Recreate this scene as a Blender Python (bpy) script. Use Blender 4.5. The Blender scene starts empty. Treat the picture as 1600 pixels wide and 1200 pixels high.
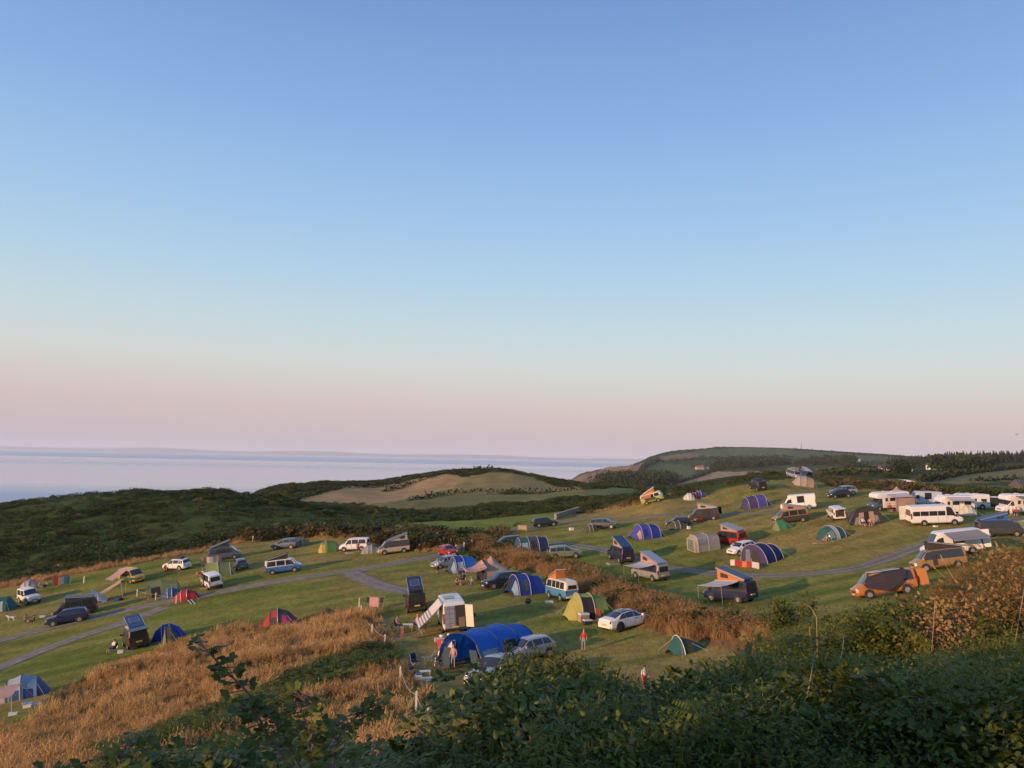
import bpy, bmesh, math, random
import numpy as np
from mathutils import Matrix, Vector
random.seed(7)
RNG = np.random.default_rng(11)
sc = bpy.context.scene
COL = sc.collection
PI = math.pi
R = math.radians
# ------------------------------------------------------------------ camera
PITCH, ROLL, FPX = R(5.455), R(1.12), 1200.0        # photo is 1600 px wide, focal 1200 px
cf = Vector((0, math.cos(PITCH), math.sin(PITCH)))
_u0 = Vector((0, -math.sin(PITCH), math.cos(PITCH)))
cr = Vector((1, 0, 0)) * math.cos(ROLL) + _u0 * math.sin(ROLL)
cu = Vector((-1, 0, 0)) * math.sin(ROLL) + _u0 * math.cos(ROLL)
cam = bpy.data.objects.new('camera', bpy.data.cameras.new('camera'))
COL.objects.link(cam)
cam.data.sensor_width = 36.0
cam.data.lens = 36.0 * FPX / 1600.0
cam.data.clip_start = 0.1
cam.data.clip_end = 120000.0
cam.matrix_world = Matrix(((cr.x, cu.x, -cf.x, 0), (cr.y, cu.y, -cf.y, 0), (cr.z, cu.z, -cf.z, 0), (0, 0, 0, 1)))
sc.camera = cam
# ------------------------------------------------------------------ sky and sun
SUN_AZ, SUN_EL = R(-128), R(9.5)                     # from straight ahead (+Y), negative = left
world = bpy.data.worlds.new('World')
sc.world = world
world.use_nodes = True
wn = world.node_tree.nodes
wl = world.node_tree.links
bg = wn['Background']
sky = wn.new('ShaderNodeTexSky')
sky.sky_type = 'NISHITA'
sky.sun_disc = False
sky.sun_elevation = SUN_EL
sky.sun_rotation = SUN_AZ
sky.altitude = 70
sky.dust_density = 1.5
sky.ozone_density = 2.0
geo = wn.new('ShaderNodeTexCoord')
sep = wn.new('ShaderNodeSeparateXYZ')
wl.new(geo.outputs['Generated'], sep.inputs[0])
asn = wn.new('ShaderNodeMath'); asn.operation = 'ARCSINE'
wl.new(sep.outputs['Z'], asn.inputs[0])
side = wn.new('ShaderNodeMath'); side.operation = 'MULTIPLY_ADD'       # the dusk band stands a little higher towards the sea
wl.new(sep.outputs['X'], side.inputs[0]); side.inputs[1].default_value = 0.014
wl.new(asn.outputs[0], side.inputs[2])
nrm = wn.new('ShaderNodeMath'); nrm.operation = 'DIVIDE'
wl.new(side.outputs[0], nrm.inputs[0]); nrm.inputs[1].default_value = R(90)
ramp = wn.new('ShaderNodeValToRGB')
wl.new(nrm.outputs[0], ramp.inputs[0])
def lin(c):
    return tuple(((v / 255.0) / 12.92 if v / 255.0 <= 0.04045 else ((v / 255.0 + 0.055) / 1.055) ** 2.4) for v in c)
stops = [(0.0, (194, 180, 190)), (1.2, (200, 182, 188)), (3.0, (207, 187, 187)), (4.6, (210, 199, 194)), (6.4, (208, 211, 208)),
         (9.3, (194, 213, 219)), (13, (175, 205, 227)), (17.6, (157, 193, 229)), (24, (134, 173, 222)), (32, (114, 150, 206)), (90, (74, 106, 168))]
cre = ramp.color_ramp.elements
while len(cre) < len(stops):
    cre.new(0.5)
for e, (d, c) in zip(cre, stops):
    e.position = d / 90.0
    e.color = lin(c) + (1,)
sk = wn.new('ShaderNodeVectorMath'); sk.operation = 'SCALE'
wl.new(sky.outputs[0], sk.inputs[0]); sk.inputs['Scale'].default_value = 0.2
mix = wn.new('ShaderNodeMix'); mix.data_type = 'RGBA'
mix.inputs['Factor'].default_value = 0.06
wl.new(ramp.outputs[0], mix.inputs[6]); wl.new(sk.outputs[0], mix.inputs[7])
wl.new(mix.outputs[2], bg.inputs['Color'])
bg.inputs['Strength'].default_value = 1.03
sun = bpy.data.objects.new('sun', bpy.data.lights.new('sun', 'SUN'))
COL.objects.link(sun)
sun.data.energy = 5.0
sun.data.angle = R(0.53)
sun.data.color = (1.0, 0.60, 0.33)
SUNV = Vector((math.sin(SUN_AZ) * math.cos(SUN_EL), math.cos(SUN_AZ) * math.cos(SUN_EL), math.sin(SUN_EL)))
sun.rotation_euler = (-SUNV).to_track_quat('-Z', 'Y').to_euler()
vs = sc.view_settings
vs.view_transform = 'Standard'
vs.look = 'None'
vs.exposure = 0.05
vs.gamma = 1.0
sc.cycles.use_denoising = True
sc.cycles.max_bounces = 4
sc.cycles.use_adaptive_sampling = True
sc.cycles.adaptive_threshold = 0.02
sc.cycles.transparent_max_bounces = 8
sc.cycles.volume_bounces = 1
# ------------------------------------------------------------------ small helpers
def ray(px, py):
    return cf + cr * ((px - 800.0) / FPX) + cu * ((600.0 - py) / FPX)
def at(px, py, Y):
    d = ray(px, py)
    return d * (Y / d.y)
def horizon(px):
    return 699.0 + 0.0195 * px
def tag(o, label=None, cat=None, group=None, kind=None):
    if label: o['label'] = label
    if cat: o['category'] = cat
    if group: o['group'] = group
    if kind: o['kind'] = kind
    return o
def link(name, me, parent=None, mats=()):
    o = bpy.data.objects.new(name, me)
    COL.objects.link(o)
    if parent is not None:
        o.parent = parent
    for m in mats:
        me.materials.append(m)
    return o
def empty(name, loc=(0, 0, 0), rz=0.0):
    o = bpy.data.objects.new(name, None)
    COL.objects.link(o)
    o.location = loc
    o.rotation_euler = (0, 0, rz)
    o.empty_display_size = 0.1
    return o
def mesh_np(name, verts, faces, smooth=False):
    """verts (n,3) array, faces (m,k) array of equal size polygons"""
    me = bpy.data.meshes.new(name)
    verts = np.asarray(verts, np.float32)
    faces = np.asarray(faces, np.int32)
    me.vertices.add(len(verts)); me.vertices.foreach_set('co', verts.ravel())
    k = faces.shape[1]
    me.loops.add(faces.size); me.loops.foreach_set('vertex_index', faces.ravel())
    me.polygons.add(len(faces))
    me.polygons.foreach_set('loop_start', np.arange(0, faces.size, k, dtype=np.int32))
    if smooth:
        me.polygons.foreach_set('use_smooth', np.ones(len(faces), bool))
    me.update(calc_edges=True)
    me.validate()
    return me
# ------------------------------------------------------------------ materials
MATS = {}
def nodes_of(name):
    m = bpy.data.materials.new(name)
    m.use_nodes = True
    return m, m.node_tree.nodes, m.node_tree.links, m.node_tree.nodes['Principled BSDF']
def paint(name, rgb, rough=0.5, metal=0.0, vary=0.12, scale=3.0, coat=0.0, bump=0.0, trans=0.0, emit=None):
    """plain coloured surface with procedural mottling"""
    if name in MATS: return MATS[name]
    m, n, l, b = nodes_of(name)
    tc = n.new('ShaderNodeTexCoord')
    no = n.new('ShaderNodeTexNoise'); no.inputs['Scale'].default_value = scale; no.inputs['Detail'].default_value = 4
    l.new(tc.outputs['Object'], no.inputs['Vector'])
    mx = n.new('ShaderNodeMix'); mx.data_type = 'RGBA'
    mx.inputs[6].default_value = tuple(max(0, c * (1 - vary)) for c in rgb) + (1,)
    mx.inputs[7].default_value = tuple(min(1, c * (1 + vary)) for c in rgb) + (1,)
    l.new(no.outputs['Fac'], mx.inputs['Factor'])
    l.new(mx.outputs[2], b.inputs['Base Color'])
    b.inputs['Roughness'].default_value = rough
    b.inputs['Metallic'].default_value = metal
    if coat: b.inputs['Coat Weight'].default_value = coat; b.inputs['Coat Roughness'].default_value = 0.08
    if bump:
        bp = n.new('ShaderNodeBump'); bp.inputs['Strength'].default_value = bump; bp.inputs['Distance'].default_value = 0.07
        n2 = n.new('ShaderNodeTexNoise'); n2.inputs['Scale'].default_value = scale * 1.7; n2.inputs['Detail'].default_value = 3
        l.new(tc.outputs['Object'], n2.inputs['Vector'])
        l.new(n2.outputs['Fac'], bp.inputs['Height']); l.new(bp.outputs[0], b.inputs['Normal'])
    if trans:
        tr = n.new('ShaderNodeBsdfTranslucent'); l.new(mx.outputs[2], tr.inputs['Color'])
        ms = n.new('ShaderNodeMixShader'); ms.inputs[0].default_value = trans
        l.new(b.outputs[0], ms.inputs[1]); l.new(tr.outputs[0], ms.inputs[2])
        l.new(ms.outputs[0], n['Material Output'].inputs['Surface'])
    MATS[name] = m
    return m
def carpaint(name, rgb, metal=0.0):
    return paint('paint_' + name, rgb, rough=0.38, metal=metal, vary=0.06, scale=1.5, coat=0.3)
def fabric(name, rgb, trans=0.25):
    return paint('fabric_' + name, rgb, rough=0.75, vary=0.14, scale=1.6, bump=0.6, trans=trans)
# ------------------------------------------------------------------ the lie of the land
NEAR = [  # (photo x, photo y, distance): ground seen under things whose size is known
 (978,985,61),(1135,942,80),(877,938,69),(1012,908,90),(650,956,79),(705,989,71),(760,1048,57),(690,1053,58),(970,879,103),
 (1120,858,108),(1160,868,100),(1200,878,97),(944,827,125),(1060,824,124),(1100,812,133),(1020,785,155),(1085,781,155),(1180,794,138),
 (1185,766,152),(1245,747,172),(1258,760,160),(1248,796,119),(1315,777,134),(1385,797,115),(1413,766,158),(1483,803,111),
 (1460,821,100),(1566,838,98),(1495,868,88),(1470,890,79),(1390,932,62),(1300,844,98),(1353,820,108),(1590,803,112),
 (330,921,104),(443,894,108),(557,861,127),(45,945,110),(35,1092,66),(210,1014,75),(275,893,120),(350,873,129),(375,890,117),
 (447,858,133),(515,862,126),(615,865,122),(105,975,97),(205,912,115),(255,930,104),(290,938,101),(440,974,84),(700,870,118),
 (725,895,104),(755,908,93),(790,920,83),(820,929,76),(920,968,64),(880,873,104),(830,862,108),(850,823,140),(770,850,118),
 (560,945,80),(581,993,66),(625,1075,47),(590,905,100),(480,920,100),(300,975,86),(0,1010,88),(0,1052,78),
 (1070,1022,54),(1007,1082,49),(912,1022,56),(1190,1005,56),(1280,960,62),(1000,1010,57),(640,1060,50),(740,1080,50),
 (1100,760,170),(1000,800,150),(900,815,150),(1550,790,125),
 (600,955,76),(300,1010,68),(150,1090,56),(0,1165,48),(300,1100,42),(400,1040,52),(500,1010,58),(550,1080,44),(100,1190,41),(620,1120,37),
 (100,900,126),(0,920,124),(200,882,128),(300,862,136),(400,842,145),(540,842,136),(640,853,126),
]
NEAR_XYZ = [tuple(at(*p)) for p in NEAR]
NEAR_XYZ += [(0,0,-1.75),(3,0,-1.6),(-3,0,-1.9),(0,6,-3.3),(6,6,-2.5),(-6,6,-4.2),(0,14,-6.2),(8,14,-4.4),(14,14,-2.9),(-8,16,-7.6),(0,24,-8.9),
 (13.3,20,-3.0),(12,22,-4.2),(20,22,-2.4),(10.6,24,-5.4),(9.3,26,-6.1),(8.9,28,-7.9),(7.5,30,-9.7),(2.5,30,-9.9),(-12,26,-10.8),(5.3,32,-10.5),(16,34,-8.6),(26,34,-5.2),(36,44,-5.8),(-3,36,-11.6),(20,46,-10.4),(8,46,-12.6),(46,60,-7.6),(60,80,-7.9),(80,70,-6.0),(70,100,-7.6),
 (95,130,-7.0),(90,170,-6.5),(40,30,-3.0),(60,30,-1.0),
 (0,-12,-1.0),(-20,-12,-2.2),(20,-12,0.0),(0,-40,1.5),(-30,-40,-1.5),(40,-40,3.0),(-20,6,-6.8),(-34,20,-12.5),(-50,30,-17.5),(-70,50,-21.5),(-80,10,-22),(-60,-20,-12),
 (-110,90,-25.5),(-130,40,-30),(-110,-30,-24),(100,20,1.0),(90,-40,4.0)]
NEAR_XYZ = np.array(NEAR_XYZ)
def tps_fit(P, z, smooth):
    n = len(P)
    d = np.sqrt(((P[:, None] - P[None]) ** 2).sum(-1)) + 1e-9
    A = np.zeros((n + 3, n + 3))
    A[:n, :n] = d * d * np.log(d) + np.diag(np.ones(n) * smooth)
    A[:n, n] = 1; A[:n, n + 1:] = P; A[n, :n] = 1; A[n + 1:, :n] = P.T
    return np.linalg.solve(A, np.r_[z, 0, 0, 0])
def tps_eval(P, w, Q):
    out = np.empty(len(Q)); n = len(P)
    for i in range(0, len(Q), 40000):
        q = Q[i:i + 40000]
        d2 = ((q[:, None] - P[None]) ** 2).sum(-1) + 1e-12
        out[i:i + 40000] = (0.5 * d2 * np.log(d2)) @ w[:n] + w[n] + q @ w[n + 1:]
    return out
NP_ = NEAR_XYZ[:, :2] / 30.0
NS_ = np.full(len(NEAR_XYZ), 0.9); NS_[len(NEAR):] = 0.15
NW = tps_fit(NP_, NEAR_XYZ[:, 2], NS_)
SEA = -72.0
FAR = [  # (photo x, photo y, distance) for everything beyond the camp
 # scrub hill on the left
 (-400,850,215),(-200,815,225),(0,790,230),(60,781,232),(130,774,235),(210,769,238),(290,770,240),(330,767,240),(390,775,235),(430,780,232),
 (0,850,175),(200,825,180),(400,812,180),(0,885,145),(200,862,148),(400,825,158),(540,820,165),(640,826,160),
 # saddle and the tan hill
 (480,795,250),(560,800,235),(660,806,225),(760,802,220),(860,795,215),(950,784,215),(640,790,270),(760,778,300),(860,772,310),(960,768,300),(560,782,310),(480,778,330),
 (400,771,400),(450,760,420),(500,755,430),(560,753,440),(640,745,440),(690,738,440),(770,733,440),(800,735,440),(850,745,430),(900,755,420),(940,762,400),(980,764,380),
 (600,770,370),(700,758,375),(780,752,380),(860,760,370),
 # beyond the camp's knoll and on the right
 (1050,772,230),(1120,764,240),(1200,752,250),(1290,752,210),(1350,757,220),(1450,768,200),(1530,772,190),(1600,776,180),(1700,780,180),(1900,785,180),
 (1300,742,330),(1400,745,350),(1500,752,330),(1600,756,330),(1750,757,330),(1300,736,520),(1400,735,520),(1500,738,480),(1600,742,460),(1750,742,460),
 (1340,729,750),(1420,727,750),(1500,726,720),(1600,725,700),(1800,724,700),(1430,720,950),(1500,719,950),(1600,716,950),(1800,714,950),
 # headland
 (915,757,1300),(935,756,1250),(960,752,1250),(1000,757,1100),(1060,760,1000),(1150,750,1000),(1220,742,950),
 (905,746,1450),(918,738,1480),(930,735,1500),(945,732,1510),(960,729,1520),(975,727,1530),(985,726,1550),(1000,724,1570),(1030,722,1600),(1008,719,1750),(1018,714,1900),(1080,740,1300),(1150,730,1400),(1220,728,1300),
 (1010,719,1900),(1030,712,2050),(1080,706,2250),(1160,700,2500),(1220,702,2500),(1330,709,2500),(1430,715,2500),(1600,719,2500),(1800,720,2500),(1120,716,1900),(1250,715,1900),(1350,719,1700),
]
FAR_PT = [tuple(at(*p)) for p in FAR]
def azp(px, Y, z):
    x = (px - 800) / 1200.0 * Y
    return (x, Y, z)
FAR_PT += [azp(px, Y, z) for px, Y, z in [
 (-900,180,-35),(-900,240,-45),(-900,400,-90),(-400,320,-50),(-400,420,-85),(-100,330,-45),(0,330,-42),(200,340,-40),(330,340,-38),(0,430,-82),(250,430,-78),
 (400,560,-50),(550,600,-45),(770,590,-38),(900,560,-45),(400,750,-90),(600,800,-90),(800,800,-88),(920,760,-86),(0,1000,-95),(400,1400,-100),(700,1400,-100),(840,1200,-95),(840,1700,-95),(870,2400,-95),(600,3000,-100),
 (960,600,-55),(1000,500,-40),(1060,420,-30),(1060,700,-48),(1150,450,-24),(1150,700,-38),(1230,500,-18),(1240,700,-26),
 (888,1450,-84),(885,1250,-88),(893,1750,-84),(930,2300,-60),(960,2700,-50),(1080,3300,-20),(1250,3600,0),(1600,3600,0),(1900,3600,0),(0,3600,-100),(600,3600,-100),(2200,400,-2),(2200,1000,10),(2200,2500,20)]]
# the camp's own rim, so both fits agree where they are blended
FAR_PT += [tuple(p) for p in NEAR_XYZ if p[1] > 100]
FAR_XYZ = np.array(FAR_PT)
def far_q(X, Y):
    return np.stack([np.clip(X / Y, -1.6, 1.6) * 6.0, np.log(Y) * 2.2], 1)
def mq(d2):
    return np.sqrt(d2 + 0.04)
FQ = far_q(FAR_XYZ[:, 0], FAR_XYZ[:, 1])
_A = -mq(((FQ[:, None] - FQ[None]) ** 2).sum(-1)) + np.eye(len(FQ)) * -0.004
_n = len(FQ)
_B = np.zeros((_n + 1, _n + 1)); _B[:_n, :_n] = _A; _B[_n, :_n] = 1; _B[:_n, _n] = 1
FW = np.linalg.solve(_B, np.r_[FAR_XYZ[:, 2] / FAR_XYZ[:, 1], 0])
HB = np.array([(-3000,790),(870,790),(900,768),(930,758),(1000,758),(1060,760),(1150,753),(1220,745),(1300,736),(1400,727),(1500,723),(1600,720),(1800,718),(4000,718)], float)
HS = np.array([(-3000,800),(872,790),(884,762),(892,751),(903,745),(918,738),(935,733.5),(960,729.5),(985,726),(1000,721),(1015,713.5),(1030,708),(1050,704),(1080,701),(1120,698.5),(1160,697.5),(1220,699.5),(1330,706.5),(1430,713.5),(1500,717),(1600,718),(1800,719),(4000,719)], float)
def headland(X, Y):
    """the headland rises evenly from its foot to its skyline, then falls away behind"""
    px = 800 + 1200 * np.clip(X / Y, -2, 2)
    ho = 699 + 0.0195 * px
    eb = (ho - np.interp(px, HB[:, 0], HB[:, 1])) / 1200; es = (ho - np.interp(px, HS[:, 0], HS[:, 1])) / 1200
    ys = np.interp(px, [900, 985, 1040, 1150, 1400, 1600], [1520, 1600, 2150, 2450, 2300, 2000])
    s = np.clip(np.log(np.maximum(Y, 900) / 900) / np.log(ys / 900), 0, 1)
    e = eb + (es - eb) * (0.25 * s + 0.75 * s ** 1.6)
    z = e * Y
    over = Y > ys
    z = np.where(over, es * ys - (Y - ys) * 0.10, z)
    cliff = np.exp(-((px - 925) / 38) ** 2) * (Y > 1100)
    z = z + cliff * 7 * (hash_noise(X, Y, 30, 81) - .5) * 2 + 3 * (hash_noise(X, Y, 120, 82) - .5) * (px > 900)
    z = np.where(px < 876, -100, z)
    return np.maximum(z, -100)
def far_eval(X, Y):
    q = far_q(X, Y); out = np.empty(len(q))
    for i in range(0, len(q), 40000):
        d2 = ((q[i:i + 40000, None] - FQ[None]) ** 2).sum(-1)
        out[i:i + 40000] = -mq(d2) @ FW[:_n] + FW[_n]
    z = out * Y
    w = sstep(680, 960, Y)
    if (w > 0).any():
        z = z * (1 - w) + w * headland(X, Y)
    return z
def sstep(a, b, x):
    t = np.clip((x - a) / (b - a), 0, 1)
    return t * t * (3 - 2 * t)
def hash_noise(X, Y, s, seed=0):
    """value noise, numpy, smooth"""
    x = X / s + 137.3 + seed * 17.1; y = Y / s + 71.7 + seed * 5.3
    xi = np.floor(x).astype(np.int64); yi = np.floor(y).astype(np.int64)
    fx = x - xi; fy = y - yi
    fx = fx * fx * (3 - 2 * fx); fy = fy * fy * (3 - 2 * fy)
    def h(a, b):
        v = (a * 374761393 + b * 668265263 + seed * 982451653) & 0xFFFFFFFF
        v = ((v ^ (v >> 13)) * 1274126177) & 0xFFFFFFFF
        return ((v ^ (v >> 16)) & 0xFFFF) / 65535.0
    return (h(xi, yi) * (1 - fx) + h(xi + 1, yi) * fx) * (1 - fy) + (h(xi, yi + 1) * (1 - fx) + h(xi + 1, yi + 1) * fx) * fy
def height_smooth(X, Y):
    X = np.atleast_1d(np.asarray(X, float)); Y = np.atleast_1d(np.asarray(Y, float))
    r = np.hypot(X, Y)
    z = np.zeros(len(X))
    wf = sstep(118, 165, np.where(Y > 20, np.maximum(Y, r * 0.8), r * 0.8))
    nearm = wf < 1
    if nearm.any():
        z[nearm] += (1 - wf[nearm]) * tps_eval(NP_, NW, np.stack([X[nearm], Y[nearm]], 1) / 30.0)
    fm = wf > 0
    if fm.any():
        # behind or beside the camera the land simply goes on: seaward falling, inland flat
        Yc = np.maximum(Y[fm], 0.45 * r[fm])
        zf = far_eval(X[fm], Yc)
        back = sstep(0.75, 0.35, Y[fm] / r[fm])
        left = sstep(-0.15, -0.75, X[fm] / r[fm])
        zb = left * (-18 - 0.28 * (r[fm] - 80)) + (1 - left) * (2 + 0.004 * r[fm])
        zb = np.maximum(zb, -100)
        z[fm] += wf[fm] * (zf * (1 - back) + zb * back)
    return z
def H1(x, y):
    return float(height_smooth([x], [y])[0])
def ground(px, py, lo=20.0, hi=400.0):
    """where the sight line through a photo point first meets the ground"""
    d = ray(px, py)
    Ys = np.exp(np.linspace(math.log(lo), math.log(hi), 500))
    t = Ys / d.y
    hz = height_smooth(d.x * t, Ys)
    below = (d.z * t) < hz
    if not below.any():
        return Vector(d * (hi / d.y))
    i = int(np.argmax(below))
    if i == 0: a, b = lo * 0.5, lo
    else: a, b = Ys[i - 1], Ys[i]
    for _ in range(14):
        m = 0.5 * (a + b); t = m / d.y
        if d.z * t < H1(d.x * t, m): b = m
        else: a = m
    p = d * (b / d.y)
    return Vector((p.x, p.y, H1(p.x, p.y)))
def world_poly(pts, lo=20.0, hi=400.0):
    out = []
    for p in pts:
        if len(p) == 3: q = at(*p)
        else: q = ground(p[0], p[1], lo, hi)
        out.append((q.x, q.y))
    return np.array(out)
def inside(poly, X, Y):
    c = np.zeros(len(X), bool)
    n = len(poly)
    for i in range(n):
        x1, y1 = poly[i]; x2, y2 = poly[(i + 1) % n]
        cond = ((y1 > Y) != (y2 > Y)) & (X < (x2 - x1) * (Y - y1) / (y2 - y1 + 1e-12) + x1)
        c ^= cond
    return c
def seg_dist(line, X, Y):
    """distance to a polyline"""
    best = np.full(len(X), 1e9)
    for (x1, y1), (x2, y2) in zip(line[:-1], line[1:]):
        dx, dy = x2 - x1, y2 - y1
        t = np.clip(((X - x1) * dx + (Y - y1) * dy) / (dx * dx + dy * dy + 1e-9), 0, 1)
        best = np.minimum(best, np.hypot(X - x1 - t * dx, Y - y1 - t * dy))
    return best
# ------------------------------------------------------------------ zones, drawn where they lie
CAMP_EDGE = world_poly([(0,921),(100,903),(200,885),(300,865),(395,843),(470,838),(540,842),(590,851),(640,861),(690,864)], hi=250)
Z_CAMP = world_poly([(-300,980,130),(0,921),(100,903),(200,885),(300,865),(395,843),(470,838),(540,842),(590,851),(640,861),(690,862),(740,838),(830,818),(905,803),(960,790),
   (1000,783),(1070,775),(1130,764),(1180,757),(1230,748),(1290,751),(1340,764),(1400,771),(1440,778),(1530,785),(1620,790),(1800,830),(1750,870),(1600,880),(1500,925),(1420,950),(1330,985),(1240,1020),
   (1180,1060),(1100,1090),(1000,1110),(900,1090),(760,1110),(690,1165),(640,1085),(581,990),(560,944),(400,976),(280,1004),(200,1041),(100,1086),(0,1160),(-200,1300)], hi=250)
Z_TRIM = world_poly([(640,861),(690,864),(740,838),(905,803),(905,812),(760,850),(700,875)], hi=250)
BANK = world_poly([(742,852),(775,864),(820,880),(880,893),(925,915),(985,946),(1060,973),(1130,990),(1205,1006)])
DRYSLOPE = world_poly([(0,1160),(100,1086),(200,1041),(280,1004),(400,976),(560,944),(581,990),(625,1065),(660,1130),(690,1190),(500,1250,24),(200,1300,26),(-200,1300,30),(-300,1200,45)])
Z_LANE = world_poly([(520,842),(640,818),(780,806),(900,797),(905,803),(830,818),(700,838),(600,850)], lo=60, hi=260)
FIELDS = [  # far fields: outline in the photo, distance range, colour
 ([(455,783),(540,760),(640,750),(700,742),(725,745),(690,768),(640,782),(580,788)], 250, 470, (0.29,0.195,0.085)),
 ([(690,768),(725,745),(770,738),(830,745),(930,762),(900,768),(800,768),(720,775)], 250, 470, (0.20,0.155,0.055)),
 ([(560,790),(600,784),(690,767),(760,771),(850,771),(940,765),(930,776),(840,783),(760,788),(690,794),(620,798)], 200, 470, (0.14,0.13,0.04)),
 ([(905,770),(990,764),(1010,770),(930,778)], 200, 420, (0.10,0.12,0.045)),
 ([(935,735),(985,727),(1010,722),(1000,738),(950,742)], 900, 2200, (0.30,0.17,0.085)),
 ([(1000,738),(1030,722),(1090,728),(1080,745),(1010,742)], 900, 2200, (0.075,0.10,0.035)),
 ([(888,755),(905,745),(920,739),(950,733),(955,741),(930,754)], 900, 2200, (0.17,0.115,0.08)),
 ([(1030,712),(1090,706),(1090,716),(1030,722)], 900, 2600, (0.17,0.13,0.06)),
 ([(1090,704),(1160,699),(1240,702),(1240,712),(1090,716)], 900, 2700, (0.085,0.115,0.04)),
 ([(1080,722),(1180,718),(1240,720),(1240,728),(1150,730)], 900, 2600, (0.06,0.08,0.03)),
 ([(1050,748),(1120,737),(1220,735),(1220,748),(1130,757),(1060,760)], 700, 1400, (0.28,0.19,0.10)),
 ([(1240,702),(1330,708),(1420,715),(1420,722),(1240,716)], 900, 2700, (0.07,0.095,0.035)),
 ([(1270,727),(1400,722),(1440,722),(1400,731),(1280,734)], 400, 1200, (0.26,0.17,0.085)),
 ([(1280,736),(1380,732),(1420,738),(1300,745)], 250, 900, (0.11,0.13,0.045)),
 ([(1370,752),(1480,735),(1600,728),(1640,745),(1480,755),(1400,762)], 200, 900, (0.17,0.145,0.055)),
 ([(1470,760),(1640,755),(1640,778),(1540,778),(1460,775)], 150, 420, (0.10,0.115,0.04)),
]
FIELD_POLY = [(world_poly(p, lo=lo, hi=hi), c) for p, lo, hi, c in FIELDS]
def zone_masks(X, Y):
    r = np.hypot(X, Y)
    wob = (hash_noise(X, Y, 2.3, 3) - 0.5) * 1.3
    camp = inside(Z_CAMP, X + wob, Y + wob)
    bankd = seg_dist(BANK, X, Y)
    bank = bankd < 3.1 + wob
    dry = inside(DRYSLOPE, X + wob, Y + wob)
    return camp & ~bank, bank, dry
def ground_colour(X, Y):
    n = len(X); c = np.zeros((n, 3))
    c[:] = (0.050, 0.068, 0.012)                                   # rough scrub and bracken litter
    big = hash_noise(X, Y, 26, 1); mid = hash_noise(X, Y, 6, 2); fine = hash_noise(X, Y, 1.7, 4)
    c *= (0.7 + 0.7 * mid)[:, None]
    camp, bank, dry = zone_masks(X, Y)
    # mown turf, worn pale and straw-coloured in patches
    u = X * 0.80 + Y * 0.60
    stripe = 0.5 + 0.5 * np.sin((Y * 0.93 - X * 0.37) * 2 * PI / 5.2 + 2.0 * (hash_noise(X, Y, 30, 8) - .5))
    pale = hash_noise((X * .37 - Y * .93) * 1.0, (X * .93 + Y * .37) * .05, .9, 44)
    straw = np.clip((0.55 * big + 0.45 * hash_noise(X * 0.35 + Y * 0.15, Y, 3.0, 9)) * 1.9 - 0.53 + 0.5 * (pale - .5) + 0.30 * (stripe - .5), 0, 1)
    knoll = np.exp(-(((X - 46) / 30) ** 2 + ((Y - 150) / 24) ** 2)) + .55 * np.exp(-(((X + 2.5) / 4) ** 2 + ((Y - 46) / 4) ** 2)) + .5 * np.exp(-((Y - 58 - .55 * (X + 45)) / 6) ** 2) * (X < -25) * (X > -60)
    straw = np.clip(straw + knoll * (.25 + .75 * mid) * (.5 + .7 * pale), 0, 1)
    turf = np.array((0.138, 0.168, 0.022))[None] * (0.74 + 0.32 * mid + 0.25 * fine + 0.30 * stripe + 0.6 * (pale - .5))[:, None]
    strawc = np.array((0.34, 0.225, 0.070))[None] * (0.8 + 0.4 * fine)[:, None]
    t = turf * (1 - straw[:, None] * 0.8) + strawc * straw[:, None] * 0.8
    c[camp] = t[camp]
    lane = inside(Z_LANE, X, Y)
    c[lane] = (turf * 1.05)[lane]
    d = np.array((0.33, 0.19, 0.075))[None] * (0.6 + 0.6 * mid)[:, None]
    c[dry] = d[dry]; c[bank] = (d * 0.7)[bank]
    ed = seg_dist(CAMP_EDGE, X, Y)                                 # bleached uncut strip along the camp's seaward edge
    strip = (ed < 2.6 + 2.2 * mid) & ~camp
    c[strip] = (d * 1.0)[strip]
    for poly, col in FIELD_POLY:
        wb = np.clip(np.hypot(X, Y) / 60, 1, 14); m = inside(poly, X + wb * (hash_noise(X, Y, 9, 91) - .5), Y + wb * (hash_noise(X, Y, 9, 92) - .5))
        c[m] = np.array(col)[None] * 1.3 * (0.82 + 0.36 * mid[m])[:, None]
    return c
# ------------------------------------------------------------------ ground mesh: one polar sheet out to the horizon
th = np.concatenate([np.arange(-180, -40, 2.5), np.arange(-40, 40, 0.14), np.arange(40, 180.01, 2.5)])
th[-1] = 180
th = np.radians(th)
rr = [0.6]
while rr[-1] < 4300: rr.append(rr[-1] * 1.0158 + 0.02)
rr = np.array(rr)
TT, RR = np.meshgrid(th, rr)
GX = (np.sin(TT) * RR).ravel(); GY = (np.cos(TT) * RR).ravel()
GZ = height_smooth(GX, GY)
camp_m, bank_m, dry_m = zone_masks(GX, GY)
rough = ~camp_m
amp = np.where(RR.ravel() > 60, 1.0, 0.35)
GZ = GZ + rough * amp * (0.9 * (hash_noise(GX, GY, 14, 21) - 0.5) + 0.5 * (hash_noise(GX, GY, 5, 22) - 0.5)) * sstep(20, 60, RR.ravel())
bd = seg_dist(BANK, GX, GY)
GZ = GZ + 0.55 * np.exp(-(bd / 2.3) ** 2)
nr, nt_ = len(rr), len(th)
ii = np.arange(nr - 1)[:, None] * nt_ + np.arange(nt_ - 1)[None]
faces = np.stack([ii, ii + 1, ii + nt_ + 1, ii + nt_], -1).reshape(-1, 4)
gme = mesh_np('ground', np.stack([GX, GY, GZ], 1), faces, True)
ca = gme.color_attributes.new('zone', 'FLOAT_COLOR', 'POINT')
gc = ground_colour(GX, GY)
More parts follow.
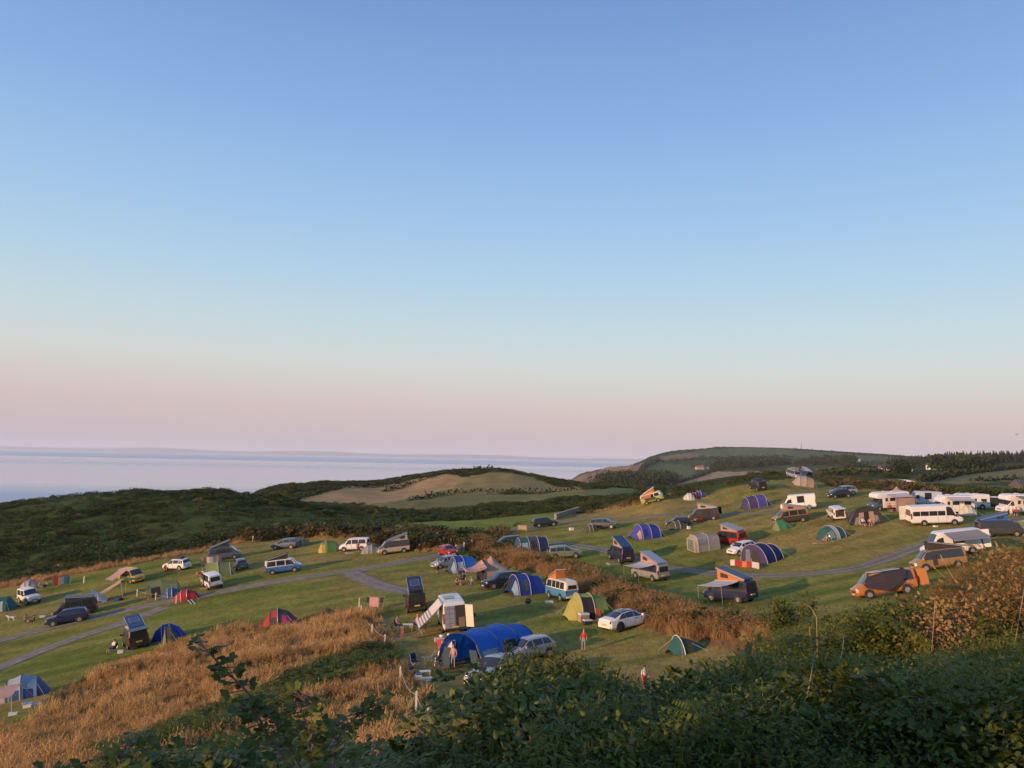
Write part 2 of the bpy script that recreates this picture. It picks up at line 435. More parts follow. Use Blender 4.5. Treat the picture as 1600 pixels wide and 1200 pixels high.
ca.data.foreach_set('color', np.c_[gc, np.ones(len(gc))].astype(np.float32).ravel())
def ground_material():
    m, n, l, b = nodes_of('ground_turf')
    at_ = n.new('ShaderNodeAttribute'); at_.attribute_name = 'zone'
    tc = n.new('ShaderNodeTexCoord')
    mp = n.new('ShaderNodeMapping'); mp.inputs['Scale'].default_value = (1, 0.45, 1); mp.inputs['Rotation'].default_value = (0, 0, R(24))
    l.new(tc.outputs['Object'], mp.inputs['Vector'])
    n1 = n.new('ShaderNodeTexNoise'); n1.inputs['Scale'].default_value = 2.2; n1.inputs['Detail'].default_value = 7; n1.inputs['Roughness'].default_value = 0.7
    l.new(mp.outputs[0], n1.inputs['Vector'])
    n2 = n.new('ShaderNodeTexNoise'); n2.inputs['Scale'].default_value = 0.33; n2.inputs['Detail'].default_value = 5
    l.new(tc.outputs['Object'], n2.inputs['Vector'])
    r1 = n.new('ShaderNodeMapRange'); r1.inputs['From Min'].default_value = 0.25; r1.inputs['From Max'].default_value = 0.75
    r1.inputs['To Min'].default_value = 0.55; r1.inputs['To Max'].default_value = 1.45
    l.new(n1.outputs['Fac'], r1.inputs[0])
    v = n.new('ShaderNodeVectorMath'); v.operation = 'SCALE'
    l.new(at_.outputs['Color'], v.inputs[0]); l.new(r1.outputs[0], v.inputs['Scale'])
    hs = n.new('ShaderNodeHueSaturation')
    r2 = n.new('ShaderNodeMapRange'); r2.inputs['To Min'].default_value = 0.475; r2.inputs['To Max'].default_value = 0.525
    l.new(n2.outputs['Fac'], r2.inputs[0]); l.new(r2.outputs[0], hs.inputs['Hue']); l.new(v.outputs[0], hs.inputs['Color'])
    l.new(hs.outputs[0], b.inputs['Base Color'])
    b.inputs['Roughness'].default_value = 0.95
    b.inputs['Specular IOR Level'].default_value = 0.1
    n3 = n.new('ShaderNodeTexNoise'); n3.inputs['Scale'].default_value = 7; n3.inputs['Detail'].default_value = 4
    l.new(tc.outputs['Object'], n3.inputs['Vector'])
    bp = n.new('ShaderNodeBump'); bp.inputs['Strength'].default_value = 0.9; bp.inputs['Distance'].default_value = 0.10
    l.new(n3.outputs['Fac'], bp.inputs['Height']); l.new(bp.outputs[0], b.inputs['Normal'])
    return m
ground_o = link('ground', gme, None, [ground_material()])
tag(ground_o, kind='structure')
# ------------------------------------------------------------------ sea and the far shore
def sea_material():
    m, n, l, b = nodes_of('sea_water')
    b.inputs['Base Color'].default_value = (0.27, 0.40, 0.50, 1)
    b.inputs['IOR'].default_value = 1.33
    tc = n.new('ShaderNodeTexCoord')
    mp = n.new('ShaderNodeMapping'); mp.inputs['Scale'].default_value = (0.00006, 0.00034, 1); mp.inputs['Rotation'].default_value = (0, 0, R(-4))
    l.new(tc.outputs['Object'], mp.inputs['Vector'])
    n1 = n.new('ShaderNodeTexNoise'); n1.inputs['Scale'].default_value = 1.0; n1.inputs['Detail'].default_value = 6
    l.new(mp.outputs[0], n1.inputs['Vector'])
    rg = n.new('ShaderNodeMapRange'); rg.inputs['From Min'].default_value = 0.42; rg.inputs['From Max'].default_value = 0.60
    rg.inputs['To Min'].default_value = 0.02; rg.inputs['To Max'].default_value = 0.26
    # wind lanes: ruffled water lies in belts parallel to the shore, slicks between them
    sy = n.new('ShaderNodeSeparateXYZ'); l.new(tc.outputs['Object'], sy.inputs[0])
    wob = n.new('ShaderNodeMath'); wob.operation = 'MULTIPLY_ADD'; wob.inputs[1].default_value = 0.9; wob.inputs[2].default_value = 0.55
    l.new(n1.outputs['Fac'], wob.inputs[0])
    dist = n.new('ShaderNodeMath'); dist.operation = 'MULTIPLY'; l.new(sy.outputs['Y'], dist.inputs[0]); l.new(wob.outputs[0], dist.inputs[1])
    lg = n.new('ShaderNodeMath'); lg.operation = 'LOGARITHM'; lg.inputs[1].default_value = 10.0; l.new(dist.outputs[0], lg.inputs[0])
    dv = n.new('ShaderNodeMapRange'); dv.inputs['From Min'].default_value = 2.8; dv.inputs['From Max'].default_value = 4.5; l.new(lg.outputs[0], dv.inputs[0])
    belts = n.new('ShaderNodeValToRGB'); e = belts.color_ramp.elements
    for pos, v_ in ((.0, .34), (.17, .30), (.24, .10), (.45, .10), (.50, .22), (.54, .09), (.60, .10), (.64, .34), (.84, .36), (.87, .05), (.90, .30)):
        q = e.new(pos); q.color = (v_, v_, v_, 1)
    e.remove(e[len(e) - 1]); e.remove(e[0])
    l.new(dv.outputs[0], belts.inputs[0]); l.new(belts.outputs[0], b.inputs['Roughness'])
    n2 = n.new('ShaderNodeTexNoise'); n2.inputs['Scale'].default_value = 0.12; n2.inputs['Detail'].default_value = 5
    l.new(tc.outputs['Object'], n2.inputs['Vector'])
    bp = n.new('ShaderNodeBump'); bp.inputs['Strength'].default_value = 0.06; bp.inputs['Distance'].default_value = 0.3
    l.new(n2.outputs['Fac'], bp.inputs['Height']); l.new(bp.outputs[0], b.inputs['Normal'])
    return m
sv = []; sf = []
ys = [-3000, 100, 600, 1200, 2500, 5000, 10000, 18000, 27000]
xs = [-40000, -20000, -8000, -3000, -1000, 0, 1000, 3000, 8000, 20000, 40000]
for y in ys:
    for x in xs: sv.append((x, y, SEA))
for j in range(len(ys) - 1):
    for i in range(len(xs) - 1):
        k = j * len(xs) + i
        sf.append((k, k + 1, k + len(xs) + 1, k + len(xs)))
tag(link('sea', mesh_np('sea', sv, sf), None, [sea_material()]), kind='structure')
def far_coast():
    xs = np.linspace(-30000, 9000, 260); v = []; f = []
    prof = 130 + 190 * hash_noise(xs, xs * 0, 9000, 31) + 90 * hash_noise(xs, xs * 0, 2600, 32) + 25 * hash_noise(xs, xs * 0, 700, 33)
    prof *= 0.62
    prof *= 0.55 + 0.45 * sstep(9000, -18000, xs)
    for k, (dy, hh) in enumerate([(-600, 0.0), (-300, 0.18), (600, 0.55), (2200, 1.0), (4200, 0.7), (7000, 0.0)]):
        for x, p in zip(xs, prof):
            v.append((x, 27500 + dy - 0.03 * x, SEA - 2 + p * hh * (0.9 + 0.2 * math.sin(x * 0.001 + k))))
    n = len(xs)
    for k in range(5):
        for i in range(n - 1):
            f.append((k * n + i, k * n + i + 1, (k + 1) * n + i + 1, (k + 1) * n + i))
    o = link('hills', mesh_np('hills', v, f, True), None, [paint('coast_moor', (0.10, 0.13, 0.06), 0.9, vary=0.4, scale=0.0006)])
    tag(o, kind='structure')
far_coast()
# ------------------------------------------------------------------ air between here and the far shore
def haze():
    x0, x1, y0, y1, z0, z1 = -34000, 34000, -4800, 36000, -130, 190
    v = [(x, y, z) for z in (z0, z1) for y in (y0, y1) for x in (x0, x1)]
    f = [(0, 2, 3, 1), (4, 5, 7, 6), (0, 1, 5, 4), (2, 6, 7, 3), (0, 4, 6, 2), (1, 3, 7, 5)]
    m = bpy.data.materials.new('haze_air'); m.use_nodes = True
    n = m.node_tree.nodes; n.remove(n['Principled BSDF'])
    pv = n.new('ShaderNodeVolumePrincipled')
    pv.inputs['Color'].default_value = (0.97, 0.98, 1.0, 1)
    pv.inputs['Density'].default_value = HAZE_DENSITY
    pv.inputs['Anisotropy'].default_value = 0.0
    m.node_tree.links.new(pv.outputs[0], n['Material Output'].inputs['Volume'])
    tag(link('haze', mesh_np('haze', v, f), None, [m]), 'thin evening haze over the sea and the far shore', 'haze', kind='stuff')
HAZE_DENSITY = 4.5e-5
haze()
# ------------------------------------------------------------------ mesh building blocks
class MB:
    """collects simple solids into one mesh"""
    def __init__(self): self.v = []; self.f = []; self.mi = []; self.cur = 0
    def add(self, vs, fs):
        k = len(self.v); self.v += [tuple(p) for p in vs]
        for f in fs: self.f.append(tuple(i + k for i in f)); self.mi.append(self.cur)
        return self
    def box(self, c, s, M=None):
        x, y, z = s[0] / 2, s[1] / 2, s[2] / 2
        vs = [Vector((sx * x, sy * y, sz * z)) for sz in (-1, 1) for sy in (-1, 1) for sx in (-1, 1)]
        if M is not None: vs = [M @ p for p in vs]
        vs = [p + Vector(c) for p in vs]
        return self.add(vs, [(0, 2, 3, 1), (4, 5, 7, 6), (0, 1, 5, 4), (2, 6, 7, 3), (0, 4, 6, 2), (1, 3, 7, 5)])
    def tube(self, pts, r, n=6, r2=None, cap=True):
        pts = [Vector(p) for p in pts]; rings = []
        for i, p in enumerate(pts):
            d = (pts[min(i + 1, len(pts) - 1)] - pts[max(i - 1, 0)]).normalized()
            a = d.cross(Vector((0, 0, 1)))
            if a.length < 1e-3: a = d.cross(Vector((1, 0, 0)))
            a.normalize(); b = d.cross(a)
            q = r if r2 is None else r + (r2 - r) * i / max(1, len(pts) - 1)
            rings.append([p + (a * math.cos(2 * PI * k / n) + b * math.sin(2 * PI * k / n)) * q for k in range(n)])
        vs = [p for ring in rings for p in ring]; fs = []
        for i in range(len(pts) - 1):
            for k in range(n):
                fs.append((i * n + k, i * n + (k + 1) % n, (i + 1) * n + (k + 1) % n, (i + 1) * n + k))
        if cap: fs += [tuple(range(n - 1, -1, -1)), tuple(range((len(pts) - 1) * n, len(pts) * n))]
        return self.add(vs, fs)
    def disc(self, c, axis, r, h, n=16, bevel=0.0):
        """short cylinder, optional bevelled rims"""
        a = Vector(axis).normalized(); u = a.orthogonal().normalized(); w = a.cross(u); c = Vector(c)
        prof = [(-h / 2, r - bevel), (-h / 2 + bevel, r), (h / 2 - bevel, r), (h / 2, r - bevel)] if bevel else [(-h / 2, r), (h / 2, r)]
        vs = [c + a * z + (u * math.cos(2 * PI * k / n) + w * math.sin(2 * PI * k / n)) * q for z, q in prof for k in range(n)]
        fs = []
        for j in range(len(prof) - 1):
            for k in range(n): fs.append((j * n + k, j * n + (k + 1) % n, (j + 1) * n + (k + 1) % n, (j + 1) * n + k))
        fs += [tuple(range(n - 1, -1, -1)), tuple(range((len(prof) - 1) * n, len(prof) * n))]
        return self.add(vs, fs)
    def sheet(self, grid, thick=0.0):
        """grid: rows of points -> a sheet, optionally with thickness"""
        m, n = len(grid), len(grid[0]); vs = [Vector(p) for row in grid for p in row]
        fs = [(i * n + j, i * n + j + 1, (i + 1) * n + j + 1, (i + 1) * n + j) for i in range(m - 1) for j in range(n - 1)]
        if thick:
            nv = len(vs); nrm = (vs[n] - vs[0]).cross(vs[1] - vs[0]).normalized() * thick
            vs += [p + nrm for p in vs]
            fs2 = [tuple(i + nv for i in reversed(f)) for f in fs]
            edge = [(j, j + 1) for j in range(n - 1)] + [((m - 1) * n + j + 1, (m - 1) * n + j) for j in range(n - 1)]
            edge += [((i + 1) * n, i * n) for i in range(m - 1)] + [(i * n + n - 1, (i + 1) * n + n - 1) for i in range(m - 1)]
            fs = fs + fs2 + [(a, a + nv, b + nv, b) for a, b in edge]
        return self.add(vs, fs)
    def mesh(self, name, smooth=False):
        me = bpy.data.meshes.new(name); me.from_pydata(self.v, [], self.f)
        if any(self.mi): me.polygons.foreach_set('material_index', self.mi)
        if smooth: me.polygons.foreach_set('use_smooth', [True] * len(me.polygons))
        me.update(); return me
    def obj(self, name, mat, parent=None, smooth=False):
        mats = mat if isinstance(mat, (list, tuple)) else [mat]
        return link(name, self.mesh(name, smooth), parent, mats)
def use_mats(o, mats):
    """object-level materials so that copies can share one mesh"""
    for i, m in enumerate(mats):
        while len(o.data.materials) <= i: o.data.materials.append(None)
        o.material_slots[i].link = 'OBJECT'; o.material_slots[i].material = m
class Loft:
    """skin over mirrored half-sections; windows and lamps are laid onto the same surface"""
    def __init__(self, st):
        self.x = [s[0] for s in st]; self.p = [s[1] for s in st]; self.N = len(st[0][1])
    def pt(self, x, t, side=1):
        xs = self.x; i = 0
        while i < len(xs) - 2 and x > xs[i + 1]: i += 1
        f = (x - xs[i]) / (xs[i + 1] - xs[i]); f = min(1, max(0, f))
        j = min(int(t), self.N - 2); g = t - j
        def q(a): return (a[j][0] * (1 - g) + a[j + 1][0] * g, a[j][1] * (1 - g) + a[j + 1][1] * g)
        a, b = q(self.p[i]), q(self.p[i + 1])
        return Vector((x, side * (a[0] * (1 - f) + b[0] * f), a[1] * (1 - f) + b[1] * f))
    def body(self, split=None, x_lo=None, x_hi=None, caps=(True, True)):
        mb = MB(); N = self.N
        idx = [i for i in range(len(self.x)) if (x_lo is None or self.x[i] >= x_lo - 1e-6) and (x_hi is None or self.x[i] <= x_hi + 1e-6)]
        full = 2 * N - 1
        for i in idx:
            for k in range(full):
                t = k if k < N else 2 * N - 2 - k
                y, z = self.p[i][t]; mb.v.append((self.x[i], y if k < N else -y, z))
        closed = abs(self.p[0][0][0]) < 1e-6
        for a in range(len(idx) - 1):
            for k in range(full - 1):
                mb.f.append((a * full + k, (a + 1) * full + k, (a + 1) * full + k + 1, a * full + k + 1))
                t = k if k < N - 1 else 2 * N - 3 - k
                mb.mi.append(1 if split is not None and t >= split else 0)
        if caps[0]: self._cap(mb, 0, full, split, False)
        if caps[1]: self._cap(mb, (len(idx) - 1) * full, full, split, True)
        return mb
    def _cap(self, mb, o, full, split, flip):
        N = self.N
        for t in range(N - 1):
            a, b, c, d = o + t, o + t + 1, o + full - 2 - t, o + full - 1 - t
            if b == c: f = (a, b, d)
            else: f = (a, b, c, d)
            mb.f.append(tuple(reversed(f)) if flip else f); mb.mi.append(1 if split is not None and t >= split else 0)
    def patch(self, x0, x1, t0, t1, side=1, off=0.008, x0t=None, x1t=None):
        """sheet lying on the side surface between two lengths and two heights (x0t, x1t: lengths at its top edge)"""
        x0t = x0 if x0t is None else x0t; x1t = x1 if x1t is None else x1t
        ts = sorted(set([t0, t1] + [k for k in range(self.N) if t0 < k < t1])); n = 7
        rows = []
        for t in ts:
            g = (t - t0) / (t1 - t0) if t1 > t0 else 0
            a, b = x0 + (x0t - x0) * g, x1 + (x1t - x1) * g
            row = []
            for k in range(n):
                x = a + (b - a) * k / (n - 1)
                p = self.pt(x, t, side); e = 0.03
                tx = self.pt(x + e, t, side) - self.pt(x - e, t, side)
                tt = self.pt(x, min(t + 0.05, self.N - 1.001), side) - self.pt(x, max(t - 0.05, 0), side)
                nr = tx.cross(tt)
                if nr.length < 1e-9: nr = Vector((0, side, 0))
                nr.normalize()
                if nr.dot(Vector((0, side, 0.3))) < 0: nr = -nr
                row.append(p + nr * off)
            rows.append(row)
        return MB().sheet(rows)
    def across(self, x0, x1, t0, off=0.008, tN=None):
        """sheet over the top from one side to the other (windscreens, bonnets)"""
        rows = []; n = 5
        ts = [t0] + [k for k in range(self.N) if k > t0]
        for k in range(n):
            x = x0 + (x1 - x0) * k / (n - 1)
            half = []
            for t in ts:
                p = self.pt(x, t, 1); e = 0.02
                tx = self.pt(x + e, t, 1) - self.pt(x - e, t, 1)
                nr = Vector((-tx.z, 0, tx.x)).normalized()
                if nr.z < 0: nr = -nr
                half.append(p + nr * off)
            row = half + [Vector((p.x, -p.y, p.z)) for p in reversed(half[:-1])]
            rows.append(row)
        return MB().sheet(rows)
# ------------------------------------------------------------------ vehicles
GLASS = paint('car_glass', (0.025, 0.03, 0.035), 0.08, vary=0.1, coat=0.3)
TYRE = paint('tyre_rubber', (0.022, 0.022, 0.022), 0.85)
RIM = paint('rim_alloy', (0.45, 0.45, 0.46), 0.35, 0.6)
RIMD = paint('rim_dark', (0.05, 0.05, 0.055), 0.4, 0.4)
TRIM = paint('black_trim', (0.03, 0.03, 0.032), 0.6)
LAMP = paint('headlamp_lens', (0.62, 0.64, 0.66), 0.15, coat=0.4)
TAIL = paint('tail_lens', (0.30, 0.018, 0.015), 0.25, coat=0.4)
PLATEW = paint('plate_white', (0.62, 0.62, 0.58), 0.5)
PLATEY = paint('plate_yellow', (0.62, 0.45, 0.06), 0.5)
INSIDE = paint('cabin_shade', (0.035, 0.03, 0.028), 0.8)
CHROME = paint('chrome', (0.6, 0.6, 0.6), 0.2, 0.9)
ALU = paint('aluminium_pole', (0.5, 0.5, 0.5), 0.4, 0.7)
def sect(zb, belt, roof, w, wr, crown=0.03):
    return [(0, zb), (w * 0.84, zb), (w * 0.985, zb + 0.14), (w, (zb + belt) / 2 + 0.05), (w * 0.97, belt), (wr, roof - 0.07), (wr - 0.10, roof), (0, roof + crown)]
VT = {}
VT['van'] = dict(st=[(-2.45,.46,1.06,1.84,.86,.72),(-2.38,.36,1.06,1.92,.93,.77),(-1.0,.29,1.06,1.96,.95,.80),(.75,.29,1.06,1.96,.95,.80),(1.15,.29,1.06,1.90,.95,.78),(1.86,.30,1.03,1.17,.94,.80),(2.28,.33,.93,1.00,.90,.72),(2.45,.42,.76,.83,.80,.62)],
   win=[(-2.2,-1.0,-2.12,-1.0),(-.9,.25,-.9,.25),(.35,1.62,.35,1.16)], ws=(1.82,1.18), rear=(-2.45,.62,1.12,1.70), wb=(-1.5,1.5), r=.335, L=4.9, hl=(2.30,2.42), tlz=(.85,1.3))
VT['classic'] = dict(st=[(-2.22,.42,1.10,1.62,.70,.52),(-2.12,.36,1.12,1.86,.80,.64),(-1.7,.32,1.12,1.93,.84,.70),(0,.32,1.12,1.95,.85,.71),(1.6,.32,1.12,1.92,.84,.69),(1.95,.34,1.12,1.72,.81,.64),(2.13,.38,1.10,1.22,.76,.62),(2.22,.45,.98,1.06,.68,.5)],
   win=[(-1.95,-1.15,-1.9,-1.15),(-1.05,-.3,-1.05,-.3),(-.2,.55,-.2,.55),(.68,1.72,.68,1.6)], ws=(2.11,1.9), rear=(-2.22,.48,1.18,1.56), wb=(-1.2,1.2), r=.32, L=4.4, hl=(2.14,2.2), tlz=(.8,1.05))
VT['panel'] = dict(st=[(-2.95,.45,1.15,2.50,.95,.86),(-2.90,.36,1.15,2.56,1.0,.90),(-1.0,.32,1.15,2.60,1.02,.92),(1.25,.32,1.15,2.60,1.02,.92),(1.6,.32,1.15,2.42,1.01,.88),(2.35,.33,1.12,1.28,.99,.84),(2.8,.36,.98,1.06,.93,.74),(2.98,.42,.80,.88,.84,.62)],
   win=[(1.02,2.1,1.02,1.72),(-1.1,.1,-1.1,.1)], ws=(2.3,1.62), rear=(-2.95,.78,1.30,2.1), wb=(-1.75,1.85), r=.35, L=5.95, hl=(2.8,2.95), tlz=(.9,1.7), wt=(4.12,4.62))
VT['minibus'] = dict(st=[(-3.35,.45,1.2,2.52,.95,.84),(-3.30,.38,1.2,2.58,1.0,.88),(-1.0,.34,1.2,2.62,1.02,.90),(1.55,.34,1.2,2.62,1.02,.90),(1.85,.34,1.2,2.45,1.01,.87),(2.62,.35,1.12,1.28,.99,.84),(3.1,.38,.98,1.06,.93,.74),(3.3,.44,.80,.88,.84,.62)],
   win=[(-3.1,-2.2,-3.1,-2.2),(-2.14,-1.1,-2.14,-1.1),(-1.04,.0,-1.04,.0),(.06,1.0,.06,1.0),(1.15,2.36,1.15,1.92)], ws=(2.58,1.88), rear=(-3.35,.78,1.30,2.1), wb=(-1.75,2.1), r=.35, L=6.65, hl=(3.1,3.26), tlz=(.9,1.7), wt=(4.1,4.55))
VT['smallvan'] = dict(st=[(-2.15,.42,1.02,1.66,.80,.66),(-2.08,.34,1.02,1.78,.87,.72),(-.8,.28,1.02,1.82,.89,.74),(.4,.28,1.02,1.82,.89,.74),(.75,.28,1.02,1.76,.89,.72),(1.35,.28,.99,1.12,.88,.74),(1.95,.32,.86,.92,.83,.66),(2.15,.40,.70,.77,.73,.55)],
   win=[(-1.95,-.9,-1.9,-.9),(-.8,.15,-.8,.15),(.25,1.15,.25,.75)], ws=(1.32,.78), rear=(-2.15,.58,1.08,1.56), wb=(-1.3,1.38), r=.31, L=4.3, hl=(1.97,2.12), tlz=(.85,1.25))
VT['hatch'] = dict(st=[(-2.0,.42,.82,.90,.74,.60),(-1.92,.34,.90,1.02,.82,.66),(-1.5,.28,.94,1.40,.86,.60),(-.9,.26,.94,1.47,.87,.62),(.1,.26,.94,1.48,.87,.62),(.35,.26,.94,1.44,.87,.61),(1.05,.26,.92,1.02,.87,.72),(1.75,.30,.80,.86,.82,.64),(2.0,.38,.64,.71,.70,.5)],
   win=[(-1.55,-.85,-1.4,-.85),(-.78,.02,-.78,.02),(.1,.95,.1,.38)], ws=(1.02,.38), rw=(-1.93,-1.52), rear=None, wb=(-1.25,1.28), r=.31, L=4.0, hl=(1.78,1.95), tlz=(.7,.92))
VT['estate'] = dict(st=[(-2.3,.44,.86,.95,.78,.64),(-2.24,.36,.98,1.10,.87,.72),(-1.95,.30,1.02,1.56,.90,.66),(-1.2,.28,1.02,1.66,.91,.68),(.1,.28,1.02,1.68,.91,.68),(.42,.28,1.02,1.62,.91,.67),(1.12,.28,1.0,1.11,.91,.76),(2.0,.32,.90,.97,.87,.70),(2.32,.42,.70,.78,.74,.54)],
   win=[(-2.0,-1.2,-1.9,-1.2),(-1.12,-.08,-1.12,-.08),(0,1.02,0,.44)], ws=(1.09,.45), rw=(-2.23,-1.97), rear=None, wb=(-1.38,1.42), r=.36, L=4.6, hl=(2.02,2.26), tlz=(.85,1.12))
VT['saloon'] = dict(st=[(-2.34,.42,.80,.88,.74,.60),(-2.26,.32,.92,1.00,.84,.66),(-1.75,.24,.95,1.10,.90,.66),(-.9,.20,.93,1.37,.92,.58),(-.2,.19,.92,1.44,.92,.58),(.35,.19,.91,1.40,.92,.57),(1.25,.20,.88,.97,.92,.72),(2.0,.24,.72,.79,.88,.66),(2.35,.34,.56,.62,.72,.5)],
   win=[(-1.55,-.72,-1.0,-.72),(-.68,.14,-.68,.14),(.18,1.1,.18,.38)], ws=(1.22,.38), rw=(-1.78,-.92), rear=None, wb=(-1.44,1.44), r=.345, L=4.7, hl=(2.03,2.28), tlz=(.74,.92))
VT['offroad'] = dict(st=[(-1.98,.50,1.14,1.94,.80,.72),(-1.95,.46,1.14,1.97,.84,.75),(-.6,.46,1.14,1.98,.85,.76),(.28,.46,1.14,1.98,.85,.76),(.36,.46,1.14,1.94,.85,.75),(.72,.46,1.14,1.22,.85,.76),(1.72,.48,1.08,1.14,.84,.74),(1.85,.52,1.04,1.10,.82,.72)],
   win=[(-1.8,-.75,-1.8,-.75),(-.62,.34,-.62,.30)], ws=(.70,.38), rear=(-1.98,.60,1.22,1.78), wb=(-1.3,1.18), r=.40, L=3.9, hl=(1.85,1.87), tlz=(.85,1.1))
VT['motorhome_cab'] = dict(st=[(.9,.35,1.15,1.9,.98,.86),(1.6,.35,1.15,1.92,.98,.86),(2.25,.35,1.12,1.28,.97,.82),(2.75,.38,.98,1.06,.92,.72),(2.95,.44,.80,.88,.82,.6)],
   win=[(1.0,2.1,1.0,1.62)], ws=(2.22,1.65), rear=None, wb=(-1.6,1.85), r=.35, L=7.0, hl=(2.78,2.92), tlz=(.9,1.4))
VCACHE = {}
def vmesh(key, fn):
    if key not in VCACHE: VCACHE[key] = fn()
    return VCACHE[key]
def vpart(root, vt, name, key, fn, mats, parent=None):
    me = vmesh((vt, key), fn)
    o = bpy.data.objects.new(name, me); COL.objects.link(o); o.parent = parent or root
    use_mats(o, mats); return o
def wheel_meshes(r):
    def ty(): return MB().disc((0, 0, 0), (0, 1, 0), r, .21, 20, .035).mesh('tyre', False)
    def ri():
        m = MB()
        for s in (-1, 1):
            m.disc((0, s * .102, 0), (0, 1, 0), r * .62, .012, 16)
            for k in range(5):
                a = 2 * PI * k / 5
                m.box((math.cos(a) * r * .3, s * .112, math.sin(a) * r * .3), (r * .52, .012, .06), Matrix.Rotation(-a, 3, 'Y'))
            m.disc((0, s * .116, 0), (0, 1, 0), r * .14, .012, 10)
        return m.mesh('rim')
    return ty, ri
def settle(root, px, py, heading, L=4.8, W=1.9, scale=1.0, pt=None, tilt=True, lift=0.0):
    """stand a thing on the ground: (px, py) is where its near lower edge touches in the photo"""
    h = R(heading)
    if pt is None:
        g = ground(px, py)
        v = Vector((g.x, g.y)).normalized()
        half = (abs(math.cos(h) * v.x + math.sin(h) * v.y) * L + abs(-math.sin(h) * v.x + math.cos(h) * v.y) * W) * 0.5 * scale
        c = Vector((g.x, g.y)) + v * half * 0.85
    else: c = Vector(pt[:2])
    f = Vector((math.cos(h), math.sin(h))); s = Vector((-math.sin(h), math.cos(h)))
    if tilt:
        a, b = L * scale * 0.32, W * scale * 0.45
        zf, zr = H1(*(c + f * a)), H1(*(c - f * a)); zl, zg = H1(*(c + s * b)), H1(*(c - s * b))
        X = Vector((f.x * 2 * a, f.y * 2 * a, zf - zr)).normalized(); Yv = Vector((s.x * 2 * b, s.y * 2 * b, zl - zg))
        Z = X.cross(Yv).normalized(); Yv = Z.cross(X); z0 = (zf + zr + zl + zg) / 4
    else:
        X = Vector((f.x, f.y, 0)); Yv = Vector((s.x, s.y, 0)); Z = Vector((0, 0, 1)); z0 = H1(*c)
    M = Matrix(((X.x, Yv.x, Z.x), (X.y, Yv.y, Z.y), (X.z, Yv.z, Z.z)))
    root.rotation_euler = M.to_euler(); root.location = (c.x, c.y, z0 + lift); root.scale = (scale,) * 3
    return c
def plate_text(root, x, y, z, face, txt='', name='number_plate'):
    pass
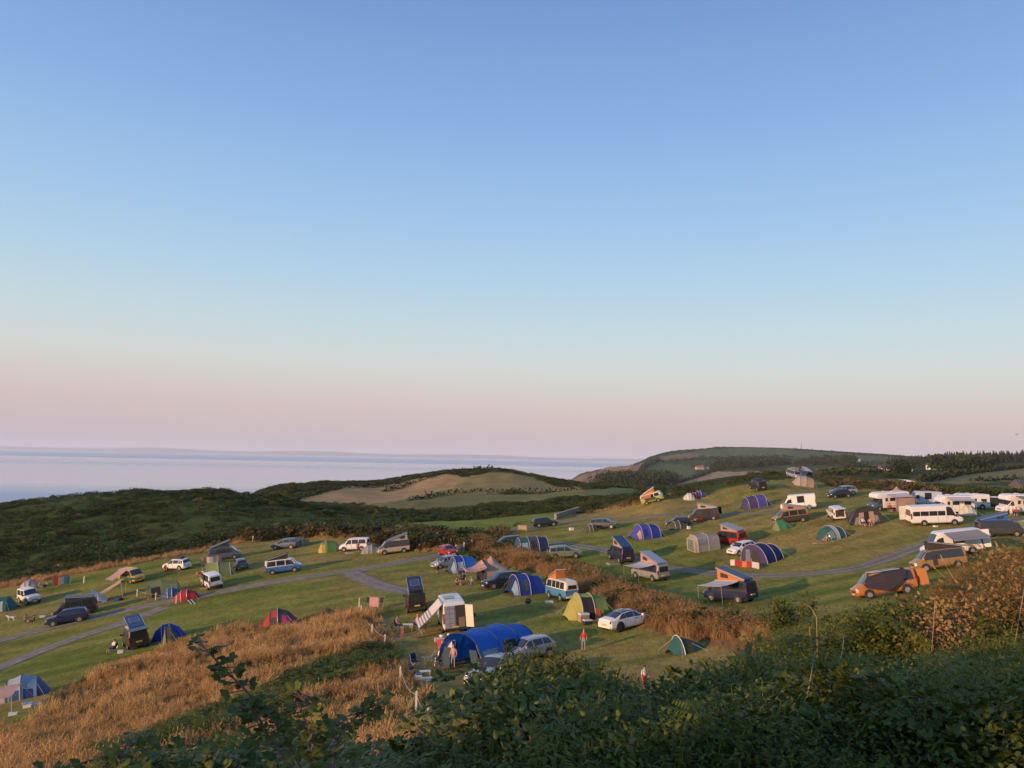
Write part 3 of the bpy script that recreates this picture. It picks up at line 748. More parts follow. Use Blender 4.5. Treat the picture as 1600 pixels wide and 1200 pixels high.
def vehicle(name, vt, px, py, heading, label, paint1, paint2=None, scale=1.0, group=None, rim=RIM, cat=None, glassroof=False, pt=None, curtains=None):
    S = VT[vt]; root = empty(name)
    tag(root, label, cat or {'van': 'camper van', 'classic': 'camper van', 'panel': 'camper van', 'smallvan': 'van', 'minibus': 'minibus', 'offroad': 'car'}.get(vt, 'car'), group)
    lf = Loft([(s[0], sect(*s[1:])) for s in S['st']]); S['lf'] = lf
    p2 = paint2 or paint1
    vpart(root, vt, 'body', 'body', lambda: lf.body(split=4).mesh('body', False), [paint1, p2])
    wt = S.get('wt', (4.1, 4.95))
    for i, (a, b, at_, bt) in enumerate(S['win']):
        for sd in (1, -1):
            vpart(root, vt, 'side_window', ('win', i, sd), lambda: lf.patch(a, b, wt[0] if i < len(S['win']) - 1 else 4.08, wt[1] if i < len(S['win']) - 1 else 4.93, sd, .008, at_, bt).mesh('side_window'), [curtains if curtains and i == 0 else GLASS])
    vpart(root, vt, 'windscreen', 'ws', lambda: lf.across(S['ws'][0], S['ws'][1], 5.15).mesh('windscreen'), [GLASS])
    xr = S['st'][0][0]; w0 = S['st'][0][4]
    if S.get('rw'):
        vpart(root, vt, 'rear_window', 'rw', lambda: lf.across(S['rw'][0], S['rw'][1], 5.2).mesh('rear_window'), [GLASS])
    if S.get('rear'):
        x, hw, z0, z1 = S['rear']
        vpart(root, vt, 'rear_window', 'rear', lambda: MB().sheet([[(x - .01, -hw, z0), (x - .01, hw, z0)], [(x - .01, -hw * .93, z1), (x - .01, hw * .93, z1)]], .004).mesh('rear_window'), [GLASS])
    # bumpers
    fx, rx = S['st'][-1][0], S['st'][0][0]
    if vt != 'motorhome_cab':
        vpart(root, vt, 'bumper', 'rb', lambda: MB().box((rx + .03, 0, .47), (.16, w0 * 1.86, .2)).mesh('bumper'), [TRIM if vt in ('van', 'panel', 'minibus', 'offroad') else p2 if vt == 'classic' else paint1])
    vpart(root, vt, 'bumper', 'fb', lambda: MB().box((fx - .06, 0, .46), (.2, S['st'][-1][4] * 1.9, .2)).mesh('bumper'), [TRIM if vt in ('panel', 'minibus', 'offroad') else p2 if vt == 'classic' else paint1])
    vpart(root, vt, 'grille', 'gr', lambda: MB().box((fx - .0, 0, .66), (.06, .8, .12)).mesh('grille'), [TRIM])
    vpart(root, vt, 'number_plate', 'npf', lambda: MB().box((fx + .05, 0, .47), (.02, .52, .11)).mesh('number_plate'), [PLATEW])
    if vt != 'motorhome_cab':
        vpart(root, vt, 'number_plate', 'npr', lambda: MB().box((rx - .058, 0, .60 if vt != 'van' else .75), (.03 if vt != 'van' else .14, .52, .11)).mesh('number_plate'), [PLATEY])
    for sd in (1, -1):
        a, b = S['hl']
        def hl(sd=sd):
            m = MB(); p = lf.pt((a + b) / 2, 4.0, sd)
            m.disc((p.x + .03, p.y * .86, p.z - .04), (1, sd * .25, .12), .13 if vt != 'classic' else .1, .07, 12, .02)
            return m.mesh('headlight', True)
        vpart(root, vt, 'headlight', ('hl', sd), hl, [LAMP])
        if vt != 'motorhome_cab':
            z0, z1 = S['tlz']
            vpart(root, vt, 'tail_light', ('tl', sd), lambda: MB().box((rx + .05, sd * (w0 - .02), (z0 + z1) / 2), (.14, .12, z1 - z0)).mesh('tail_light'), [TAIL])
        xm = S['ws'][0] - .25
        vpart(root, vt, 'door_mirror', ('dm', sd), lambda: MB().box((xm, sd * (lf.pt(xm, 4.1).y + .12), lf.pt(xm, 4.1).z + .1), (.12, .2, .17 if vt not in ('panel', 'minibus') else .3)).mesh('door_mirror'), [paint1 if vt in ('van', 'hatch', 'estate', 'saloon', 'smallvan') else TRIM])
        # door seams and sill strip
        if vt in ('van', 'panel', 'minibus', 'smallvan', 'estate', 'hatch', 'saloon', 'classic'):
            i0 = S['win'][-1][0] - .05
            for k, xd in enumerate((i0, S['win'][-1][1] - .25, i0 - 1.05)):
                vpart(root, vt, 'door_seam', ('seam', k, sd), lambda xd=xd: lf.patch(xd, xd + .022, 1.9, 4.05, sd, .004).mesh('door_seam'), [TRIM])
            vpart(root, vt, 'door_handle', ('dh', sd), lambda: MB().box((i0 + .18, sd * (lf.pt(i0, 3.6).y + .015), lf.pt(i0, 3.75).z), (.2, .03, .04)).mesh('door_handle'), [TRIM])
            if vt == 'van':
                vpart(root, vt, 'window_band', ('band', sd), lambda: lf.patch(-2.24, 1.68, 4.02, 4.98, sd, .004, -2.16, 1.18).mesh('window_band'), [p2 if paint2 else TRIM])
    r = S['r']; ty, ri = wheel_meshes(r)
    for xw in S['wb']:
        for sd in (1, -1):
            yw = lf.pt(min(max(xw, lf.x[0]), lf.x[-1]), 2.5).y
            vpart(root, vt, 'wheel_arch', ('wa', xw, sd), lambda: MB().disc((xw, sd * (yw - .06), r + .05), (0, 1, 0), r + .085, .15, 18).mesh('wheel_arch'), [TRIM])
            wh = empty('wheel', (xw, sd * (yw - .07), r)); wh.parent = root
            vpart(root, vt, 'tyre', 'tyre', ty, [TYRE], wh)
            vpart(root, vt, 'rim', 'rim', ri, [rim], wh)
    settle(root, px, py, heading, S['L'], 1.9, scale, pt=pt)
    return root
def pop_top(root, canvas, panel, x0=-2.2, x1=.75, z=1.97, w=.70, rise=.95, hinge='rear', solar=False, wins=True):
    """lifting roof: a tilted shell on a canvas wedge"""
    xa, xb = (x0, x1) if hinge == 'rear' else (x1, x0)           # xa hinge end, xb raised end
    m = MB(); n = 5
    lo = [(xa, z - .02), (xb, z - .02)]
    def top(k): return (xa + (xb - xa) * k / n * .99, z + .06 + rise * k / n)
    grid_l = [[(top(k)[0], s * (w - .05), top(k)[1]) for k in range(n + 1)] for s in (-1, 1)]
    base = [[(xa + (xb - xa) * k / n, s * (w - .03), z - .02) for k in range(n + 1)] for s in (-1, 1)]
    for s in (0, 1):
        mid = [tuple(b[i] * .5 + t[i] * .5 - (0 if i != 1 else (.05 if s else -.05) * math.sin(PI * k / n)) for i in range(3)) for k, (b, t) in enumerate(zip(base[s], grid_l[s]))]
        m.sheet([base[s], mid, grid_l[s]])
    m.sheet([[base[0][-1], base[1][-1]], [grid_l[0][-1], grid_l[1][-1]]])
    c = m.obj('pop_top_canvas', canvas, root)
    if wins:
        for s in (-1, 1):
            k0, k1 = .60, .86
            def q(k, g): 
                b = (xa + (xb - xa) * k); return (b, s * (w + .006 + .05 * 0), z + (.06 + rise * k) * g)
            MB().sheet([[q(k0, .3), q(k1, .3)], [q(k0, .78), q(k1, .78)]], .003 * s).obj('mesh_window', INSIDE, c)
    d = Vector((xb - xa, 0, rise)); Ls = d.length; ang = -math.atan2(rise, xb - xa)
    mid = Vector(((xa + xb) / 2, 0, z + .11 + rise / 2))
    M = Matrix.Rotation(ang, 3, 'Y')
    p = MB()
    for k in range(7):
        pass
    p.box(mid, (Ls + .16, w * 2 + .06, .07), M); p.box(mid + M @ Vector((0, 0, .05)), (Ls - .15, w * 2 - .2, .05), M)
    po = p.obj('pop_top_roof', panel, root)
    for s in (-1, 1):
        MB().box(mid + M @ Vector((0, s * (w + .02), .01)), (Ls + .1, .06, .10), M).obj('roof_rail', ALU, po)
    if solar:
        sp = MB().box(mid + M @ Vector((.1, 0, .085)), (1.25, .85, .02), M).obj('solar_panel', paint('solar_cells', (.02, .035, .08), .2, coat=.5), po)
        fr = MB()
        for a, b, sx, sy in ((0, .44, 1.3, .03), (0, -.44, 1.3, .03), (.64, 0, .03, .9), (-.64, 0, .03, .9)):
            fr.box(mid + M @ Vector((.1 + a, b, .10)), (sx, sy, .02), M)
        fr.obj('solar_frame', ALU, po)
    return po
def side_awning(root, mat, side, x0, x1, z, out, drop, y0=.8, poles=True, stripes=None):
    g = []
    n = 6
    for k in range(n + 1):
        f = k / n; sag = -.06 * math.sin(PI * f)
        g.append([(x0, side * (y0 + out * f), z - drop * f + sag), ((x0 + x1) / 2, side * (y0 + out * f), z - drop * f + sag * 1.6), (x1, side * (y0 + out * f), z - drop * f + sag)])
    a = MB().sheet(g, .012 * -side).obj('awning', mat, root)
    MB().box(((x0 + x1) / 2, side * (y0 - .02), z + .03), (abs(x1 - x0), .12, .12)).obj('awning_case', ALU, a)
    MB().box(((x0 + x1) / 2, side * (y0 + out), z - drop), (abs(x1 - x0), .05, .06)).obj('awning_rail', ALU, a)
    if poles:
        for x in (x0, x1):
            MB().tube([(x, side * (y0 + out), z - drop), (x, side * (y0 + out + .02), 0.02)], .022).obj('awning_pole', ALU, a)
    return a
def open_tailgate(root, mat, x=-2.42, w=.8, z=1.9, up=True):
    if up:
        o = MB().box((x - .5, 0, z + .08), (1.15, w * 2, .06), Matrix.Rotation(R(-8), 3, 'Y')).obj('tailgate', mat, root)
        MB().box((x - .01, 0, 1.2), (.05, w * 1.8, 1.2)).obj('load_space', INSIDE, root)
    return o
def open_side_door(root, side, x0, x1, z0, z1, y):
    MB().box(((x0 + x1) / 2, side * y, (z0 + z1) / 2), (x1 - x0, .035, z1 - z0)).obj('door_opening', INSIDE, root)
# ------------------------------------------------------------------ tents
POLE = paint('tent_pole', (0.55, 0.55, 0.52), 0.5, 0.3)
MESHW = paint('clear_tent_window', (0.16, 0.19, 0.21), 0.15, vary=0.3, coat=0.4)
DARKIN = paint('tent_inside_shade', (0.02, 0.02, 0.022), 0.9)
ROPE = paint('guy_rope', (0.5, 0.48, 0.42), 0.8)
ROPEW = paint('white_rope', (0.45, 0.43, 0.38), 0.8)
WOODW = paint('white_post_paint', (0.58, 0.56, 0.52), 0.7, vary=0.2, scale=9)
WOOD = paint('weathered_wood', (0.22, 0.15, 0.09), 0.8, vary=0.3, scale=6)
def arch(w, h, n=2.0, M=9):
    out = []
    for k in range(M):
        a = PI / 2 * k / (M - 1)
        out.append((w * math.cos(a) ** (2.0 / n), h * math.sin(a) ** (2.0 / n)))
    return out
def tent_loft(secs):
    st = []
    for i, s in enumerate(secs):
        st.append((s[0], arch(s[1], s[2], s[3])))
        if i < len(secs) - 1:
            b = secs[i + 1]
            f = .97 if min(s[2], b[2]) > .5 else 1.0
            st.append(((s[0] + b[0]) / 2, arch((s[1] + b[1]) / 2 * .965, (s[2] + b[2]) / 2 * f, (s[3] + b[3]) / 2)))
    return Loft(st)
def tent(name, px, py, heading, label, secs, cols, patches=(), poles=(), front=None, rear=None, door=None, scale=1.0, guys=True, cat='tent', group=None, L=None, W=None, pt=None, polemat=None, valance=None):
    root = empty(name); tag(root, label, cat, group)
    lf = tent_loft(secs)
    for i in range(len(secs) - 1):
        lf.body(x_lo=secs[i][0], x_hi=secs[i + 1][0], caps=(False, False)).obj('fly_panel', cols[i % len(cols)], root, True)
    for end, mat in ((0, rear), (-1, front)):
        if mat is None: continue
        mb = MB(); N = lf.N; full = 2 * N - 1
        for k in range(full):
            t = k if k < N else 2 * N - 2 - k
            y, z = lf.p[end][t]; mb.v.append((lf.x[end], y if k < N else -y, z))
        lf._cap(mb, 0, full, None, end == -1); mb.obj('end_wall', mat, root)
    for (x0, x1, t0, t1, sd, mat, nm) in patches:
        lf.patch(x0, x1, t0, t1, sd, .02).obj(nm, mat, root)
    if door:
        for (e, y0, y1, z0, z1, mat, nm) in door:
            x = lf.x[-1] + .02 if e > 0 else lf.x[0] - .02
            MB().sheet([[(x, y0, z0), (x, y1, z0)], [(x, y0 * .8, z1), (x, y1 * .8, z1)]], .01 * e).obj(nm, mat, root)
    for i in poles:
        s = secs[i]; a = arch(s[1] + .012, s[2] + .012, s[3])
        pts = [(s[0], y, z) for y, z in a] + [(s[0], -y, z) for y, z in reversed(a[:-1])]
        MB().tube(pts, .03, 5).obj('pole', polemat or POLE, root)
    if guys:
        for i in (0, len(secs) - 1):
            s = secs[i if secs[i][2] > .5 else (1 if i == 0 else -2)]
            for sd in (1, -1):
                e = -1 if i == 0 else 1
                MB().tube([(s[0], sd * s[1] * .72, s[2] * .72), (s[0] + e * .7, sd * (s[1] + .9), .0)], .009, 4).obj('guy_line', ROPE, root)
    Lx = L or (secs[-1][0] - secs[0][0]); Wx = W or 2 * max(s[1] for s in secs)
    settle(root, px, py, heading, Lx, Wx, scale, pt=pt)
    return root
def dome(name, px, py, heading, label, l, w, h, mat, mat2=None, door=None, scale=1.0, **k):
    secs = [(-l / 2, w * .30, .10, 2.0), (-l * .34, w * .42, h * .66, 2.0), (-l * .08, w * .5, h, 2.1), (l * .14, w * .5, h * .97, 2.1), (l * .36, w * .40, h * .62, 2.0), (l / 2, w * .26, .10, 2.0)]
    return tent(name, px, py, heading, label, secs, [mat, mat, mat2 or mat, mat, mat], poles=(2, 3), patches=door or (), scale=scale, **k)
def tarp(name, px, py, heading, label, corners, mat, poles, parent=None, scale=1.0, cat='tarp', lines=()):
    """sheet between four corners with sagging edges, on poles"""
    root = empty(name); tag(root, label, cat)
    n = 7; c = [Vector(p) for p in corners]; g = []
    for i in range(n + 1):
        row = []
        for j in range(n + 1):
            u, v = i / n, j / n
            p = c[0].lerp(c[1], u).lerp(c[3].lerp(c[2], u), v)
            p.z -= .10 * math.sin(PI * u) * math.sin(PI * v)
            row.append(p)
        g.append(row)
    MB().sheet(g, .012).obj('canopy', mat, root)
    for a, b in poles: MB().tube([a, b], .022, 6).obj('pole', POLE, root)
    for a, b in lines: MB().tube([a, b], .009, 4).obj('guy_line', ROPE, root)
    settle(root, px, py, heading, 2.5, 2.0, scale)
    return root
# ------------------------------------------------------------------ people
SKIN = paint('skin', (0.42, 0.25, 0.17), 0.55)
HAIRB = paint('hair_brown', (0.05, 0.03, 0.02), 0.6)
HAIRF = paint('hair_fair', (0.28, 0.19, 0.09), 0.6)
JOINTS = {
 'stand': dict(pel=(0,0,.95),spi=(0,0,1.14),che=(.01,0,1.34),nec=(.01,0,1.50),hea=(.03,0,1.60),top=(.02,0,1.69),shL=(0,.19,1.42),elL=(-.02,.25,1.15),wrL=(.10,.25,.95),haL=(.16,.24,.90),shR=(0,-.19,1.42),elR=(-.03,-.25,1.15),wrR=(.06,-.27,.92),haR=(.10,-.27,.85),
   hiL=(0,.10,.88),knL=(.03,.11,.49),anL=(-.03,.11,.09),toL=(.13,.12,.035),hiR=(0,-.10,.88),knR=(.06,-.11,.49),anR=(.04,-.12,.09),toR=(.20,-.13,.035)),
 'sit': dict(pel=(0,0,.52),spi=(-.07,0,.70),che=(-.12,0,.90),nec=(-.12,0,1.07),hea=(-.08,0,1.17),top=(-.09,0,1.26),shL=(-.12,.19,.98),elL=(.00,.26,.74),wrL=(.22,.22,.70),haL=(.30,.20,.70),shR=(-.12,-.19,.98),elR=(.00,-.26,.74),wrR=(.22,-.22,.70),haR=(.30,-.20,.70),
   hiL=(.05,.10,.50),knL=(.45,.13,.52),anL=(.42,.13,.09),toL=(.58,.14,.035),hiR=(.05,-.10,.50),knR=(.45,-.13,.52),anR=(.50,-.14,.09),toR=(.66,-.15,.035)),
 'floor': dict(pel=(0,0,.13),spi=(-.06,0,.32),che=(-.08,0,.52),nec=(-.06,0,.68),hea=(-.02,0,.78),top=(-.02,0,.87),shL=(-.08,.19,.60),elL=(-.14,.27,.34),wrL=(-.12,.28,.10),haL=(-.06,.29,.05),shR=(-.08,-.19,.60),elR=(.10,-.24,.40),wrR=(.30,-.14,.40),haR=(.37,-.12,.40),
   hiL=(.06,.10,.12),knL=(.42,.13,.42),anL=(.62,.12,.09),toL=(.76,.13,.04),hiR=(.06,-.10,.12),knR=(.48,-.13,.30),anR=(.78,-.12,.09),toR=(.92,-.13,.05)),
}
BONES = [('pel','spi'),('spi','che'),('che','nec'),('nec','hea'),('hea','top'),('che','shL'),('shL','elL'),('elL','wrL'),('wrL','haL'),('che','shR'),('shR','elR'),('elR','wrR'),('wrR','haR'),('pel','hiL'),('hiL','knL'),('knL','anL'),('anL','toL'),('pel','hiR'),('hiR','knR'),('knR','anR'),('anR','toR')]
RAD = dict(pel=.14,spi=.13,che=.15,nec=.055,hea=.092,top=.075,shL=.065,elL=.047,wrL=.034,haL=.04,shR=.065,elR=.047,wrR=.034,haR=.04,hiL=.095,knL=.062,anL=.044,toL=.038,hiR=.095,knR=.062,anR=.044,toR=.038)
PCACHE = {}
def person_mesh(pose):
    if pose in PCACHE: return PCACHE[pose]
    J = JOINTS[pose]; names = list(J); idx = {n: i for i, n in enumerate(names)}
    me = bpy.data.meshes.new('person_skeleton'); me.from_pydata([J[n] for n in names], [(idx[a], idx[b]) for a, b in BONES], [])
    o = bpy.data.objects.new('person_skeleton', me); COL.objects.link(o)
    md = o.modifiers.new('skin', 'SKIN'); md.use_smooth_shade = True
    sk = me.skin_vertices[0] if len(me.skin_vertices) else None
    if sk is None:
        me.attributes  # the skin layer appears once the modifier has been evaluated
        bpy.context.view_layer.update(); sk = me.skin_vertices[0]
    for n in names:
        d = sk.data[idx[n]]; d.radius = (RAD[n], RAD[n]); d.use_root = (n == 'pel')
    o.modifiers.new('sub', 'SUBSURF').levels = 1
    o.modifiers['sub'].render_levels = 1
    dg = bpy.context.evaluated_depsgraph_get(); dg.update()
    out = bpy.data.meshes.new_from_object(o.evaluated_get(dg))
    bpy.data.objects.remove(o); bpy.data.meshes.remove(me)
    # which garment covers which face: by the nearest bone
    seg = [(Vector(J[a]), Vector(J[b])) for a, b in BONES]
    kind = [1, 0, 0, 2, 2, 0, 0, 2, 2, 0, 0, 2, 2, 1, 1, 3, 4, 1, 1, 3, 4]      # 0 top, 1 shorts, 2 skin, 3 lower leg, 4 shoe
    mi = []
    for p in out.polygons:
        c = p.center; best = 9; bi = 0
        for i, (a, b) in enumerate(seg):
            d = b - a; t = max(0, min(1, (c - a).dot(d) / d.length_squared)); q = (c - a - d * t).length
            q -= 0.6 * min(RAD[BONES[i][0]], RAD[BONES[i][1]])
            if q < best: best, bi = q, i
        mi.append(kind[bi])
    out.materials.clear()
    for _ in range(5): out.materials.append(None)
    out.polygons.foreach_set('material_index', mi); out.name = 'person_body'
    PCACHE[pose] = out
    return out
SHOE = paint('shoe', (0.06, 0.05, 0.05), 0.7)
def person(px, py, heading, label, top, legs, pose='stand', hair=HAIRB, bare=True, scale=1.0, lift=0.0, pt=None, group=None):
    root = empty('person'); tag(root, label, 'person', group)
    b = bpy.data.objects.new('body', person_mesh(pose)); COL.objects.link(b); b.parent = root
    use_mats(b, [top, legs, SKIN, SKIN if bare else legs, SHOE])
    J = JOINTS[pose]; h = Vector(J['top'])
    m = MB(); n = 8
    rings = []
    for k in range(5):
        a = PI / 2 * k / 4
        rings.append([(h.x - .02 + .115 * math.cos(a) * math.cos(2 * PI * j / n) - .015, h.y + .108 * math.cos(a) * math.sin(2 * PI * j / n), h.z - .06 + .15 * math.sin(a)) for j in range(n + 1)])
    m.sheet(rings); m.obj('hair', hair, root, True)
    settle(root, px, py, heading, .3, .4, scale, pt=pt, tilt=False, lift=lift)
    return root
# ------------------------------------------------------------------ camp furniture
def camp_chair(px, py, heading, label, mat, pt=None, scale=1.0, lift=0):
    root = empty('camp_chair'); tag(root, label, 'chair')
    MB().sheet([[(-.22, -.26, .42), (-.22, .26, .42)], [(0, -.26, .39), (0, .26, .39)], [(.26, -.26, .45), (.26, .26, .45)]], .02).obj('seat', mat, root)
    MB().sheet([[(-.22, -.26, .42), (-.22, .26, .42)], [(-.31, -.26, .66), (-.31, .26, .66)], [(-.38, -.26, .92), (-.38, .26, .92)]], .02).obj('backrest', mat, root)
    for s in (-1, 1):
        MB().tube([(.26, s * .27, .45), (-.30, s * .27, .0)], .014, 5).obj('leg', ALU, root)
        MB().tube([(-.38, s * .28, .92), (-.22, s * .28, .42), (.26, s * .28, .0)], .014, 5).obj('leg', ALU, root)
        MB().tube([(-.29, s * .29, .62), (.22, s * .29, .62), (.26, s * .28, .43)], .016, 5).obj('armrest', TRIM, root)
    settle(root, px, py, heading, .5, .5, scale, pt=pt, tilt=False, lift=lift)
    return root
def camp_table(px, py, heading, label, mat, l=.9, w=.55, h=.62, pt=None):
    root = empty('camp_table'); tag(root, label, 'table')
    MB().box((0, 0, h), (l, w, .03)).obj('table_top', mat, root)
    for sx in (-1, 1):
        for sy in (-1, 1): MB().tube([(sx * l * .45, sy * w * .4, h), (sx * l * .38, sy * w * .45, 0)], .015, 5).obj('leg', ALU, root)
    settle(root, px, py, heading, l, w, 1, pt=pt, tilt=False)
    return root
def lump(name, px, py, label, cat, size, mat, lidmat=None, heading=20, pt=None, round_=False):
    """cool box, water carrier, bag: body, lid and handle"""
    root = empty(name); tag(root, label, cat)
    l, w, h = size
    if round_:
        MB().disc((0, 0, h * .45), (0, 0, 1), l / 2, h * .9, 14, l * .1).obj('body', mat, root, True)
        MB().disc((0, 0, h * .94), (0, 0, 1), l / 5, h * .14, 10).obj('cap', lidmat or mat, root)
    else:
        MB().box((0, 0, h * .4), (l, w, h * .8)).obj('body', mat, root)
        MB().box((0, 0, h * .88), (l * 1.04, w * 1.04, h * .16)).obj('lid', lidmat or mat, root)
    MB().tube([(-l * .3, 0, h * .95), (-l * .25, 0, h * 1.15), (l * .25, 0, h * 1.15), (l * .3, 0, h * .95)], .012, 5).obj('handle', TRIM, root)
    settle(root, px, py, heading, l, w, 1, pt=pt, tilt=False)
    return root
def windbreak(px0, py0, px1, py1, label, mats, h=1.1, n=5, name='windbreak'):
    a, b = ground(px0, py0), ground(px1, py1)
    root = empty(name, a); tag(root, label, 'windbreak')
    prev = None
    for k in range(n + 1):
        p = a.lerp(b, k / n); p += Vector((0, .35 * math.sin(k * 2.1), 0)); p.z = H1(p.x, p.y)
        q = p - a
        MB().tube([q + Vector((0, 0, -.05)), q + Vector((0, 0, h + .15))], .02, 5).obj('pole', WOOD, root)
        if prev is not None:
            g = [[prev.lerp(q, i / 4) + Vector((0, -.08 * math.sin(PI * i / 4), z)) for i in range(5)] for z in (.05, h * .5, h)]
            MB().sheet(g, .008).obj('panel', mats[(k - 1) % len(mats)], root)
        prev = q
    return root
def rope_fence(pix, label, h=.95, name='rope_fence', ropes=True):
    """white posts with a slack white rope"""
    P = [ground(*p) if len(p) == 2 else at(*p) for p in pix]
    for p in P: p.z = H1(p.x, p.y)
    root = empty(name, P[0]); tag(root, label, 'fence')
    for p in P:
        q = p - P[0]
        MB().box(q + Vector((0, 0, h / 2 - .1)), (.10, .10, h + .2)).box(q + Vector((0, 0, h + .02)), (.07, .07, .05)).obj('post', WOODW, root)
    if ropes:
        for a, b in zip(P[:-1], P[1:]):
            a0, b0 = a - P[0] + Vector((0, 0, h * .85)), b - P[0] + Vector((0, 0, h * .85)); sag = (b0 - a0).length * .035
            MB().tube([a0.lerp(b0, k / 8) + Vector((0, 0, -sag * math.sin(PI * k / 8))) for k in range(9)], (.012), 5).obj('rope', ROPEW, root)
    return root
def marker_post(px, py, label, h=1.0):
    p = ground(px, py); o = MB().box((0, 0, h / 2 - .1), (.14, .14, h + .2)).box((0, 0, h + .03), (.10, .10, .05)).obj('marker_post', WOODW)
    o.location = p; tag(o, label, 'post', 'white posts round the camp'); return o
# ------------------------------------------------------------------ gravel tracks
def track_mat():
    m, n, l, b = nodes_of('track_gravel')
    tc = n.new('ShaderNodeTexCoord')
    n1 = n.new('ShaderNodeTexNoise'); n1.inputs['Scale'].default_value = 1.1; n1.inputs['Detail'].default_value = 8; n1.inputs['Roughness'].default_value = .75
    l.new(tc.outputs['Object'], n1.inputs['Vector'])
    cr_ = n.new('ShaderNodeValToRGB')
    cr_.color_ramp.elements[0].position = .3; cr_.color_ramp.elements[0].color = (.11, .092, .075, 1)
    cr_.color_ramp.elements[1].position = .7; cr_.color_ramp.elements[1].color = (.33, .285, .24, 1)
    l.new(n1.outputs['Fac'], cr_.inputs[0])
    at_ = n.new('ShaderNodeAttribute'); at_.attribute_name = 'wear'
    mx = n.new('ShaderNodeMix'); mx.data_type = 'RGBA'
    l.new(at_.outputs['Fac'], mx.inputs['Factor']); l.new(cr_.outputs[0], mx.inputs[6]); mx.inputs[7].default_value = (.105, .115, .045, 1)
    l.new(mx.outputs[2], b.inputs['Base Color']); b.inputs['Roughness'].default_value = .95
    bp = n.new('ShaderNodeBump'); bp.inputs['Strength'].default_value = .6; bp.inputs['Distance'].default_value = .05
    l.new(n1.outputs['Fac'], bp.inputs['Height']); l.new(bp.outputs[0], b.inputs['Normal'])
    return m
TRACK = track_mat()
def track(pix, width, grassy=0.35, lift=.055):
    P = [ground(*p) for p in pix]; P = [(p.x, p.y) for p in P]
    # resample with a smooth spline
    pts = []
    for i in range(len(P) - 1):
        p0 = P[max(i - 1, 0)]; p1 = P[i]; p2 = P[i + 1]; p3 = P[min(i + 2, len(P) - 1)]
        n = max(4, int(math.hypot(p2[0] - p1[0], p2[1] - p1[1]) / .8))
        for k in range(n):
            t = k / n
            pts.append(tuple(.5 * ((2 * p1[a]) + (-p0[a] + p2[a]) * t + (2 * p0[a] - 5 * p1[a] + 4 * p2[a] - p3[a]) * t * t + (-p0[a] + 3 * p1[a] - 3 * p2[a] + p3[a]) * t ** 3) for a in (0, 1)))
    pts = np.array(pts); d = np.gradient(pts, axis=0); d /= np.linalg.norm(d, axis=1)[:, None] + 1e-9
    nrm = np.stack([-d[:, 1], d[:, 0]], 1); K = 9
    offs = np.linspace(-.5, .5, K) * width
    wob = (hash_noise(pts[:, 0], pts[:, 1], 2.0, 41) - .5) * .7
    V = pts[:, None] + nrm[:, None] * (offs[None] * (1 + wob[:, None] * .35))[..., None]
    X, Y = V[..., 0].ravel(), V[..., 1].ravel()
    Z = height_smooth(X, Y) + lift
    Z = Z.reshape(len(pts), K); Z[:, 0] -= .12; Z[:, -1] -= .12; Z = Z.ravel()
    i = (np.arange(len(pts) - 1)[:, None] * K + np.arange(K - 1)[None])
    f = np.stack([i, i + 1, i + K + 1, i + K], -1).reshape(-1, 4)
    me = mesh_np('track', np.stack([X, Y, Z], 1), f, True)
    wear = np.tile(np.array([1.3, .8, .0, .15, grassy * 1.7, .15, .0, .8, 1.3]), len(pts)) * (.25 + 1.3 * hash_noise(X, Y, .9, 42))
    a = me.attributes.new('wear', 'FLOAT', 'POINT'); a.data.foreach_set('value', np.clip(wear, 0, 1).astype(np.float32))
    tag(link('track', me, None, [TRACK]), kind='structure')
track([(-60,1016),(0,1001),(100,976),(200,953),(330,928),(450,906),(560,891),(640,876),(690,866),(730,850),(765,836),(830,824),(900,813)], 3.4)
track([(-60,1068),(0,1043),(100,1004),(200,971),(262,947)], 3.0, .3, .062)
track([(548,894),(572,906),(605,918),(650,927)], 3.2, .3, .066)
track([(863,848),(905,853),(950,862),(1040,886),(1130,897),(1210,900),(1290,895),(1350,885),(1400,868),(1450,850),(1500,835),(1545,820),(1620,808)], 3.0, .75)
track([(900,813),(960,810),(1050,806),(1130,803),(1215,801)], 2.2, 1.0, .05)
# white painted speed hump lines on the track
for k, (x0, y0) in enumerate([(299,937),(305,937)]):
    a, b = ground(x0, y0 + 8), ground(x0 - 9, y0 - 3); d = b - a
    o = MB().box((0, 0, .085), (d.length, .14, .03)).obj('track_marking', WOODW); o.location = a.lerp(b, .5); o.location.z = H1(o.location.x, o.location.y)
    o.rotation_euler = (0, 0, math.atan2(d.y, d.x)); tag(o, kind='structure')
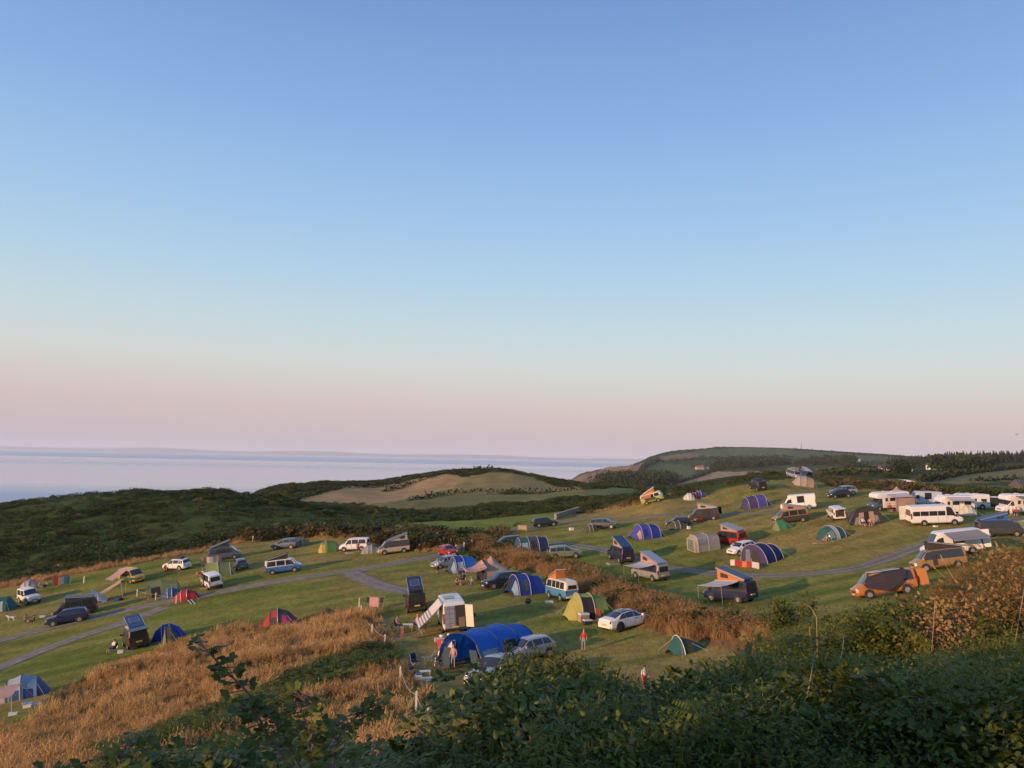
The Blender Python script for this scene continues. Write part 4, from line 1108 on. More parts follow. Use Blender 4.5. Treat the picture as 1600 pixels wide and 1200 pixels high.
# ------------------------------------------------------------------ motor homes
def motorhome(px, py, heading, label, mat, scale=1.0, overcab=True, Lb=3.3, name='motorhome', cabmat=None, door_side=1, pt=None):
    root = vehicle(name, 'motorhome_cab', px, py, heading, label, cabmat or mat, scale=scale, cat='motorhome', pt=pt)
    def bs(x, z0, z1, w, n=6): return (x, [(0, z0), (w * .95, z0), (w, z0 + .1), (w, (z0 + z1) / 2), (w, z1 - .16), (w - .06, z1 - .05), (w - .18, z1), (0, z1 + .02)])
    lf = Loft([bs(-Lb, .5, 2.72, 1.10), bs(-Lb + .06, .42, 2.84, 1.13), bs(1.0, .42, 2.86, 1.13), bs(1.25, .42, 2.86, 1.13)])
    lf.body().obj('living_box', mat, root)
    if overcab:
        l2 = Loft([bs(1.24, 1.9, 2.86, 1.13), bs(1.9, 1.92, 2.84, 1.10), bs(2.35, 2.0, 2.66, 1.0), bs(2.48, 2.12, 2.45, .85)])
        l2.body().obj('overcab', mat, root)
    else:
        l2 = Loft([bs(1.24, 1.7, 2.84, 1.12), bs(1.7, 1.85, 2.5, 1.02), bs(2.0, 1.9, 2.1, .9)])
        l2.body().obj('overcab', mat, root)
    for sd in (1, -1):
        for x0, x1 in ((-2.7, -1.7), (-.9, .1)):
            MB().box(((x0 + x1) / 2, sd * 1.135, 1.75), (x1 - x0, .03, .55)).obj('side_window', GLASS, root)
        MB().box((-Lb / 2 + .6, sd * 1.134, .72), (Lb + .6, .02, .08)).obj('side_stripe', paint('grey_stripe', (.35, .36, .38), .5), root)
    d = MB().box((.7, door_side * 1.137, 1.3), (.62, .03, 1.7)).obj('door', paint('door_white', (.66, .65, .62), .5), root)
    MB().box((.7, door_side * 1.155, 1.75), (.4, .02, .5)).obj('door_window', GLASS, d)
    MB().box((-Lb - .01, 0, 1.8), (.03, 1.2, .6)).obj('rear_window', GLASS, root)
    MB().box((-Lb - .04, 0, .55), (.12, 2.1, .22)).obj('bumper', mat, root)
    for sd in (1, -1): MB().box((-Lb - .05, sd * .95, .85), (.06, .14, .4)).obj('tail_light', TAIL, root)
    MB().box((-1.2, .2, 2.93), (.7, .6, .12)).obj('roof_hatch', paint('hatch_grey', (.5, .5, .5), .5), root)
    MB().box((.1, -.3, 2.92), (.5, .5, .1)).obj('roof_hatch', paint('hatch_grey', (.5, .5, .5), .5), root)
    return root
# ------------------------------------------------------------------ colours
WHITE = carpaint('white', (.72, .71, .69)); SILVER = carpaint('silver', (.42, .42, .42), .5); BLACK = carpaint('black', (.018, .018, .022))
NAVY = carpaint('navy', (.012, .02, .07)); DGREY = carpaint('dark_grey', (.07, .075, .085), .3); GREY = carpaint('grey', (.16, .165, .17), .4)
RED = carpaint('red', (.36, .018, .02)); GOLD = carpaint('gold', (.42, .24, .09), .45); ORANGE = carpaint('orange', (.40, .15, .035)); BROWN = carpaint('brown', (.075, .05, .035), .3)
BLUE = carpaint('blue', (.03, .14, .38)); TEAL = carpaint('steel_blue', (.06, .22, .38)); BEIGE = carpaint('beige', (.45, .36, .25)); YELLOW = carpaint('yellow', (.62, .34, .03))
CREAM = carpaint('cream', (.68, .62, .48)); GREENC = carpaint('sage', (.16, .20, .12)); LIME = carpaint('lime_paint', (.32, .40, .08)); PALEB = carpaint('pale_blue', (.42, .50, .55)); BLUEG = carpaint('blue_grey', (.10, .14, .20), .3)
fCREAM = fabric('cream', (.58, .47, .36)); fORANGE = fabric('orange', (.62, .22, .06)); fGREY = fabric('grey', (.30, .30, .30)); fDGREY = fabric('charcoal', (.055, .055, .06)); fWHITE = fabric('white', (.66, .63, .60))
fBLUE = fabric('bright_blue', (.012, .15, .60)); fROYAL = fabric('royal_blue', (.02, .055, .34)); fPURP = fabric('purple_blue', (.075, .08, .36)); fPLUM = fabric('plum', (.07, .055, .16)); fNAVY = fabric('navy', (.012, .03, .13))
fSLATE = fabric('slate_blue', (.05, .085, .13)); fTEAL = fabric('teal', (.025, .13, .12)); fPALE = fabric('pale_aqua', (.42, .50, .50)); fGREEN = fabric('grass_green', (.09, .22, .06)); fLIME = fabric('lime', (.33, .42, .09)); fYEL = fabric('yellow', (.58, .42, .09))
fSAGE = fabric('sage', (.20, .25, .10)); fOLIVE = fabric('olive', (.085, .10, .05)); fEMER = fabric('emerald', (.05, .24, .10)); fPINK = fabric('dusty_pink', (.52, .33, .27)); fRED = fabric('red', (.45, .025, .03)); fMAG = fabric('magenta', (.45, .03, .22)); fTAN = fabric('tan', (.46, .32, .22)); fBEIGE = fabric('beige', (.46, .37, .29)); fSKY = fabric('sky_blue', (.26, .40, .50)); fDENIM = fabric('denim', (.05, .11, .26))
cRED = paint('cloth_red', (.50, .03, .03), .8); cWHITE = paint('cloth_white', (.66, .64, .62), .8); cPINK = paint('cloth_pink', (.55, .28, .26), .8); cBLACK = paint('cloth_black', (.025, .025, .03), .8); cBLUE = paint('cloth_blue', (.05, .10, .25), .8); cGREY = paint('cloth_grey', (.22, .22, .23), .8); cORAN = paint('cloth_orange', (.55, .22, .06), .8); cGREEN = paint('cloth_green', (.08, .16, .08), .8)
PLASW = paint('plastic_white', (.70, .69, .66), .5); PLASR = paint('plastic_red', (.42, .03, .03), .5); PLASB = paint('plastic_blue', (.04, .12, .32), .5)
# ------------------------------------------------------------------ vehicles in the near field
o = vehicle('electric_saloon', 'saloon', 979, 989, 35, 'white saloon with black glass roof and black wheels by the lime tent', WHITE, rim=RIMD)
VT['saloon']['lf'].across(-.90, .36, 5.25, .010).obj('glass_roof', GLASS, o)
o = vehicle('classic_camper', 'classic', 878, 941, 114, 'blue and white vintage camper van with orange raised roof canvas', TEAL, CREAM)
pop_top(o, fORANGE, CREAM, x0=.1, x1=1.7, z=1.94, w=.56, rise=.75, hinge='front', wins=False)
o = vehicle('camper_van', 'van', 650, 958, 101, 'black camper van with solar panel on its raised black roof', BLACK)
pop_top(o, fCREAM, paint('roof_black', (.02, .022, .03), .4), solar=True)
o = vehicle('camper_van', 'panel', 706, 990, 101, 'white high-roofed camper van with striped awning and open rear door', WHITE)
fSTRIPE = None
def stripe_mat():
    m, n, l, b = nodes_of('fabric_striped_awning')
    tc = n.new('ShaderNodeTexCoord'); sp = n.new('ShaderNodeSeparateXYZ'); l.new(tc.outputs['Object'], sp.inputs[0])
    w = n.new('ShaderNodeMath'); w.operation = 'MULTIPLY'; w.inputs[1].default_value = 4.5; l.new(sp.outputs['Y'], w.inputs[0])
    fr = n.new('ShaderNodeMath'); fr.operation = 'FRACT'; l.new(w.outputs[0], fr.inputs[0])
    gt = n.new('ShaderNodeMath'); gt.operation = 'GREATER_THAN'; gt.inputs[1].default_value = .5; l.new(fr.outputs[0], gt.inputs[0])
    ab = n.new('ShaderNodeMath'); ab.operation = 'GREATER_THAN'; ab.inputs[1].default_value = 1.8; l.new(sp.outputs['Y'], ab.inputs[0])
    mu = n.new('ShaderNodeMath'); mu.operation = 'MULTIPLY'; l.new(gt.outputs[0], mu.inputs[0]); l.new(ab.outputs[0], mu.inputs[1])
    mx = n.new('ShaderNodeMix'); mx.data_type = 'RGBA'; l.new(mu.outputs[0], mx.inputs['Factor']); mx.inputs[6].default_value = (.62, .55, .52, 1); mx.inputs[7].default_value = (.20, .19, .22, 1)
    l.new(mx.outputs[2], b.inputs['Base Color']); b.inputs['Roughness'].default_value = .8
    return m
side_awning(o, stripe_mat(), 1, -2.75, .4, 2.5, 2.05, 1.75, y0=.98)
for c_ in [c_ for c_ in o.children if c_.name.startswith('rear_window')]: bpy.data.objects.remove(c_)
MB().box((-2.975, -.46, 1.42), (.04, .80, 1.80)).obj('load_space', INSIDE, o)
MB().box((-2.985, .44, 1.42), (.05, .82, 1.80)).obj('quilted_door', paint('quilted_silver', (.42, .44, .47), .35, .5, vary=.3, scale=7), o)
for zz in (.9, 1.3, 1.7, 2.1): MB().box((-3.013, .44, zz), (.01, .80, .02)).obj('quilt_seam', TRIM, o)
MB().box((-3.013, .44, 1.42), (.01, .02, 1.7)).obj('quilt_seam', TRIM, o)
MB().box((-3.20, -1.19, 1.42), (.78, .06, 1.80), Matrix.Rotation(R(48), 3, 'Z')).obj('rear_door', CREAM, o)
MB().box((-3.0, -.55, .95), (.06, .5, .8)).obj('kitchen_unit', WOOD, o)
MB().box((-.6, .2, 2.64), (1.3, .8, .05)).obj('solar_panel', GLASS, o)
for xx in (-2.2, -.2, 1.0): MB().tube([(xx, -.7, 2.62), (xx, -.7, 2.74), (xx, .7, 2.74), (xx, .7, 2.62)], .02, 5).obj('roof_bar', ALU, o)
o = vehicle('camper_van', 'van', 1016, 910, 119, 'silver camper van with raised silver roof and pale side awning', SILVER)
pop_top(o, fPINK, SILVER, rise=1.0); side_awning(o, fWHITE, 1, -1.9, .7, 1.92, 2.3, .12, y0=.85)
for xx in (-.9, .1): MB().box((xx, 0, 2.60 + (xx + .7) * .33), (.05, 1.3, .05), Matrix.Rotation(R(-19), 3, 'Y')).obj('roof_bar', TRIM, o)
o = vehicle('camper_van', 'van', 1142, 944, 128, 'dark blue camper van with peach roof canvas and white awning behind the bank', NAVY)
pop_top(o, fORANGE, paint('roof_slate', (.05, .07, .10), .4), rise=1.0); side_awning(o, fWHITE, 1, -1.7, .9, 1.95, 2.6, .15, y0=.85)
o = vehicle('camper_van', 'van', 970, 881, 106, 'dark blue camper van with raised navy roof by the bend in the track', NAVY)
pop_top(o, fPINK, paint('roof_navy', (.02, .05, .13), .4), rise=1.0)
o = vehicle('parked_car', 'estate', 785, 921, 205, 'black car parked between the peaked pink tent and a blue tent', BLACK)
o = vehicle('parked_car', 'hatch', 697, 889, 212, 'silver hatchback tucked beside the farther blue tent', SILVER)
o = vehicle('parked_car', 'hatch', 700, 871, 300, 'dark red small car by the white field gate', RED)
o = vehicle('parked_car', 'estate', 882, 874, 4, 'sage green estate car half hidden behind the dry bank', GREENC)
o = vehicle('parked_car', 'estate', 792, 858, 200, 'dark car beside the long slate blue tunnel tent', DGREY)
o = vehicle('parked_car', 'estate', 851, 824, 18, 'black car parked by the stone wall near the lane', BLACK)
o = vehicle('parked_car', 'hatch', 826, 1038, 215, 'pale silver car at the back end of the big bright blue tent', SILVER)
o = vehicle('parked_car', 'estate', 776, 1078, 236, 'silver car with its nose showing beside the leafy foreground shrub', SILVER)
# upper field
o = vehicle('parked_car', 'estate', 944, 827, 340, 'dark grey estate car beside the small olive tent', DGREY)
o = vehicle('parked_car', 'hatch', 1060, 824, 172, 'black car parked behind the olive dome tent', BLACK)
o = vehicle('camper_van', 'van', 1100, 814, 170, 'black camper van with cream roof canvas and open tailgate on the knoll', BROWN)
pop_top(o, fCREAM, GREY, rise=.8); open_side_door(o, 1, -.9, .2, .45, 1.75, .955); MB().box((-2.75, -.55, 1.35), (.06, .75, 1.2), Matrix.Rotation(R(50), 3, 'Z')).obj('rear_door', BLACK, o)
o = vehicle('classic_camper', 'classic', 1021, 786, 340, 'lime and white vintage camper with orange raised roof on the seaward slope', LIME, CREAM)
pop_top(o, fORANGE, CREAM, x0=-1.5, x1=.9, z=1.94, w=.56, rise=.8, hinge='rear', wins=False); side_awning(o, fORANGE, -1, -1.9, .2, 1.8, 1.6, .25, y0=.75)
o = vehicle('camper_van', 'van', 1141, 855, 121, 'red camper van joined to the grey drive-away awning', RED)
pop_top(o, fBEIGE, paint('roof_grey', (.25, .28, .32), .4), rise=.7, hinge='rear')
o = vehicle('parked_car', 'hatch', 1160, 869, 208, 'white hatchback nosing out behind the navy tunnel tent', WHITE)
o = vehicle('camper_van', 'van', 1185, 768, 96, 'dark van with loaded roof on top of the knoll', BLACK)
MB().box((-.3, 0, 2.05), (1.9, 1.2, .22)).obj('roof_load', TRIM, o)
o = vehicle('camper_van', 'van', 1240, 748, 280, 'silver camper van on the skyline of the knoll', SILVER, scale=.85)
pop_top(o, fGREY, SILVER, rise=.7)
o = vehicle('camper_van', 'van', 1256, 747, 100, 'pale grey van with tilted roof next to the silver skyline van', GREY, scale=.85)
pop_top(o, fGREY, PALEB, rise=.7)
o = vehicle('camper_van', 'panel', 1248, 797, 162, 'white camper van standing alone on the upper grass', WHITE, scale=.92)
o = vehicle('parked_car', 'estate', 1318, 775, 188, 'silver car parked just behind a black car', SILVER)
o = vehicle('parked_car', 'hatch', 1311, 779, 190, 'black hatchback parked in front of a silver car', BLACK)
o = vehicle('camper_van', 'van', 1236, 819, 176, 'brown camper van with raised roof beside the green ridge tent', BROWN, GOLD)
pop_top(o, fPINK, GREY, rise=.75); open_tailgate(o, BROWN)
o = vehicle('small_van', 'smallvan', 1307, 814, 82, 'small white van with its tailgate open and loaded boot', WHITE)
MB().box((-2.19, 0, 1.08), (.04, 1.15, 1.0)).obj('load_space', INSIDE, o); MB().box((-2.62, 0, 1.86), (.95, 1.3, .05)).obj('tailgate', WHITE, o)
o = motorhome(1386, 799, 187, 'white motorhome with a pink awning tent and blue cab', WHITE, cabmat=BLUEG, scale=.94)
side_awning(o, fWHITE, 1, -2.9, .6, 2.55, 2.2, .25, y0=1.12)
MB().sheet([[(-2.9, 3.2, .05), (-1.2, 3.25, .05), (.4, 3.2, .05)], [(-2.9, 3.0, 1.2), (-1.2, 3.1, 1.15), (.4, 3.0, 1.2)], [(-2.9, 3.0, 2.25), (-1.2, 3.0, 2.25), (.4, 3.0, 2.25)]], .01).obj('awning_wall', fPINK, o)
o = vehicle('small_van', 'smallvan', 1413, 766, 84, 'white van by the brown thicket at the top of the field', WHITE, scale=1.15)
o = vehicle('camper_van', 'panel', 1443, 791, 172, 'pale blue van behind the cream motorhome', PALEB, scale=.85)
o = motorhome(1484, 805, 178, 'cream motorhome with half-open awning and white side tent', WHITE, overcab=False, scale=.93)
side_awning(o, fWHITE, 1, -2.6, 1.0, 2.6, 1.6, .3, y0=1.12)
o = motorhome(1514, 796, 175, 'white motorhome standing behind the cream motorhome', WHITE, scale=.80)
o = vehicle('minibus', 'minibus', 1461, 823, -6, 'long white minibus with a row of windows and open rear door', WHITE)
MB().box((-3.75, .93, 1.55), (.85, .05, 1.8), Matrix.Rotation(R(10), 3, 'Z')).obj('rear_door', WHITE, o)
o = vehicle('camper_van', 'van', 1546, 797, 176, 'white van with sliding door open beside the hedge', WHITE)
open_side_door(o, 1, -.9, .3, .45, 1.75, .957)
o = motorhome(1592, 805, 181, 'cream motorhome with grey awning at the edge of the picture', WHITE)
side_awning(o, fGREY, 1, -2.8, 1.2, 2.6, 2.0, .2, y0=1.12)
o = vehicle('camper_van', 'van', 1563, 840, 346, 'grey camper van with bright blue raised roof canvas', DGREY)
pop_top(o, fBLUE, paint('roof_deep_blue', (.02, .05, .18), .4), rise=.7, hinge='rear')
VT['van']['lf'].across(1.84, 1.16, 5.1, .03).obj('windscreen_cover', fPINK, o)
o = vehicle('camper_van', 'panel', 1488, 870, 174, 'white panel camper with long pale awning and open rear doors', WHITE)
side_awning(o, fGREY, 1, -2.7, .9, 2.45, 2.3, .55, y0=1.0)
MB().box((-3.35, .85, 1.5), (.85, .05, 1.9), Matrix.Rotation(R(-15), 3, 'Z')).obj('rear_door', WHITE, o); MB().box((-2.98, 0, 1.45), (.05, 1.5, 1.85)).obj('load_space', INSIDE, o)
o = vehicle('camper_van', 'van', 1468, 892, 171, 'gold camper van glowing in the low sun beside the track', GOLD)
pop_top(o, fDGREY, paint('roof_black', (.02, .022, .03), .4), rise=.7); open_tailgate(o, GOLD); open_side_door(o, 1, .35, .75, .5, 1.5, .957)
o = vehicle('camper_van', 'van', 1384, 934, 174, 'orange camper van draped with a dark tarpaulin', ORANGE)
MB().sheet([[(-1.75, .40, 2.08), (0, .40, 2.09), (1.15, .40, 2.02)], [(-1.75, 1.02, 1.85), (0, 1.05, 1.85), (1.5, 1.02, 1.62)], [(-1.5, 1.22, 1.35), (.1, 1.34, 1.25), (1.85, 1.2, 1.2)], [(-.9, 1.42, .95), (.2, 1.65, .52), (1.75, 1.45, .95)]], .02).obj('tarpaulin', fabric('tarp_dark', (.035, .026, .032), .05), o)
MB().box((-.2, 0, 2.03), (2.4, 1.2, .05)).obj('solar_panel', PALEB, o)
MB().box((-2.95, .6, 1.15), (.9, .05, 1.3), Matrix.Rotation(R(-20), 3, 'Z')).obj('rear_door', ORANGE, o); MB().box((-3.0, -.55, 1.2), (.9, .05, 1.4), Matrix.Rotation(R(15), 3, 'Z')).obj('rear_door', fTAN, o)
# lower left field
o = vehicle('camper_van', 'van', 615, 866, 196, 'bronze camper van with raised roof by the dry hedge', BEIGE, BROWN)
pop_top(o, fCREAM, paint('roof_slate', (.05, .07, .10), .4), rise=.85, hinge='front')
o = vehicle('small_van', 'smallvan', 554, 862, 176, 'white small van parked by the dark bushes', WHITE, scale=1.08)
o = vehicle('parked_car', 'estate', 446, 859, 172, 'blue-grey car next to a small green tent at the field edge', BLUEG)
o = vehicle('camper_van', 'van', 444, 896, 12, 'blue and cream camper van with black tilted roof alone on the grass', BLUE, WHITE)
pop_top(o, fDGREY, TRIM, rise=.65, x0=-2.2, x1=.6)
o = vehicle('parked_car', 'hatch', 376, 891, 118, 'dark blue hatchback behind the pale green tunnel tent', BLUEG)
o = vehicle('camper_van', 'van', 352, 875, 15, 'slate blue camper van with raised roof and pale windbreak', BLUEG)
pop_top(o, fSLATE, paint('roof_slate', (.05, .07, .10), .4), rise=.9)
o = vehicle('parked_car', 'estate', 277, 893, 156, 'white estate car with a roof box near the scrub', WHITE)
MB().box((-.5, 0, 1.84), (1.7, .75, .28)).obj('roof_box', TRIM, o)
o = vehicle('camper_van', 'van', 331, 922, 124, 'plain white van with its sliding door open near the track', WHITE)
open_side_door(o, 1, .0, .75, .45, 1.75, .957)
o = vehicle('camper_van', 'van', 206, 913, 322, 'yellow camper van with dark windscreen cover and side tarp', YELLOW, scale=.98)
VT['van']['lf'].across(1.84, 1.16, 5.1, .03).obj('windscreen_cover', fSLATE, o)
side_awning(o, fPINK, -1, -1.9, .4, 1.9, 2.1, .9, y0=.85)
o = vehicle('camper_van', 'van', 118, 964, 201, 'black camper van with raised roof behind a black car', BLACK)
pop_top(o, fSLATE, paint('roof_slate', (.05, .07, .10), .4), rise=.42, x0=-2.2, x1=.9)
o = vehicle('parked_car', 'estate', 106, 976, 201, 'black car in front of the black camper van', NAVY)
o = vehicle('off_road_car', 'offroad', 46, 946, 322, 'white boxy off-road car facing the track', WHITE)
o = vehicle('camper_van', 'van', 212, 1015, 124, 'brown camper van with solar roof and open tailgate near dry grass', BROWN)
pop_top(o, fCREAM, paint('roof_navy', (.02, .05, .13), .4), solar=True, rise=.85); open_tailgate(o, BLACK)
# ------------------------------------------------------------------ tents, near field
def T(*a, **k): return tent(*a, **k)
S_ = [(-3.4, 1.5, .25, 2.0), (-2.7, 1.85, 1.85, 2.2), (-.9, 1.95, 2.15, 2.3), (1.1, 1.95, 2.22, 2.3), (3.1, 1.95, 2.25, 2.3)]
gA, gB = ground(716, 1046), ground(818, 1013); mid = (gA + gB) / 2
T('tunnel_tent', 0, 0, math.degrees(math.atan2(gA.y - gB.y, gA.x - gB.x)), 'huge bright blue tunnel tent with open arched front', S_, [fROYAL, fBLUE, fBLUE, fBLUE],
  patches=[(1.5, 2.9, .9, 2.7, 1, MESHW, 'window'), (-.5, .7, .6, 3.4, 1, DARKIN, 'door'), (1.5, 2.9, .9, 2.7, -1, MESHW, 'window'), (-2.4, -1.2, .9, 2.4, 1, fNAVY, 'wall_panel')], poles=(1, 2, 3, 4), pt=(mid.x, mid.y), polemat=fSLATE, scale=1.07,
  door=[(1, -1.75, -1.0, .05, 1.3, fSLATE, 'door_flap'), (1, 1.0, 1.75, .05, 1.3, fSLATE, 'door_flap')])
T('dome_tent', 919, 970, 194, 'lime and yellow tent with dark open side door near the white saloon', [(-2.1, 1.0, .3, 2), (-1.4, 1.45, 1.6, 2.2), (-.15, 1.55, 1.95, 2.3), (.95, 1.55, 2.05, 2.3), (1.5, 1.3, 1.45, 2.2), (2.1, .9, .2, 2)], [fabric('leaf_lime', (.20, .30, .06)), fabric('leaf_lime', (.20, .30, .06)), fLIME, fabric('lime_sunlit', (.46, .42, .10)), fabric('lime_sunlit', (.46, .42, .10))],  # low sun on the left end is painted in as yellower lime
  patches=[(-.1, .85, .1, 5.6, 1, DARKIN, 'door'), (1.15, 1.75, .2, 4.0, 1, fabric('lime_sunlit', (.46, .42, .10)), 'door_flap')], poles=(2, 3))
T('tunnel_tent', 822, 931, 202, 'royal blue family tent beside the vintage camper van', [(-2.1, 1.1, .3, 2), (-1.4, 1.5, 1.65, 2.2), (.1, 1.6, 2.0, 2.3), (1.35, 1.6, 2.0, 2.3), (2.0, 1.4, .4, 2)], [fBLUE, fROYAL, fROYAL, fNAVY],
  patches=[(.3, 1.15, 1.0, 4.4, 1, fSLATE, 'window'), (1.45, 1.9, .3, 5.5, 1, fSKY, 'front_panel'), (1.4, 1.9, 2.5, 7.0, -1, DARKIN, 'door')], poles=(2, 3))
T('tunnel_tent', 724, 896, 201, 'blue tent with pale front beside the silver hatchback', [(-2.0, 1.1, .3, 2), (-1.3, 1.5, 1.7, 2.2), (.2, 1.6, 2.0, 2.3), (1.3, 1.6, 2.0, 2.3), (2.0, 1.5, .3, 2)], [fROYAL, fBLUE, fROYAL, fSLATE],
  patches=[(.35, 1.1, .8, 3.8, 1, fSKY, 'window'), (1.4, 1.85, .3, 5.5, 1, fSKY, 'front_panel')], poles=(2, 3))
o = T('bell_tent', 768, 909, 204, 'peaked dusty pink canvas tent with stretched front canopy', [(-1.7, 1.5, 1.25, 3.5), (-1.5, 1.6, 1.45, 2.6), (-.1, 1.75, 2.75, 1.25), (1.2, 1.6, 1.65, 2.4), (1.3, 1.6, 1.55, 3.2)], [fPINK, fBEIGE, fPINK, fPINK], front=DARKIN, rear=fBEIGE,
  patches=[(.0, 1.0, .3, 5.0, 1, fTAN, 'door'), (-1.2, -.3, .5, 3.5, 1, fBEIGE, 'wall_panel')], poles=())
g = [[(1.1 + 2.6 * i / 6, sy * (1.75 - .5 * i / 6), 1.62 - .12 * i / 6 - .22 * math.sin(PI * i / 6) + (.9 * (1 - i / 6) ** 2 + .35 * (i / 6)) * (1 - abs(sy))) for sy in (-1, -.5, 0, .5, 1)] for i in range(7)]
MB().sheet(g, .012).obj('canopy', fPINK, o, True)
for sy in (-1, 1): MB().tube([(3.65, sy * 1.25, 1.5), (3.7, sy * 1.3, 0)], .025).obj('pole', WOOD, o)
T('tunnel_tent', 830, 864, 191, 'long slate blue tunnel tent with pale windows behind the bank', [(-3.0, 1.2, .3, 2), (-2.3, 1.6, 1.7, 2.2), (-.9, 1.7, 2.0, 2.3), (.5, 1.7, 2.05, 2.3), (1.8, 1.7, 2.05, 2.3), (2.8, 1.2, .4, 2)], [fSLATE, fNAVY, fSLATE, fTEAL, fSLATE],
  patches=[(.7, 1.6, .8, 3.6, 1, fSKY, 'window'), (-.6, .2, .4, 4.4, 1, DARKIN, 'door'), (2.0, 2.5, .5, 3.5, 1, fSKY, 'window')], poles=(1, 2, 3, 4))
T('dome_tent', 1071, 1024, 196, 'small dark green tent with a white hoop by the dry bank', [(-1.5, .4, .12, 2), (-.3, .75, .8, 2), (.5, .95, 1.15, 2), (1.2, .6, .3, 2)], [fTEAL, fOLIVE, fTEAL], poles=(2,), polemat=PLASW)
# upper field
T('tunnel_tent', 1008, 844, 194, 'purple-blue tunnel tent on the upper grass', [(-2.6, 1.2, .3, 2), (-1.9, 1.6, 1.7, 2.2), (-.4, 1.7, 2.05, 2.3), (1.0, 1.7, 2.1, 2.3), (2.2, 1.6, .4, 1.8)], [fPURP, fROYAL, fPURP, fPURP],
  patches=[(1.2, 1.7, .4, 4.5, 1, fPINK, 'front_panel'), (.1, .8, .9, 3.8, 1, fROYAL, 'window')], poles=(1, 2, 3))
dome('dome_tent', 1058, 828, 185, 'low olive dome tent in front of a black car', 3.4, 2.2, 1.25, fOLIVE)
dome('dome_tent', 923, 831, 190, 'small olive tent beside the dark grey estate car', 2.6, 1.8, 1.1, fOLIVE)
T('awning_tent', 1099, 863, 192, 'grey box-shaped drive-away awning tent beside the red van', [(-1.9, 1.25, 1.9, 5), (-.3, 1.3, 2.1, 5), (1.3, 1.35, 2.1, 5), (1.75, 1.3, 1.85, 4)], [fGREY, fGREY, fBEIGE], front=fBEIGE, rear=fGREY,
  patches=[(-.1, 1.2, .8, 3.6, 1, MESHW, 'window')], door=[(1, -.95, .95, .12, 1.6, MESHW, 'window')], poles=(1, 2), guys=False)
T('tunnel_tent', 1192, 882, 213, 'navy tunnel tent with pale hoops and a pale mesh front', [(-2.5, 1.2, .3, 2), (-1.7, 1.75, 1.7, 2.1), (-.1, 1.95, 2.1, 2.1), (1.6, 2.0, 2.25, 2.1)], [fNAVY, fNAVY, fNAVY], front=fPLUM, poles=(1, 2, 3), door=[(1, -1.3, -.5, .05, 1.6, MESHW, 'door'), (1, -.2, .9, .05, 1.5, fDGREY, 'door')])
windbreak(1141, 884, 1185, 889, 'low red and white windbreak in front of the navy tent', [fWHITE, fRED, fORANGE, fRED, fWHITE], .75)
T('dome_tent', 1301, 845, 199, 'teal dome tent with a white band and clear panels', [(-1.8, .8, .15, 2), (-1.0, 1.4, 1.3, 2.1), (0, 1.5, 1.65, 2.1), (.55, 1.5, 1.65, 2.1), (1.3, 1.35, 1.35, 2.1), (1.9, .9, .15, 2)], [fTEAL, fTEAL, fPALE, fTEAL, fTEAL], patches=[(.75, 1.5, .8, 4.5, 1, MESHW, 'window')], poles=(1, 3))
T('ridge_tent', 1223, 829, 186, 'emerald green ridge tent with pale front panels', [(-1.6, .3, .15, 2), (-.2, 1.0, 1.3, 1.25), (.9, 1.0, 1.35, 1.2), (1.5, .5, .1, 1.6)], [fEMER, fEMER, fSAGE])
T('frame_tent', 1180, 795, 184, 'plum coloured frame tent on the bare slope', [(-2.4, 1.4, .15, 3), (-1.7, 1.5, 1.95, 3.2), (-.1, 1.55, 2.05, 3.2), (1.5, 1.5, 1.95, 3.2), (2.3, 1.4, .15, 3)], [fPLUM, fPURP, fPLUM, fPLUM], poles=(1, 2, 3))
T('tunnel_tent', 1257, 761, 178, 'beige tunnel tent near the skyline vans', [(-2.5, .9, .2, 2), (-1.4, 1.6, 1.8, 2.1), (.1, 1.7, 2.1, 2.1), (1.4, 1.6, 1.9, 2.1), (2.5, 1.1, .2, 2)], [fBEIGE, fTAN, fBEIGE, fBEIGE], poles=(1, 2, 3), polemat=fDGREY)
dome('dome_tent', 1077, 782, 180, 'small white dome tent, leftmost of three on the slope', 2.4, 2.2, 1.3, fWHITE)
dome('dome_tent', 1085, 780, 180, 'small red dome tent between a white and a blue one', 2.2, 2.0, 1.2, fRED)
dome('dome_tent', 1093, 778, 180, 'small purple-blue dome tent, rightmost of three on the slope', 2.4, 2.0, 1.4, fPURP)
T('dome_tent', 1353, 822, 268, 'black dome awning with a tan open front and chairs', [(-1.9, 1.2, .4, 2), (-.9, 2.1, 2.1, 2.0), (.6, 2.3, 2.5, 2.0)], [fDGREY, fDGREY], front=fDGREY, poles=(1, 2), polemat=fDGREY, door=[(1, -.42, .28, .05, 1.75, DARKIN, 'door'), (1, .34, 1.15, .05, 1.75, fPINK, 'curtain'), (1, -1.3, -.48, .05, 1.7, fPINK, 'curtain'), (1, 1.22, 1.8, .05, 1.2, fGREY, 'window'), (1, -1.85, -1.36, .05, 1.1, fGREY, 'window')])
dome('dome_tent', 1604, 838, 200, 'grey-green dome tent at the picture edge beside the grey van', 3.2, 2.6, 1.7, fSAGE)
T('awning_tent', 1402, 790, 200, 'pointed white gazebo tent behind the pink motorhome awning', [(-1.3, 1.3, 1.7, 3.5), (0, 1.35, 2.9, 1.2), (1.3, 1.3, 1.7, 3.5)], [fPINK, fPINK], front=fWHITE, rear=fWHITE, guys=False)
dome('side_tent', 1512, 806, 180, 'low white windbreak tent at the back of the cream motorhome', 2.4, 1.8, 1.4, fWHITE)
